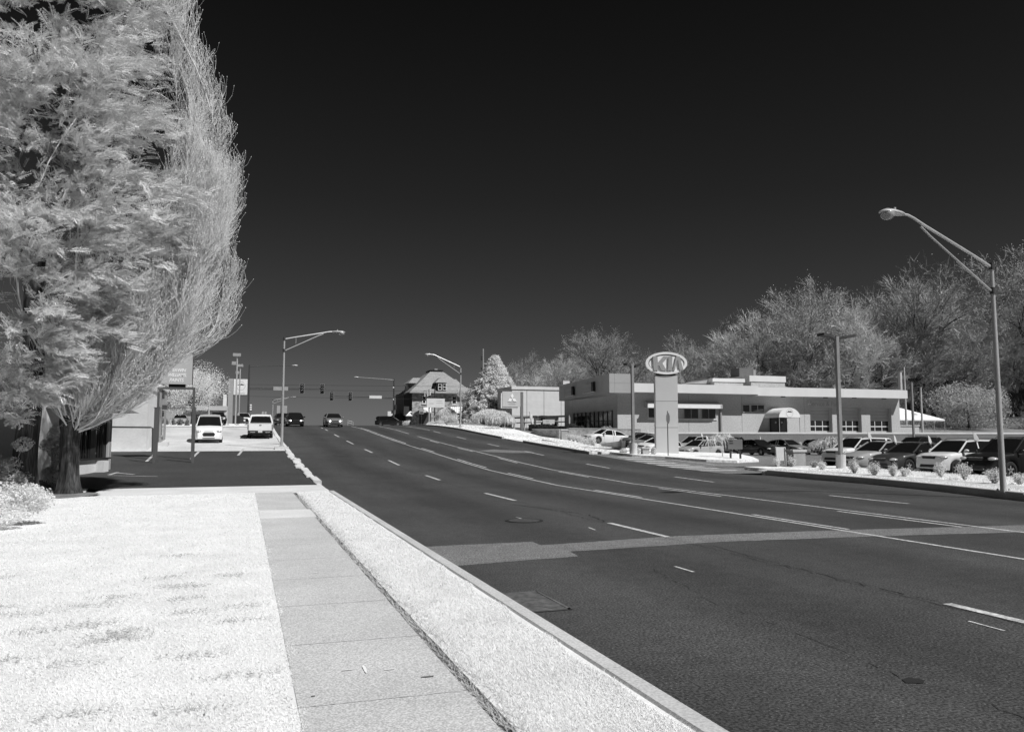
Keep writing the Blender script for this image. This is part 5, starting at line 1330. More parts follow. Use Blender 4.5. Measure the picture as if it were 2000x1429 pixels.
# upper windows
for a,b_ in ((825,831),(882.5,891)):
    mb=MB();mb.b2(X(a),X(b_),HY-.04,HY-.01,Zh(788),Zh(773));o=P(mb,'window',M_win,G)
    mb=MB();
    for q in (a,b_): mb.b2(X(q)-.08,X(q)+.08,HY-.09,HY-.042,Zh(788),Zh(773))
    for q in (788,780.5,773): mb.b2(X(a)+.08,X(b_)-.08,HY-.09,HY-.042,Zh(q)-.07,Zh(q)+.07)
    P(mb,'window_frame',M_offw,o)
P(MB().b2(X(823),X(833),HY-.12,HY-.001,Zh(789.8),Zh(788.3)),'window_sill',M_concl,G);P(MB().b2(X(881),X(893),HY-.12,HY-.001,Zh(791),Zh(789.3)),'window_sill',M_concl,G)
# standing-seam awnings
M_seam=mat('seam_metal',.84,.05,1,.5)
for a,b_,yt,yb_,lft in ((823,842,795.5,804,True),(880,903,794,805.5,False)):
    mb=MB();Y1=HY-.01;Y2_=HY-1.7
    q=X(b_,Y1);q2=X(b_,Y2_);p_=X(a+5,Y1) if lft else X(a,Y1);p2=X(a,Y2_)
    mb.prism([(p_,Y1,Zh(yt)),(q,Y1,Zh(yt)),(q2,Y2_,Zh(yb_,Y2_)),(p2,Y2_,Zh(yb_,Y2_))],(0,0,-.08));o=P(mb,'awning',M_seam,G)
    mb=MB();
    for i in range(7):
        t_=i/6;mb.tube([(p_+(q-p_)*t_,Y1,Zh(yt)+.03),(p2+(q2-p2)*t_,Y2_,Zh(yb_,Y2_)+.03)],.035,4)
    P(mb,'seam',M_midg,o)
    if lft:
        mb=MB();mb.poly([(p_-.02,Y1,Zh(yt)),(p2-.02,Y2_,Zh(yb_,Y2_)),(p2-.9,Y2_+.1,Zh(808,Y2_)),(p_-1.8,Y1-.05,Zh(806))]);P(mb,'awning_side',M_trim,o)
for a,b_ in ((819,842),(886,903)): P(MB().b2(X(a),X(b_),HY-.03,HY-.01,v.z-.6,Zh(807)),'shopfront',mat('shopfront_dark',.07,.3,1,.4),G)
# left wing awning + dark annex
mb=MB();mb.prism([(X(790),HY-1.2,Zh(812.5)),(X(803),HY-1.2,Zh(812.5)),(X(803),HY-.3,Zh(803.5)),(X(800),HY-.3,Zh(803.5))],(0,.08,0));P(mb,'side_awning',M_seam,G)
mb=MB();mb.prism([(X(781),HY+2,v.z-.6),(X(790),HY+2,v.z-.6),(X(790),HY+2,Zh(808)),(X(781),HY+2,Zh(808)),(X(774),HY+2,Zh(812)),(X(774),HY+2,v.z-.6)],(0,4,0));P(mb,'annex',M_trim,G)
# advertising board in front of the house
v=at(850,832,138);k=138/F
G=thing('sign_board','white square cornered sign board with faint lettering in front of the stone house','sign board',(v.x,v.y,v.z-.3))
pn=MB().b2(-17.5*k,18.5*k,-.1,.2,.3+(832-795.5)*k,.3+(832-778)*k).build('panel',M_offw,G)
for a,b_,z in ((-13,-4,788),(1,14,783),(1,15,787)): MB().b2(a*k,b_*k,-.108,-.102,.3+(832-z-1)*k,.3+(832-z+1)*k).build('faint_lettering',mat('faint_grey',.56,.05,1,.6),pn)
for x in (-12,13): MB().b2(x*k-.1,x*k+.1,0,.15,0,.3+(832-795)*k).build('post',M_midg,G)
# ---- left: kiosk
a=hit(144,929,off=.1);b=hit(215.5,917,off=.1)
G=thing('shop_kiosk','small pale building with barred window and dark low roof behind the tree trunks','building',(b.x,b.y,b.z))
u=Vector((a.x-b.x,a.y-b.y,0));Lk=u.length;u.normalize();n=Vector((u.y,-u.x,0))  # outward toward camera/right
if n.x<0: n=-n
def kb(t0,t1,z0,z1,off,th,name,m,parent=G):
    p=u*t0+n*off;q=u*t1+n*off;mb=MB();mb.prism([(p.x,p.y,z0),(q.x,q.y,z0),(q.x,q.y,z1),(p.x,p.y,z1)],tuple(-n*th));return mb.build(name,m,parent)
dk=b.x*ss+b.y*cs
zk=lambda py:zat(py,dk)-b.z
w0,w1=zk(895),zk(826)
M_kw=mat('kiosk_wall',.62,.06,1,.85,fine=.05,fscale=12)
kb(0,Lk+2.5,-.3,w0,0,.25,'wall',M_kw);kb(0,.32,w0,2.75,0,.25,'wall',mat('kiosk_column_shade',.44,.06,1,.85));kb(Lk*.88,Lk+2.5,w0,2.75,0,.25,'wall',M_kw);kb(.32,Lk*.88,w1+.35,2.75,0,.25,'wall',M_kw)  # end column painted darker, standing for the shade on it
mb=MB();q=-n*6;mb.prism([(0,0,-.3),(-n.x*6,-n.y*6,-.3),(-n.x*6,-n.y*6,2.7),(0,0,2.7)],tuple(u*.2));mb.build('end_wall',M_kw,G)
o=kb(.32,Lk*.88,w0+.06,w1+.35,-.12,.04,'window',M_win)
kb(Lk*.43,Lk*.57,w0+.06,w1+.35,-.05,.05,'window_post',M_trim,o)
for t in (.14,.21,.28,.36,.62,.68,.76,.83): kb(Lk*t,Lk*t+.035,w0+.06,w1+.35,-.02,.03,'window_bar',M_trim,o)
kb(.28,Lk*.9,w0,w0+.07,.12,.2,'window_sill',M_trim)
# roof with deep eave
ev=onY(271,806.5,b.y+.6);ez=zat(806,dk+.5)-b.z
e=Vector((ev.x-b.x,.6,0));mb=MB()
f0=Vector((e.x,-6.8,0));f1=Vector((e.x,e.y+.3,0));f2=Vector((e.x-7.5,e.y+.3,0));f3=Vector((e.x-7.5,-6.8,0));ap=Vector((e.x-3.6,-2.8,ez+1.5))
f0=Vector((e.x-1.2,-5.2,0))
R_=[Vector((p.x,p.y,ez)) for p in (f0,f1,f2,f3)]
mb.add([tuple(p) for p in R_]+[tuple(ap)],[(0,1,4),(1,2,4),(2,3,4),(3,0,4),(3,2,1,0)]);mb.build('roof',mat('kiosk_roof',.13,.15,2,.85,fine=.2,fscale=9),G)
# bollard-like white block at its foot
kb(Lk*.30,Lk*.44,-.3,w0-.05,.35,.35,'buttress',M_kw)
# ---- paint shop (white painted brick + raw brick)
G=thing('paint_shop','paint shop of white painted brick with raw brick corner and side windows','building',(-5.5,52.2,.9))
d1=47.6
xa=onY(285,880,52.2).x;zt=onY(285,758,52.2).z;ztc=onY(285,755,52.2).z
mb=MB();mb.b2(-16,xa,52.2,57.6,.3,zt);P(mb,'painted_wall',M_whbrick,G)
mb=MB();mb.b2(-16.05,xa+.1,52.1,57.6,zt+.002,zt+.22);P(mb,'coping',M_concl,G)
xb=onY(306,868,57.9).x;zb_=onY(300,757,57.9).z
mb=MB();mb.b2(-16,xb,57.9,64.0,.6,zb_);P(mb,'brick_wall',M_rbrick,G)
mb=MB();mb.b2(-16,xb+.12,57.75,64.1,zb_+.002,zb_+.25);P(mb,'coping',M_concl,G)
for y0 in (59.2,):
    mb=MB();mb.b2(xb+.001,xb+.03,y0+1.6,y0+2.7,onX(317,832,xb).z*0+1.9,3.6);o=P(mb,'window',M_win,G)
    mb=MB();mb.b2(xb+.001,xb+.1,y0+1.5,y0+2.8,1.78,1.898);P(mb,'window_sill',M_midg,o)
mb=MB();mb.b2(xb+.0,xb+.06,58.2,58.5,.9,3.8);mb.tube([(xb+.1,60.2,4.4),(xb+.1,60.2,5.0)],.08,6);mb.box((xb+.25,59.6,3.8),(.3,.3,.3));P(mb,'downpipe',M_galvd,G)
mb=MB();mb.b2(xa-.2,xb+.8,56.2,57.6,.8,1.42);P(mb,'step',M_conc,G)
# second little roof (white gable) peeking above kiosk roof
# ---- far low building at left
d=118;v=at(407,826,d);k=d/F
G=thing('low_building','low flat grey building with pale fascia at the far end of the pale lot','building',(v.x,v.y,v.z-.5))
mb=MB();mb.b2((330-407)*k,(438-407)*k,0,14,0,.5+(826-801)*k);mb.build('wall',mat('low_wall',.30,.08,1,.8),G)
mb=MB();mb.b2((366-407)*k,(441-407)*k,-.6,14,.5+(826-801)*k+.002,.5+(826-792.5)*k);mb.build('fascia',mat('low_fascia',.50,.06,1,.7),G)
mb=MB();mb.b2((436-407)*k,(443-407)*k,-.4,1,0,.5+(826-800)*k);mb.build('end_column',M_conc,G)
v=at(331,838,80)
g=thing('leaning_board','small dark light box on a slanted pole by the shop corner','light',(v.x,v.y,v.z))
k=80/F;MB().tube([(5*k,0,0),(0,0,22*k)],.06,6).build('pole',M_galv,g);MB().box((0,0,25*k),(.65,.3,.3)).build('box',M_grey,g)
# ---- canopy tent
Yt=BY+14
G=thing('event_tent','large white peaked canopy tent with round emblem beyond the garage','tent',(onY(1800,818,Yt).x,Yt,2.1))
xl=onY(1740,818,Yt).x;xr_=onY(1845,818,Yt).x;ze=onY(1800,818.5,Yt).z;zp=onY(1790,794,Yt).z
xm=onY(1790,818,Yt).x;xq=onY(1745,794,Yt).x
mb=MB();mb.add([(xl,Yt,ze),(xr_,Yt,ze),(xm,Yt+3.5,zp),(xq,Yt+3.5,zp+.3),(xl,Yt+9,ze),(xr_,Yt+9,ze)],[(0,1,2,3),(1,5,2),(5,4,3,2),(0,3,4)]);P(mb,'roof_cloth',M_awn,G)
mb=MB();mb.b2(xl,xr_,Yt-.02,Yt,ze-.22,ze);P(mb,'valance',M_awn,G)
for i in range(6):
    x=xl+(xr_-xl)*i/5;mb=MB();mb.tube([(x,Yt+.05,2),(x,Yt+.05,ze-.1)],.05,6);P(mb,'tent_pole',M_frame,G)
cx_=onY(1793.5,808,Yt+.8).x;zc=onY(1793.5,811,Yt+.8).z
mb=MB();m2=MB();emblem(mb,m2,(cx_,zc),.56,Yt+.02)
M_=lambda m:[(x,Yt+ (z-ze)/(zp-ze)*3.5-.03,z+.0) for x,y,z in m.v]
mb.v=M_(mb);m2.v=M_(m2);P(mb,'emblem_ring',M_midg,G);P(m2,'emblem_skyline',mat('emblem_dark',.2,.1,1,.7),G)
mb=MB();x=onY(1791,795,Yt+6).x;mb.b2(x-.3,x+.3,Yt+12,Yt+12.6,2,onY(1791,789,Yt+6).z+.6);o=mb.build('chimney_flue',M_concl);tag(o,'pale square flue standing behind the white tent','chimney')
# shed wall under the tent
G=thing('low_shed_wall','low pale shed wall between garage and tent','shed',(xR+.2,BY+6,2))
mb=MB();mb.b2(xR+.3,onY(1795,835,BY+6).x,BY+6,BY+9,1.9,onY(1780,832,BY+6).z);P(mb,'wall',M_stucco,G)
mb=MB();mb.b2(xR+.3,onY(1796,835,BY+6).x,BY+5.9,BY+9.1,onY(1780,832,BY+6).z+.002,onY(1780,832,BY+6).z+.15);P(mb,'coping',M_conc,G)
# ---------------------------------------------------------------- vegetation
M_bark=mat('bark_dark',.05,.6,7,.95,bump=1.0,stretch=(1,1,.12),fine=.55,fscale=26)  # bark tone lowered, painting in the shade on the left trunks
M_barkg=mat('bark_grey',.22,.3,3,.95,stretch=(1,1,.2))
M_twigw=mat('twig_pale',.68,.18,2,.8)
M_twigg=mat('twig_grey',.52,.25,.6,.85,orand=.38)
M_twigd=mat('twig_darker_grey',.30,.25,.6,.85,orand=.3)
M_bud=mat('bud_pale',.8,.1,6,.7)
M_cedar=mat('cedar_foliage',.70,.16,1.2,.75,trans=.05)
M_leafw=mat('leaf_infrared_white',.84,.12,1.5,.7,trans=.45)
M_leafg=mat('leaf_infrared_grey',.52,.2,1.0,.75,trans=.3)
M_hedge=mat('hedge_dark',.06,.4,4,.9)
def frames(D,up=(0,0,1)):
    """rotation matrices (n,3,3) whose columns are x=direction,y=side,z=up-ish"""
    D=D/np.linalg.norm(D,axis=1,keepdims=True);U=np.tile(np.array(up,float),(len(D),1))
    S=np.cross(U,D);n=np.linalg.norm(S,axis=1,keepdims=True);S=np.where(n<1e-4,np.array([[0,1.,0]]),S/np.maximum(n,1e-6))
    Z=np.cross(D,S);return np.stack([D,S,Z],axis=2)
def instance(TV,TF,P,Rm,Sc):
    """copy template verts TV (m,3), faces TF (k,c) to n frames -> V,F"""
    n=len(P);m=len(TV)
    V=np.einsum('nij,mj->nmi',Rm,TV)*Sc[:,None,None]+P[:,None,:]
    Fa=(TF[None]+(np.arange(n)*m)[:,None,None]).reshape(-1,TF.shape[1])
    return V.reshape(-1,3),Fa
def ribbons(P0,P1,w,rng):
    """crossed thin quads between points; (n,3)"""
    D=P1-P0;L=np.linalg.norm(D,axis=1,keepdims=True);D=D/np.maximum(L,1e-6)
    A=rng.normal(size=D.shape);S=np.cross(D,A);S/=np.maximum(np.linalg.norm(S,axis=1,keepdims=True),1e-6)
    w=np.broadcast_to(np.asarray(w,float).reshape(-1,1),(len(P0),1))
    V=np.stack([P0-S*w,P0+S*w,P1+S*w*.4,P1-S*w*.4],axis=1).reshape(-1,3)
    Fa=np.arange(len(P0)*4).reshape(-1,4);return V,Fa
def tubes3(P0,P1,r0,r1):
    D=P1-P0;Rm=frames(D);n=len(P0);out=[]
    for P,r in ((P0,r0),(P1,r1)):
        for k in range(3):
            a=2*math.pi*k/3;out.append(P+(Rm[:,:,1]*math.cos(a)+Rm[:,:,2]*math.sin(a))*np.asarray(r).reshape(-1,1))
    V=np.stack(out,axis=1).reshape(-1,3);b=(np.arange(n)*6)[:,None]
    Fa=np.concatenate([b+np.array([[k,(k+1)%3,3+(k+1)%3,3+k]]) for k in range(3)]);return V,Fa
def join(*VF):
    V=[];Fa=[];n=0
    for v,f in VF:
        V.append(v);Fa.append(f+n);n+=len(v)
    return np.concatenate(V),np.concatenate(Fa)
# ---- leaf puffs
def leafcloud(n,rad,rng,size,shell=.55,flat=1.0,center=(0,0,0),squash=1.0,lump=.25,nl=9):
    """n small leaf quads in an ellipsoid with lumpy outline"""
    d=rng.normal(size=(n,3));d/=np.linalg.norm(d,axis=1,keepdims=True)
    L=rng.normal(size=(nl,3));L/=np.linalg.norm(L,axis=1,keepdims=True)
    amp=1+lump*(np.max(d@L.T,axis=1)*2-1.3)
    r=(shell+(1-shell)*rng.random(n)**.5)*amp
    P=d*r[:,None]*np.array(rad)+np.array(center)
    N=d+rng.normal(size=(n,3))*.8;N/=np.linalg.norm(N,axis=1,keepdims=True)
    A=rng.normal(size=(n,3));S=np.cross(N,A);S/=np.linalg.norm(S,axis=1,keepdims=True);Tt=np.cross(N,S)
    s=size*rng.uniform(.6,1.4,n)[:,None]
    V=np.stack([P-S*s,P+Tt*s*.5,P+S*s,P-Tt*s*.5],axis=1).reshape(-1,3)
    return V,np.arange(n*4).reshape(-1,4)
# ---- recursive woody tree -> segments list
def grow(rng,trunk_h,r0,height,spread,levels,nb,up=.25,curve=.18,start=None,lenf=.62,vase=False,seg=4,lean=(0,0)):
    segs=[]  # (p0,p1,r0,r1,level)
    def branch(p,d,L,r,lev):
        pts=[p];dd=d.copy();n=seg if lev<2 else 3
        for i in range(n):
            dd=dd+rng.normal(size=3)*curve*(.6 if lev==0 else 1);dd[2]+=up*(.3 if lev==0 else 1);dd/=np.linalg.norm(dd)
            q=pts[-1]+dd*L/n;ra=r*(1-.62*i/n);rb=r*(1-.62*(i+1)/n)
            segs.append((pts[-1],q,ra,rb,lev));pts.append(q)
        if lev<levels:
            k=nb[lev] if lev<len(nb) else nb[-1]
            for j in range(k):
                t=rng.uniform(.25 if lev else .45,1.0) if j else 1.0
                i=min(n-1,int(t*n));f=t*n-i;bp=pts[i]+(pts[i+1]-pts[i])*f if i<n else pts[-1]
                a=rng.uniform(0,2*math.pi);e=rng.uniform(.45,.95)*spread
                base=(pts[i+1]-pts[i]);base/=np.linalg.norm(base)
                s=np.cross(base,[math.cos(a),math.sin(a),.2]);s/=max(1e-6,np.linalg.norm(s))
                nd=base*math.cos(e)+s*math.sin(e)
                branch(bp,nd,L*lenf*rng.uniform(.7,1.2),r*(1-.62*t)*.72,lev+1)
    d=np.array([lean[0],lean[1],1.0]);d/=np.linalg.norm(d)
    branch(np.array([0,0,-.2]),d,trunk_h,r0,0)
    return segs
def wood_from(segs,maxlev,name,m,parent,n=(8,6,4,3)):
    mb=MB()
    for p0,p1,a,b,l in segs:
        if l<=maxlev: mb.tube([p0,p1],[a,b],n[min(l,3)],cap=False)
    return mb.build(name,m,parent,smooth=True)
def seg_arrays(segs,lo):
    S=[s for s in segs if s[4]>=lo]
    return np.array([s[0] for s in S]),np.array([s[1] for s in S]),np.array([s[2] for s in S])
# ---- background bare tree variants
def bare_variant(name,seed,h=17,twm=M_twigg,flush=0,barkm=M_bark,dens=1.0,label='',cat='tree',levels=4,spread=.8,trunk=.36,group='bare trees of the wood behind the dealership'):
    rng=np.random.default_rng(seed);segs=[]
    def br(p,d,L,r,lev):
        n=5 if lev<2 else 3;pts=[p];dd=d.copy()
        for i in range(n):
            dd=dd+rng.normal(size=3)*(.07 if lev==0 else .13);dd[2]+=.015;dd/=np.linalg.norm(dd);q=pts[-1]+dd*L/n
            segs.append((pts[-1],q,r*(1-.55*i/n),r*(1-.55*(i+1)/n),lev));pts.append(q)
        if lev<levels:
            k=[6,5,4,4,3][lev]
            for j in range(k):
                t=1.0 if j<2 else rng.uniform(.45 if lev==0 else .25,.95);i=min(n-1,int(t*n));bp=pts[i]+(pts[i+1]-pts[i])*(t*n-i)
                base=pts[i+1]-pts[i];base/=np.linalg.norm(base);a=rng.uniform(0,2*math.pi);e=(.28 if j<2 else .62)*spread*rng.uniform(.7,1.35)
                s_=np.cross(base,[math.cos(a),math.sin(a),.1]);s_/=max(1e-6,np.linalg.norm(s_))
                br(bp,base*math.cos(e)+s_*math.sin(e),L*(.80 if lev else .62)*rng.uniform(.75,1.1),r*(1-.55*t)*.78,lev+1)
    d0_=np.array([rng.normal()*.08,rng.normal()*.08,1.0]);br(np.array([0,0,-.2]),d0_/np.linalg.norm(d0_),h*.36,h*.024,0)
    c0_=np.array([0,0,h*.55]);rx=np.array([h*.40,h*.40,h*.43])
    def dome(p):
        v=(p-c0_)/rx;r_=np.linalg.norm(v,axis=-1,keepdims=True);f=np.where(r_>.8,(.8+(r_-.8)*.45)/np.maximum(r_,1e-6),1.0);return c0_+(p-c0_)*f
    segs=[(dome(a_),dome(b_),ra_,rb_,l_) for a_,b_,ra_,rb_,l_ in segs]
    g=thing(name,label,cat,(0,0,0),0,group)
    wood_from(segs,2,'trunk',barkm,g,n=(7,5,4,3))
    P0,P1,r=seg_arrays(segs,3)
    tips=np.array([s[1] for s in segs if s[4]>=levels]);dirs=np.array([s[1]-s[0] for s in segs if s[4]>=levels]);k=int(3*dens)
    T0=np.repeat(tips,k,axis=0);D=np.repeat(dirs/np.linalg.norm(dirs,axis=1,keepdims=True),k,axis=0)+rng.normal(size=T0.shape)*.42;D[:,2]+=.03
    D/=np.linalg.norm(D,axis=1,keepdims=True)
    T1=T0+D*(h*.05*rng.uniform(.5,1.3,len(T0)))[:,None]
    c=npmesh('crown',*join(ribbons(P0,P1,np.maximum(r*1.0,.022),rng),ribbons(T0,T1,.016,rng)),twm,g)
    if flush:
        n=int(len(T0)*flush);idx=rng.integers(0,len(T1),n);P=T1[idx]+rng.normal(size=(n,3))*.25
        A=rng.normal(size=(n,3));A/=np.linalg.norm(A,axis=1,keepdims=True);B_=np.cross(A,rng.normal(size=(n,3)));B_/=np.linalg.norm(B_,axis=1,keepdims=True)
        s=.07;V=np.stack([P-A*s,P+B_*s*.6,P+A*s,P-B_*s*.6],axis=1).reshape(-1,3)
        npmesh('leaf_flush',V,np.arange(n*4).reshape(-1,4),M_leafg,g)
    return g
LBW='grey bare tree in the dense wood behind the dealership'
VAR=[bare_variant('bare_tree',11+i,h=17,twm=(M_twigg if i!=2 else M_twigd),dens=1.5+.4*(i%2),flush=(.6 if i in (1,3) else .15),label=LBW,spread=.85+.08*(i%3)) for i in range(5)]
PROM=[ # px centre, top py, depth, variant, label
 (1176,640,148,1,'broad fine twigged tree at the left end of the wood, over the showroom'),
 (1228,668,150,2,'smaller bare tree just left of the oval sign'),
 (1316,655,160,3,'pale bare tree right behind the oval sign'),
 (1395,648,150,0,'bare tree between the oval sign and the rooftop unit'),
 (1572,556,128,1,'large forked bare tree rising over the garage roof, left of the tall lot light'),
 (1668,585,140,3,'bare tree filling the gap right of the tall lot light head'),
 (1735,540,150,0,'broad domed bare tree behind the garage end'),
 (1850,512,132,2,'tallest domed bare tree left of the right street lamp'),
 (1930,560,135,4,'bare tree directly behind the right street lamp pole'),
 (2010,478,112,1,'tree leaning in at the upper right edge of the wood'),
 (1045,690,185,3,'pale round tree above the warehouse roof'),
 (1005,705,190,2,'hazy bare tree right of the white spruce'),
 (1110,700,170,0,'low bare tree between warehouse and showroom'),
 (1485,615,150,4,'bare tree between the rooftop unit and the large forked tree'),
]
used=set()
def put(i,px,top,d,label=None):
    if px>1240: d=max(d,(116+(px%7))/(cs-((px-1000)/F)*ss))
    v=at(px,850,d);z=T(v.x,v.y);H=zat(top,d)-z;s=H/VH[i]
    if i not in used:
        used.add(i);g=VAR[i];g.location=(v.x,v.y,z);g.rotation_euler=(0,0,rnd.uniform(0,6.28));g.scale=(s*1.12,s*1.12,s);g['label']=label or LBW
    else: g=dup(VAR[i],(v.x,v.y,z),rnd.uniform(0,6.28),label or LBW,(s*1.12,s*1.12,s))
    g['category']='tree';return g
VH=[]
for g in VAR:
    c=[o for o in g.children if o.name.startswith('crown')][0];co=np.empty(len(c.data.vertices)*3,dtype=np.float32);c.data.vertices.foreach_get('co',co);VH.append(float(np.percentile(co[2::3],99.7)))
for px,top,d,i,lb in PROM: put(i,px,top,d,lb)
r7=random.Random(5)
def skyline(px):  # approximate top of the wood, photo px
    return interp([(985,720),(1060,700),(1110,680),(1180,660),(1250,690),(1330,672),(1400,665),(1440,650),(1500,600),(1600,585),(1660,615),(1700,580),(1780,550),(1860,545),(1930,560),(2100,520)],px)
for row,(d,ofs) in enumerate(((165,12),(148,45),(132,80),(120,120))):
    px=1000+row*17 if row<2 else 1300+row*10
    while px<2120:
        if not (row>=2 and px<1350): put(r7.randrange(5),px+r7.uniform(-12,12),skyline(px)+ofs+r7.uniform(-8,14),d+r7.uniform(-6,6))
        px+=r7.uniform(38,58)
# understory scrub: a twiggy mass along the wood edge, uncountable
rng=np.random.default_rng(3)
n=52000;X_=rng.uniform(52,200,n);Yv=rng.uniform(0,1,n)
Y_=118+Yv*40-.08*(X_-52)
Z_=np.array([T(x,y) for x,y in zip(X_[:],Y_[:])]) 
P0=np.stack([X_,Y_,Z_+rng.random(n)**1.3*6.5*(1+.5*np.sin(X_*.35)*np.sin(X_*.13+1))],axis=1);D=rng.normal(size=(n,3));D[:,2]=np.abs(D[:,2])+.3;D/=np.linalg.norm(D,axis=1,keepdims=True)
V,Fa=ribbons(P0,P0+D*rng.uniform(.5,1.4,n)[:,None],.022,rng)
o=npmesh('undergrowth',V,Fa,M_twigd);tag(o,'tangled leafless undergrowth along the foot of the wood','undergrowth',kind='stuff')
n=15000;X_=rng.uniform(60,140,n);Y_=rng.uniform(108,116,n);Z_=2.3+rng.random(n)*3.2*np.clip(.4+.9*np.sin(X_*.5)*np.sin(X_*.21),0,1)+.8
V,Fa=leafcloud(n,(.0001,.0001,.0001),rng,.10);V+=np.repeat(np.stack([X_,Y_,Z_],axis=1),4,axis=0)
o=npmesh('shrubbery',V,Fa,M_leafg);tag(o,'pale leafing shrubbery behind the garage and tent','shrubbery',kind='stuff')
# dark hedge band at the far right above the wall
v=at(1905,842,108)
# ---- leafing small tree beyond the tent
def leafy(name,label,cat,base,h,rad,rng,n,size,m,trunk_r=.12,barkm=M_bark,parts=7,zc=.6,flat=.7,group=None,trunkh=None,wood=True):
    g=thing(name,label,cat,base,0,group);VF=[]
    mb=MB();th=trunkh or h*.35
    mb.tube([(0,0,-.2),(0.03,0,th*.5),(0,0.02,th)],[trunk_r*1.3,trunk_r,trunk_r*.8],8)
    for k in range(parts):
        a=2*math.pi*k/parts+rng.uniform(-.3,.3);rr=rng.uniform(.25,.75);z=h*(zc+rng.uniform(-.3,.32)*(1-.3*rr))
        c=(math.cos(a)*rad*rr,math.sin(a)*rad*rr,z)
        if wood: mb.tube([(0,0,th*.95),(c[0]*.5,c[1]*.5,th+(z-th)*.55),c],[trunk_r*.6,trunk_r*.35,trunk_r*.1],5)
        VF.append(leafcloud(n//parts,(rad*.52,rad*.52,h*.22*flat),rng,size,shell=.35,center=c,lump=.35))
    mb.build('trunk',barkm,g,smooth=True)
    npmesh('crown',*join(*VF),m,g);return g
rng=np.random.default_rng(21)
v=at(1893,846,142);leafy('leafing_tree','broad pale leafing tree right of the white tent','tree',(v.x,v.y,T(v.x,v.y)),zat(748,142)-T(v.x,v.y),7.3,rng,11000,.16,M_leafg,.2,parts=16,zc=.52,flat=1.2)
# ---- white blossoming tree at left
v=at(376,838,86);rng=np.random.default_rng(5)
leafy('blossoming_tree','white blossoming tree behind the paint shop sign','tree',(v.x,v.y,T(v.x,v.y)),zat(722,86)-T(v.x,v.y),3.0,rng,15000,.07,M_leafw,.22,parts=18,zc=.68,flat=1.1,trunkh=2.0)
# ---- white spruce : tiers of drooping boughs
def conifer(name,label,base,h,rad,seed,n_b,m,size):
    rng=np.random.default_rng(seed);g=thing(name,label,'tree',base)
    MB().tube([(0,0,-.2),(0,0,h*.95)],[h*.022,.03],8).build('trunk',M_bark,g)
    P=[];Dd=[]
    for i in range(n_b):
        t=rng.random()**1.25;z=h*(.08+.9*t);a=rng.uniform(0,2*math.pi);L=rad*(1-t)**.85*rng.uniform(.72,1.12)+.12
        m_=max(3,int(L*6));
        for k in range(m_):
            f=(k+rng.random())/m_;f=.25+.75*f
            P.append([math.cos(a)*L*f,math.sin(a)*L*f,z+L*.18*f-L*.30*f*f+rng.normal()*.04]);aa=a+rng.normal()*.7;Dd.append([math.cos(aa),math.sin(aa),-.25+rng.normal()*.25])
    P=np.array(P);Dd=np.array(Dd)
    k=9;P=np.repeat(P,k,axis=0)+rng.normal(size=(len(P)*k,3))*size*.9;Dd=np.repeat(Dd,k,axis=0)+rng.normal(size=(len(Dd)*k,3))*.45
    V,Fa=ribbons(P,P+Dd/np.linalg.norm(Dd,axis=1,keepdims=True)*size*2.4,size*.42,rng)
    npmesh('foliage',V,Fa,m,g);return g
v=at(966,836,126);conifer('white_spruce','tall conical white spruce between the stone house and the warehouse',(v.x,v.y,T(v.x,v.y)-.2),zat(692,126)-T(v.x,v.y),5.6,8,1200,M_leafw,.19)
# ---- bare shrub tree right of the house
rng=np.random.default_rng(31)
def small_bare(label,base,h,seed,twm,k=6,w=.012,buds=0,name='bare_tree',barkm=M_barkg,spread=.7,levels=3):
    rng=np.random.default_rng(seed);segs=grow(rng,h*.34,h*.02,h,spread,levels,[6,5,5],up=.2,curve=.14,lenf=.7)
    g=thing(name,label,'tree',base);wood_from(segs,2,'trunk',barkm,g)
    P0,P1,r=seg_arrays(segs,3);tips=P1;T0=np.repeat(tips,k,axis=0);D=rng.normal(size=T0.shape);D[:,2]=np.abs(D[:,2]);D/=np.linalg.norm(D,axis=1,keepdims=True)
    T1=T0+D*(h*.07*rng.uniform(.5,1.2,len(T0)))[:,None]
    npmesh('crown',*join(ribbons(P0,P1,np.maximum(r,w),rng),ribbons(T0,T1,w,rng)),twm,g)
    co=max(s[1][2] for s in segs);sc=h/co*.95;g.scale=(sc,sc,sc);return g
v=at(921,834,138);small_bare('thin pale bare tree beside the stone house',(v.x,v.y,T(v.x,v.y)-.2),zat(748,138)-T(v.x,v.y),7,M_twigg,8,.02)
v=at(1040,700,200)
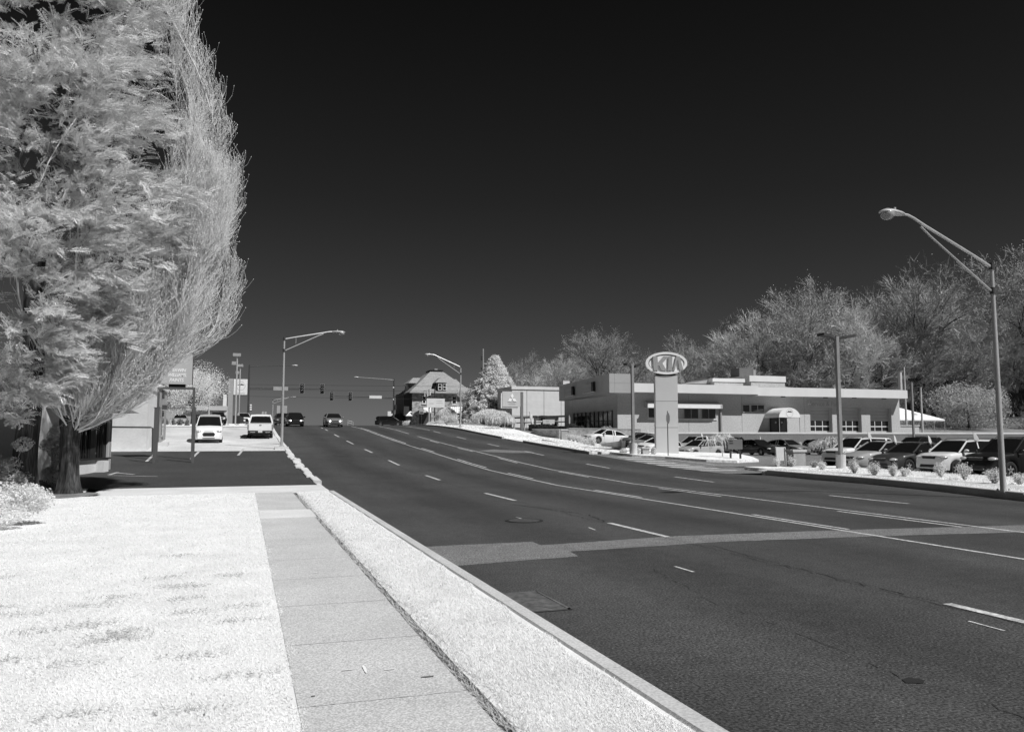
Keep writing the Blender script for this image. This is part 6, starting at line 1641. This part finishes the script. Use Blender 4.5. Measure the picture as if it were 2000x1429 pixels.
# ---- weeping umbrella trees
def weeping(label,base,h,rad,seed,m,n=2600,name='weeping_tree',ll=.9,trunkm=M_bark,w=.016,tr=.09,lv=.6,group=None):
    rng=np.random.default_rng(seed);g=thing(name,label,'tree',base,0,group)
    mb=MB();mb.tube([(0,0,-.2),(.03,0,h*.4),(0,0,h*.72)],[tr*1.2,tr,tr*.8],8)
    for k in range(9):
        a=2*math.pi*k/9+rng.uniform(-.3,.3);q=rad*rng.uniform(.5,.8);mb.tube([(0,0,h*.68),(math.cos(a)*q*.5,math.sin(a)*q*.5,h*.92),(math.cos(a)*q,math.sin(a)*q,h*.86)],[tr*.6,tr*.35,tr*.15],5)
    mb.build('trunk',trunkm,g,smooth=True)
    a=rng.uniform(0,2*math.pi,n);q=rad*np.sqrt(rng.random(n));z=h*(1-.28*(q/rad)**2)+rng.normal(size=n)*.05
    P0=np.stack([np.cos(a)*q,np.sin(a)*q,z],axis=1);VF=[]
    out=np.stack([np.cos(a),np.sin(a),np.zeros(n)],axis=1);L=h*ll*rng.uniform(.25,.62,n)*(.4+.6*q/rad)
    prev=P0;d=out*.8+rng.normal(size=(n,3))*.3;d[:,2]=.1
    for s in range(3):
        d=d*.6;d[:,2]-=.45;dn=d/np.linalg.norm(d,axis=1,keepdims=True);nx_=prev+dn*(L/3)[:,None];VF.append(ribbons(prev,nx_,w,rng));prev=nx_
        if lv>0:
            k=int(n*lv);i=rng.integers(0,n,k);Pm=(prev[i]+rng.normal(size=(k,3))*.06);v_,f_=leafcloud(k,(1e-4,)*3,rng,.06);v_=v_+np.repeat(Pm,4,axis=0);VF.append((v_,f_))
    npmesh('crown',*join(*VF),m,g);return g
for px,bot,top,rw,d,lb,sd in ((956,836,798.5,30,105,'umbrella shaped white weeping tree nearer the stone house',3),(978,841,802,21,97,'umbrella shaped white weeping tree nearer the diamond emblem sign',4)):
    v=at(px,bot,d);weeping(lb,(v.x,v.y,v.z-.05),(bot-top)*d/F,rw*d/F,sd,M_leafw,2000,w=.03,lv=1.2,tr=.14,group='weeping trees on the far grass')
b=hit(1411,893,off=.12);weeping('tangled bare weeping tree on the grass island',tuple(b),1.55,.85,9,M_twigw,260,trunkm=M_twigw,lv=0,w=.010,tr=.035,ll=1.0)
v=at(1628,884,62);weeping('low weeping bush behind the front light pole',(v.x,v.y,0),1.75,1.7,12,M_twigg,900,lv=.2,w=.014,tr=.06,ll=1.0)
v=at(872,826,139);weeping('soft weeping willow shrub in front of the stone house',(v.x,v.y,v.z-.6),3.4,1.4,13,M_leafw,2200,lv=1.2,w=.03)
# ---- shrubs as individual things
def shrub(name,label,base,rad,n,size,m,seed,group=None,cat='shrub',spiky=0):
    rng=np.random.default_rng(seed);g=thing(name,label,cat,base,rng.uniform(0,6),group)
    if spiky:
        mb=MB();VF=[];k=spiky
        for i in range(k):
            a=rng.uniform(0,2*math.pi);l=rng.uniform(.3,1.0);tx,ty=math.cos(a)*rad[0]*l,math.sin(a)*rad[1]*l;tz=rad[2]*rng.uniform(1.2,2.0)*(1.1-.35*l)
            q=rng.uniform(.0,.3)
            mb.tube([(tx*q*.3,ty*q*.3,-.05),(tx*.6,ty*.6,tz*.6),(tx,ty,tz)],[.014,.01,.004],4,cap=False)
            m_=n//k
            t=rng.random(m_)[:,None]**.7;P=np.array([[tx,ty,tz]])*(.25+.75*t);P+=rng.normal(size=P.shape)*np.array([.045,.045,.05])
            v_,f_=leafcloud(m_,(1e-4,)*3,rng,size);VF.append((v_+np.repeat(P,4,axis=0),f_))
        mb.build('stems',M_barkg,g);npmesh('leaves',*join(*VF),m,g)
    else:
        MB().tube([(0,0,-.05),(0,0,rad[2])],[.05,.03],6).build('stem',M_bark,g)
        npmesh('leaves',*leafcloud(n,rad,rng,size,shell=.55,center=(0,0,rad[2]*.9)),m,g)
    return g
where=['under the front light pole at its left','right after the front light pole','between the silver and the dark sedan','before the wheel of the dark sedan','before the front of the second boxy hatchback','at the wheel of the second boxy hatchback','before the black suv','just left of the right street lamp','at the right picture edge','left of the sandwich board','low, right of the brick pillar','between sandwich board and brick pillar']
for i,(px,py,w,h) in enumerate(((1607,918,9,17),(1669,925,12,24),(1708,929,13,24),(1744,931,9,24),(1768,931,9,18),(1838,933,13,26),(1884,938,16,32),(1942,945,15,30),(1993,947,11,27),(1517,912,7,13),(1590,913,11,11),(1545,912,11,22))):
    b=hit(px,py,off=.15);d=b.x*ss+b.y*cs;k=d/F
    shrub('shrub','small white spiky shrub '+where[i],tuple(b),(w*k*(.85+.3*((i*7)%5)/4),w*k*.9,h*k*(.48+.16*((i*3)%4)/3)),900+150*(i%5),.028,M_leafw,60+i,'white shrubs planted along the front row',spiky=16+5*(i%4))
for i,(px,py,w,h,lb) in enumerate(((1218,885,7,9,'small round white bush left of the lot light drum'),(1244,886,7,11,'small round white bush right of the lot light drum'),(1277,888,5,13,'narrow white bush between brick pillar and tall sign'),)):
    b=hit(px,py,off=.1);d=b.x*ss+b.y*cs;k=d/F;shrub('bush',lb,tuple(b),(w*k,w*k,h*k*.55),1500,.035,M_leafw,80+i,cat='bush')
for i in range(7):
    px=1113+i*7.5;b=hit(px,861+i*2.0,off=.08);shrub('shrub','white spiky shrub in the row before the white sedan, '+('first','second','third','fourth','fifth','sixth','seventh')[i]+' from the brick pillar',tuple(b),(.42,.42,.42),700,.04,M_leafw,90+i,'white shrubs in front of the white sedan',spiky=16)
for i,(px,py,w,h,d,lb) in enumerate(((868,829,10,18,132,'round white bush below the advertising board'),(858,831,9,11,130,'small round white bush at the house corner'),(885,833,10,22,122,'white egg shaped clipped bush before the house'),(898,832,5,8,124,'small ball bush right of the egg shaped bush'),(878,830,8,11,131,'round grey bush behind the egg shaped bush'),(846,830,11,8,131,'low white bush by the white awning'),(797,832,10,12,134,'white bush at the nose of the black minivan'),(892,820,7,10,134,'pale bush under the right awning'))):
    v=at(px,py,d);k=d/F;shrub('bush',lb,(v.x,v.y,v.z-.1),(w*k,w*k,h*k*.55),1800,.07,M_leafw,110+i,cat='bush')
v=at(806,832,133);k=133/F
shrub('bush','dark clipped bush at the left house corner',(v.x,v.y,v.z-.1),(5.5*k,5.5*k,7*k),1500,.07,M_hedge,130,cat='bush')
v=at(912,833,130);shrub('bush','dark round bush between house and weeping tree',(v.x,v.y,v.z),(11*130/F,1,17*130/F*.55),2000,.09,M_twigd,131,cat='bush')
for i,(px,w,h) in enumerate(((1115,12,14),(1133,9,10))):
    v=at(px,838,84);k=84/F;shrub('bush','dark bush at the showroom corner, '+('larger' if i==0 else 'smaller'),(v.x,v.y,v.z-.2),(w*k,w*k,h*k*.55),1500,.06,M_hedge,140+i,cat='bush')
v=at(1186,836,84);k=84/F;shrub('bush','pale twiggy bush behind the white sedan',(v.x,v.y,v.z-.3),(13*k,13*k,9*k*.55),1400,.05,M_twigg,145,cat='bush',spiky=20)
# dark clipped hedge by the stone wall
va=at(1038,838,86);vb=at(1118,838,86);k=86/F
g=thing('hedge','long dark clipped hedge behind the low stone wall','hedge',(va.x,va.y,T(va.x,va.y)));rng=np.random.default_rng(4)
L=vb-va;n=9000;t=rng.random(n);z0=T(va.x,va.y);top=np.where(t<.45,zat(828.5,86),np.where(t<.6,zat(828.5,86)-(t-.45)/.15*(zat(828.5,86)-zat(832,86)),zat(832,86)))-z0
P=np.stack([L.x*t,L.y*t+rng.uniform(0,1.0,n),rng.random(n)*top],axis=1);v_,f_=leafcloud(n,(1e-4,)*3,rng,.07);npmesh('leaves',v_+np.repeat(P,4,axis=0),f_,M_hedge,g)
mb=MB();mb.prism([(0,.1,0),(L.x,L.y+.1,0),(L.x,L.y+.1,float(zat(832,86)-z0)),(L.x*.6,L.y*.6+.1,float(zat(832,86)-z0)),(L.x*.45,L.y*.45+.1,float(zat(828.5,86)-z0)-.04),(0,.1,float(zat(828.5,86)-z0)-.04)],(0,.8,0));mb.build('core',M_hedge,g)
# scrub bank at the left lot end
def scrub(name,label,p,q,h,n,size,m,seed,dep=1.5):
    rng=np.random.default_rng(seed);L=q-p;t=rng.random(n)
    P=np.stack([p.x+L.x*t,p.y+L.y*t+rng.uniform(0,dep,n),p.z+L.z*t+rng.random(n)*h*(.55+.45*np.sin(t*23+seed))],axis=1);v_,f_=leafcloud(n,(1e-4,)*3,rng,size)
    o=npmesh(name,v_+np.repeat(P,4,axis=0),f_,m);tag(o,label,'ground cover',kind='stuff');return o
scrub('ground_cover','dark ivy bank behind the paint shop lot',at(322,838,82),at(372,838,80),1.1,5000,.07,mat('ivy',.16,.5,3,.8),1)
scrub('ground_cover','low grey scrub at the edge of the pale lot',at(428,836,84),at(495,835,84),.45,4000,.06,M_leafg,2)
for i in range(6):
    pass
# ---- distant little flowering balls along the wall top of the parked rows
for i,(px,py) in enumerate(((1555,864),(1594,862))):
    v=at(px,py+8,78);shrub('bush','small white flowering plant before the retaining wall, '+('left' if i==0 else 'right')+' of two',(v.x,v.y-.6,.4),(.22,.22,.42),500,.05,M_leafw,160+i,cat='plant')
# ================= foreground =================
# feathery conifer
def spray_template(rng):
    """flat feathery spray along +x, length 1"""
    P0=[];P1=[];W=[]
    for i in range(8):
        x=.06+.9*i/8
        for s in (1,-1):
            L=.30*(1-.70*x)+.05;a=R(32)+rng.normal()*.14
            dx,dy=math.cos(a),s*math.sin(a)
            z0=-.34*x*x
            P0.append((x,0,z0));P1.append((x+dx*L,dy*L,z0-.12*L));W.append(.008)
            for j in range(2):
                f=.35+.32*j;bx,by,bz=x+dx*L*f,dy*L*f,z0-.12*L*f
                for s2 in (1,-1):
                    a2=a+s2*R(36);l=L*.46*(1-f*.4)
                    P0.append((bx,by,bz));P1.append((bx+math.cos(a2)*l,by+s*math.sin(a2)*l,bz-.25*l-rng.random()*.05));W.append(.008)
    P0.append((0,0,0));P1.append((1,0,-.34));W.append(.02)
    P0=np.array(P0);P1=np.array(P1);W=np.array(W)[:,None]
    D=P1-P0;S=np.cross(D,np.array([0,0,1.])+rng.normal(size=D.shape)*.45);S/=np.linalg.norm(S,axis=1,keepdims=True)
    M_=(P0+P1)/2
    W=W*1.25;V=np.stack([P0,M_+S*W,P1,M_-S*W],axis=1).reshape(-1,3);return V,np.arange(len(P0)*4).reshape(-1,4)
def feather_conifer(name,label,base,h,env,seed,nb,trunks,view=None,z0=0,cyo=0):
    rng=np.random.default_rng(seed);g=thing(name,label,'tree',base)
    for (tx,ty,tr,th) in trunks:
        mb=MB();n=16;rings=[]
        ph=[rng.uniform(0,6.28) for _ in range(4)]
        for k in range(14):
            z=-.3+th*(k/13)**1.3;fl=1+.55*math.exp(-max(z,0)/.28);rr=tr*fl*(1-.35*max(z,0)/th)
            rings.append([(tx+rr*(1+.10*math.sin(3*2*math.pi*i/n+ph[0]+z*.5)+.06*math.sin(5*2*math.pi*i/n+ph[1]))*math.cos(2*math.pi*i/n)+.05*math.sin(z*1.3+ph[2]),ty+rr*(1+.10*math.sin(3*2*math.pi*i/n+ph[0]+z*.5))*math.sin(2*math.pi*i/n),z) for i in range(n)])
        mb.loft(rings);mb.build('trunk',M_bark,g,smooth=True)
    tmpl=[spray_template(rng) for _ in range(3)]
    Ps=[];Ds=[];Sc=[];bm=MB()
    for i in range(nb):
        z=z0+(h-z0)*rng.random();a=rng.uniform(0,2*math.pi)
        if view is not None and rng.random()<.55: a=view+rng.normal()*1.0
        Rz=interp(env,z)
        if Rz<=.1: continue
        L=Rz*rng.uniform(.62,1.10);rise=rng.uniform(.05,.35);zs=z-L*.25
        pts=[]
        for k in range(6):
            f=k/5;pts.append(np.array([math.cos(a)*L*f,math.sin(a)*L*f-cyo*min(1,z/3),zs+L*rise*f*1.2-L*.18*f*f*f]))
        if L>1 and rng.random()<.25: bm.tube(pts,[.035*(1-.8*k/5)+.006 for k in range(6)],4,cap=False)
        m_=int(9+L*9.0)
        for k in range(m_):
            f=(.58+.42*rng.random()**.8) if L>1.2 else rng.uniform(.3,1);i0=min(4,int(f*5));p=pts[i0]+(pts[i0+1]-pts[i0])*(f*5-i0)
            aa=a+rng.choice([-1,1])*rng.uniform(.1,.95)*(1.15-.5*f);e=rng.normal()*.38+.30
            sp_=rng.normal(size=3)*.085*L*(.5+f*.3);sp_[2]*=.5
            Ps.append(p+sp_);Ds.append([math.cos(aa),math.sin(aa),e]);Sc.append(rng.uniform(.36,.66))
    Ps=np.array(Ps);Ds=np.array(Ds);Sc=np.array(Sc);Rm=frames(Ds)
    # random roll about the axis
    ro=rng.normal(size=len(Ps))*.85;c,s=np.cos(ro)[:,None],np.sin(ro)[:,None];Y1=Rm[:,:,1]*c+Rm[:,:,2]*s;Z1=-Rm[:,:,1]*s+Rm[:,:,2]*c;Rm=np.stack([Rm[:,:,0],Y1,Z1],axis=2)
    VF=[];
    for q in range(3):
        i=np.arange(len(Ps))%3==q;VF.append(instance(tmpl[q][0],tmpl[q][1],Ps[i],Rm[i],Sc[i]))
    npmesh('foliage',*join(*VF),M_cedar,g)
    return g
b=hit(55,965,off=.15)
d=b.x*ss+b.y*cs;k=d/F
zz_=lambda py:zat(py,d)-.15
env=[(zz_(900),.3),(zz_(840),.3),(zz_(780),.9),(zz_(720),1.7),(zz_(650),2.55),(zz_(560),3.15),(zz_(480),3.7),(zz_(400),4.1),(zz_(330),4.3),(zz_(250),4.25),(zz_(170),4.1),(zz_(90),3.4),(zz_(0),3.0),(zz_(-120),2.6),(zz_(-300),1.3),(zz_(-420),.2)]
env.sort()
TB=Vector((b.x-.15,b.y-.3,b.z))
YC=1.3
feather_conifer('feathery_conifer','huge feathery white cedar filling the left edge of the picture',tuple(TB),zz_(-400),env,17,440,[(.12,0,.33,7.5)],view=-.75,z0=zz_(815),cyo=1.3)
# second conifer further left and nearer
b2_=Vector((b.x-3.6,b.y-2.2,.15));env2=[(z,r*.8) for z,r in env]
feather_conifer('feathery_conifer','second feathery cedar at the extreme left, mostly cut off',tuple(b2_),zz_(-200),env2,23,330,[(0,0,.3,6)],view=-.5,z0=2.2)
# upswept bare tree with pale twigs
b=hit(133,964,off=.15);TBx=b;d=b.x*ss+b.y*cs;k=d/F;rng=np.random.default_rng(77)
g=thing('upswept_tree','tall bare tree with dense pale upswept budding twigs beside the cedar','tree',tuple(b))
rings=[];n=16;mb=MB();th=zat(812,d)-b.z
for q in range(12):
    z=-.3+(th+.3)*q/11;rr=.255*(1+.5*math.exp(-max(0,z)/.22))*(1-.10*q/11)*(1+ (.18 if q>=10 else 0))
    rings.append([(rr*(1+.12*math.sin(4*2*math.pi*i/n+z)+.07*math.sin(7*2*math.pi*i/n))*math.cos(2*math.pi*i/n)-.06*z*.2,rr*(1+.12*math.sin(4*2*math.pi*i/n+z))*math.sin(2*math.pi*i/n),z) for i in range(n)])
mb.loft(rings);mb.build('trunk',M_bark,g,smooth=True)
zt_=lambda py:zat(py,d)-b.z
env=sorted([(zt_(845),.5),(zt_(815),1.2),(zt_(780),1.85),(zt_(740),2.35),(zt_(690),3.15),(zt_(640),3.95),(zt_(600),4.35),(zt_(540),4.75),(zt_(460),5.0),(zt_(380),5.15),(zt_(320),5.0),(zt_(270),4.75),(zt_(200),4.5),(zt_(100),4.05),(zt_(0),4.05),(zt_(-150),3.5),(zt_(-350),2.0),(zt_(-450),.3)])
segL=[[],[],[]]  # lists of (p0,p1,r0,r1) by class
buds=[]
def lim_(q):
    a=math.atan2(q[1],q[0]);f=1+.07*math.sin(a*7+q[2]*1.3)+.06*math.sin(q[2]*3.1+a*3)+.05*math.sin(q[2]*7.3-a*11)
    c=math.cos(a+1.2);f*=1-.62*max(0,c)**2 if q[1]<0 and math.cos(a)<.75 else 1   # kept back where the cedar stands in front
    if q[0]<-.3: f*=.62
    return interp(env,q[2])*f*(.815+.16*(1-sst(4.5,8,q[2])))
def path(p,dirv,L,r,cls,upw,nseg,jit):
    pts=[np.array(p)];dd=np.array(dirv,float);dd/=np.linalg.norm(dd);step=L/nseg;out=[]
    for i in range(nseg):
        dd=dd+rng.normal(size=3)*jit;dd[2]+=upw;dd/=np.linalg.norm(dd)
        q=pts[-1]+dd*step
        hr=math.hypot(q[0],q[1]);lim=lim_(q)*(1,1.06,1.14)[cls]
        if hr>lim*.97:
            dd[0]-=q[0]/hr*.22;dd[1]-=q[1]/hr*.22;dd[2]+=.10;dd/=np.linalg.norm(dd);q=pts[-1]+dd*step
            if math.hypot(q[0],q[1])>lim*1.08: break
        if q[2]>env[-1][0]: break
        if cls>=1 and q[2]>3.2 and q[0]<min(1.5,.3+(q[2]-3)*.3) and rng.random()<.45: break   # suppressed where the cedar crowds it
        segL[cls].append((pts[-1],q,r*(1-.8*i/nseg),r*(1-.8*(i+1)/nseg)));pts.append(q)
    return pts
top=np.array([0,0,th-.05])
for i in range(38):
    # limbs biased to the visible right side, leaving the fork and arching up
    a=rng.normal()*.95-.2 if i<35 else rng.uniform(0,2*math.pi)
    e=rng.uniform(.28,1.38);L=rng.uniform(7,12) if e<.85 else rng.uniform(13,19)
    if i%3==0: a=rng.normal()*.5-.35;e=rng.uniform(.22,.6);L=rng.uniform(4.5,8)
    z0_=th-rng.uniform(.0,.5);p=np.array([math.cos(a)*.15,math.sin(a)*.15,z0_])
    pts=path(p,[math.cos(a)*math.cos(e),math.sin(a)*math.cos(e),math.sin(e)],L,rng.uniform(.022,.055),0,.045,22,.085)
    for j in range(1,len(pts)):
        for q in range(3 if j<4 else 5):
            if len(pts)<2: break
            i0=min(j,len(pts)-1);base=pts[i0]-pts[i0-1];nb_=np.linalg.norm(base);base=base/nb_
            a2=a+rng.normal()*.9;nd=base*.75+np.array([math.cos(a2),math.sin(a2),.35])*rng.uniform(.3,.75)
            sub=path(pts[i0-1]+(pts[i0]-pts[i0-1])*rng.random(),nd,rng.uniform(1.0,2.6),rng.uniform(.008,.013),1,.09,6,.12)
            for m_ in range(1,len(sub)):
                for q2 in range(3):
                    if rng.random()<.18: continue
                    base2=sub[m_]-sub[m_-1];base2/=np.linalg.norm(base2)
                    a3=rng.uniform(0,2*math.pi);nd2=base2*.8+np.array([math.cos(a3),math.sin(a3),.35])*rng.uniform(.25,.65)
                    tw=path(sub[m_],nd2,rng.uniform(.3,.95),rng.uniform(.0045,.0068),2,.13,3,.12)
                    if len(tw)>2: buds.append(tw[-1]);buds.append((tw[-1]+tw[-2])/2+rng.normal(size=3)*.012)
for i in range(26):
    a=rng.normal()*.8-.35;p=np.array([math.cos(a)*.15,math.sin(a)*.15,th-rng.uniform(.0,.35)])
    pts=path(p,[math.cos(a),math.sin(a),rng.uniform(.15,.8)],rng.uniform(1.8,3.6),rng.uniform(.008,.014),1,rng.uniform(-.02,.05),9,.16)
    for j in range(1,len(pts)):
        for q in range(3):
            a3=rng.uniform(0,6.28);path(pts[j],[math.cos(a3),math.sin(a3),rng.uniform(-.5,.7)],rng.uniform(.3,.9),.005,2,.02,4,.2)
for cls,nm,mm in ((0,'limbs',M_twigw),(1,'branches',M_twigw),(2,'twigs',M_twigw)):
    A=np.array([s[0] for s in segL[cls]]);B_=np.array([s[1] for s in segL[cls]]);r0=np.array([s[2] for s in segL[cls]]);r1=np.array([s[3] for s in segL[cls]])
    npmesh(nm,*tubes3(A,B_,r0,np.maximum(r1,.0035)),mm,g)
Bp=np.array(buds);Bp=Bp[::2];o=np.array([[1,0,0],[0,1,0],[-1,0,0],[0,-1,0],[0,0,1.5],[0,0,-1.2]])*.014
of=np.array([[0,1,4],[1,2,4],[2,3,4],[3,0,4],[1,0,5],[2,1,5],[3,2,5],[0,3,5]])
V=(Bp[:,None,:]+o[None]).reshape(-1,3);Fa=(of[None]+(np.arange(len(Bp))*6)[:,None,None]).reshape(-1,3);npmesh('buds',V,Fa,M_bud,g)
print('pear',[len(s) for s in segL],len(buds))
# blossoms of a small magnolia in front of the crown
# shrubs at the trunks
rng=np.random.default_rng(50)
def puffshrub(name,label,base,blobs,n,size,m,seed):
    rng=np.random.default_rng(seed);g=thing(name,label,'shrub',base);VF=[];mb=MB()
    tot=sum(b_[3]*b_[5] for b_ in blobs)
    for x,y,z,rx,ry,rz_ in blobs:
        VF.append(leafcloud(max(60,int(n*rx*rz_/tot)),(rx,ry,rz_),rng,size,shell=.45,center=(x,y,z),lump=.3,nl=7));mb.tube([(0,0,-.1),(x*.6,y*.6,z*.5),(x,y,z)],[.03,.02,.008],4)
    mb.build('stems',M_barkg,g);npmesh('leaves',*join(*VF),m,g);return g
b=hit(50,1035,off=.15)
c0=Vector((b.x-1.45,b.y+.9,.15));bl=[]
for i in range(26):
    a=rng.uniform(0,2*math.pi);q=math.sqrt(rng.random())*1.0;z=.18+.62*(1-q*q*.75)*rng.uniform(.6,1.0);bl.append((math.cos(a)*q*1.75,math.sin(a)*q*1.0,z,.34,.32,.22))
puffshrub('spreading_bush','low spreading white juniper bush at the lower left of the lawn',tuple(c0),bl,26000,.026,M_leafw,51)
b=hit(98,962,off=.12);bl=[(rng.normal()*.10,rng.normal()*.12,.35+i*.135,.24+.07*math.sin(i),.25,.2) for i in range(13)]
puffshrub('column_shrub','narrow upright leafy shrub between the two dark trunks',(b.x,b.y+.5,b.z),bl,7000,.035,M_leafg,52)
b=hit(18,970,off=.12);bl=[(rng.normal()*.35-.1*0,rng.normal()*.2,.3+rng.random()*1.2,.28,.28,.2) for i in range(14)]
puffshrub('column_shrub','loose leafy shrub left of the left trunk',(b.x-.25,b.y-.3,b.z),bl,8000,.035,M_leafg,53)
# needle litter below the trunks, drawn wider and darker as painted tree shade
struct(MB().poly([(TBx.x+a_*1.0,TBx.y+c_*1.0,T(0,27)+.165) for a_,c_ in rag([(-7,-1.8),(-3,-2.6),(-.8,-2.5),(.5,-1.6),(1.1,-.6),(.5,.3),(-7,1.0)],.35,.13,5)]).build('litter_and_shade',M_soil_shade),'leaf litter with painted tree shade around the two trunks')
# ---- grass blades near the camera
def blades(n,xf,y0,y1,h,seed,m,name,label,z,w=.0020,pw=1.6,lean=.5,clump=0):
    rng=np.random.default_rng(seed);Y=y0+(y1-y0)*rng.random(n)**pw;X=xf(Y,rng.random(n))
    if clump:
        pass
    keep=np.ones(n,bool)
    H=h*rng.uniform(.35,1.1,n);a=rng.uniform(0,2*math.pi,n);ln=h*lean*rng.uniform(.8,2.0,n)
    W=w*(1+Y/10.0)
    P=np.stack([X,Y,z+rng.uniform(0,.006,n)],axis=1);S=np.stack([-np.sin(a),np.cos(a),np.zeros(n)],axis=1)*W[:,None]
    Tp=P+np.stack([np.cos(a)*ln,np.sin(a)*ln,H],axis=1)
    V=np.stack([P+S,P-S,Tp],axis=1).reshape(-1,3);o=npmesh(name,V,np.arange(n*3).reshape(-1,3),m);tag(o,label,'grass',kind='stuff');return o
edge=lambda Y:.39+.035*np.sin(Y*3.1)+.03*np.sin(Y*8.7)+.02*np.sin(Y*23)
blades(340000,lambda Y,u:edge(Y)-u**1.0*(1.2+Y*.62),3.4,25.2,.020,1,M_blade,'grass','white mown lawn grass left of the sidewalk',.148,lean=.9)
blades(200000,lambda Y,u:1.60+.03*np.sin(Y*5)+u*(.90+.02*np.sin(Y*4.3)),3.6,25.3,.022,2,M_blade,'grass','white grass of the narrow verge by the kerb',.138,lean=.9)
blades(9000,lambda Y,u:1.50+u*.14,3.6,24,.06,3,M_dry,'dry_grass','dry grass fringe along the sidewalk edge',.11,lean=1.4,w=.003)
rngp=np.random.default_rng(9)
# thin darker worn spots of the lawn: sparse dead blades
k=60;cxs=rngp.uniform(-4.5,.1,k);cys=3.9+8.5*rngp.random(k)**1.5;nn_=70
X_=(cxs[:,None]+rngp.normal(size=(k,nn_))*.14).ravel();Y_=(cys[:,None]+rngp.normal(size=(k,nn_))*.06).ravel();n=len(X_)
a=rngp.uniform(0,6.28,n);H=rngp.uniform(.02,.05,n);P=np.stack([X_,Y_,np.full(n,.17)],axis=1);S=np.stack([np.cos(a),np.sin(a),np.zeros(n)],axis=1)*(.003*(1+Y_/7))[:,None]
keep=X_<.34
Tp=P+np.stack([np.sin(a)*.05,np.cos(a)*.05,H*.5],axis=1);V=np.stack([P-S,P+S,Tp],axis=1)[keep].reshape(-1,3)
o=npmesh('dry_grass',V,np.arange(len(V)).reshape(-1,3),M_dry);tag(o,'scattered worn darker tufts in the lawn','grass',kind='stuff')
# far verge tufts
def tufts(pts,n,h,seed,label,w=.02):
    rng=np.random.default_rng(seed);i=rng.integers(0,len(pts),n);A=np.array(pts)[i];X=A[:,0]+(A[:,1]-A[:,0])*rng.random(n);Y=A[:,2]+(A[:,3]-A[:,2])*rng.random(n)
    Z=np.array([T(x,y) for x,y in zip(X,Y)])+.15;a=rng.uniform(0,6.28,n);P=np.stack([X,Y,Z],axis=1);S=np.stack([np.cos(a),np.sin(a),np.zeros(n)],axis=1)*w
    Tp=P+np.stack([rng.normal(size=n)*h*.5,rng.normal(size=n)*h*.5,h*rng.uniform(.4,1.2,n)],axis=1)
    o=npmesh('grass',np.stack([P-S,P+S,Tp],axis=1).reshape(-1,3),np.arange(n*3).reshape(-1,3),M_blade);tag(o,label,'grass',kind='stuff')
ns=[]
for y in range(12,32): kx_=kx(y+.5);ns+= [(kx_+.25,kx_+1.5,y,y+1)]*2+[(kx_+2.9,29.6,y,y+1)]*3
tufts(ns,30000,.10,5,'white grass tufts on the far verge and planting strip',.014)
tufts([(21.75,23.1,48,61)]+[(25.4,30.5,52,66)]*2+[(21.75,27,67,100)]*3,12000,.12,6,'white grass tufts on the rising far verge',.03)
SKY0,SKY1,SKY2,SKY3,SKY4=.14,.14,.095,.068,.010;SUNE=3.8;EXPO=0.3
# ---------------------------------------------------------------- world, sun, camera
w=bpy.data.worlds.new('World');scene.world=w;w.use_nodes=True;nt=w.node_tree;N=nt.nodes;L=nt.links
bg=N['Background']
SUNEL=R(50);sd=Vector((.5,-.675,0)).normalized()
sun_az=math.atan2(sd.x,sd.y)
sky=N.new('ShaderNodeTexSky');sky.sky_type='NISHITA';sky.sun_disc=False;sky.sun_elevation=SUNEL;sky.sun_rotation=sun_az;sky.air_density=1;sky.dust_density=.3
sep=N.new('ShaderNodeSeparateColor');L.new(sky.outputs[0],sep.inputs[0])   # infrared film sees only the deep red of the sky
tc=N.new('ShaderNodeTexCoord');sx=N.new('ShaderNodeSeparateXYZ');L.new(tc.outputs['Generated'],sx.inputs[0])
rp=N.new('ShaderNodeMapRange');rp.inputs[1].default_value=-.05;rp.inputs[2].default_value=.62;rp.inputs[3].default_value=0;rp.inputs[4].default_value=1;L.new(sx.outputs[2],rp.inputs[0])
cr=N.new('ShaderNodeValToRGB');L.new(rp.outputs[0],cr.inputs[0])
e=cr.color_ramp;e.interpolation='B_SPLINE'
SK=[(0,SKY0),(.08,SKY1),(.25,SKY2),(.5,SKY3),(1,SKY4)]
e.elements[0].position=0;e.elements[0].color=(SK[0][1],)*3+(1,);e.elements[1].position=1;e.elements[1].color=(SK[-1][1],)*3+(1,)
for p_,v_ in SK[1:-1]:
    q=e.elements.new(p_);q.color=(v_,)*3+(1,)
mu=N.new('ShaderNodeMath');mu.operation='MULTIPLY';L.new(sep.outputs[0],mu.inputs[0]);L.new(cr.outputs[0],mu.inputs[1])
L.new(mu.outputs[0],bg.inputs[0]);bg.inputs[1].default_value=.12
sl=bpy.data.lights.new('sun','SUN');sl.energy=SUNE;sl.angle=R(.5);sl.color=(1,1,1)
so=bpy.data.objects.new('sun',sl);COL.objects.link(so)
sv=Vector((sd.x*math.cos(SUNEL),sd.y*math.cos(SUNEL),math.sin(SUNEL)));so.rotation_euler=(-sv).to_track_quat('-Z','Y').to_euler()
so.location=(10,-10,30)
cam=bpy.data.cameras.new('camera');co_=bpy.data.objects.new('camera',cam);COL.objects.link(co_)
cam.sensor_fit='HORIZONTAL';cam.sensor_width=36;cam.lens=36*F/2000;cam.clip_end=6000;cam.clip_start=.05
co_.location=(0,0,CZ);co_.rotation_euler=(math.pi/2+PIT,0,-PSI)
scene.camera=co_
scene.render.engine='CYCLES'
scene.view_settings.view_transform='Standard';scene.view_settings.look='None';scene.view_settings.exposure=EXPO;scene.view_settings.gamma=1
scene.render.resolution_x=1024;scene.render.resolution_y=731
scene.cycles.max_bounces=6;scene.cycles.diffuse_bounces=3;scene.cycles.glossy_bounces=3;scene.cycles.transparent_max_bounces=4
scene.cycles.filter_width=1.5
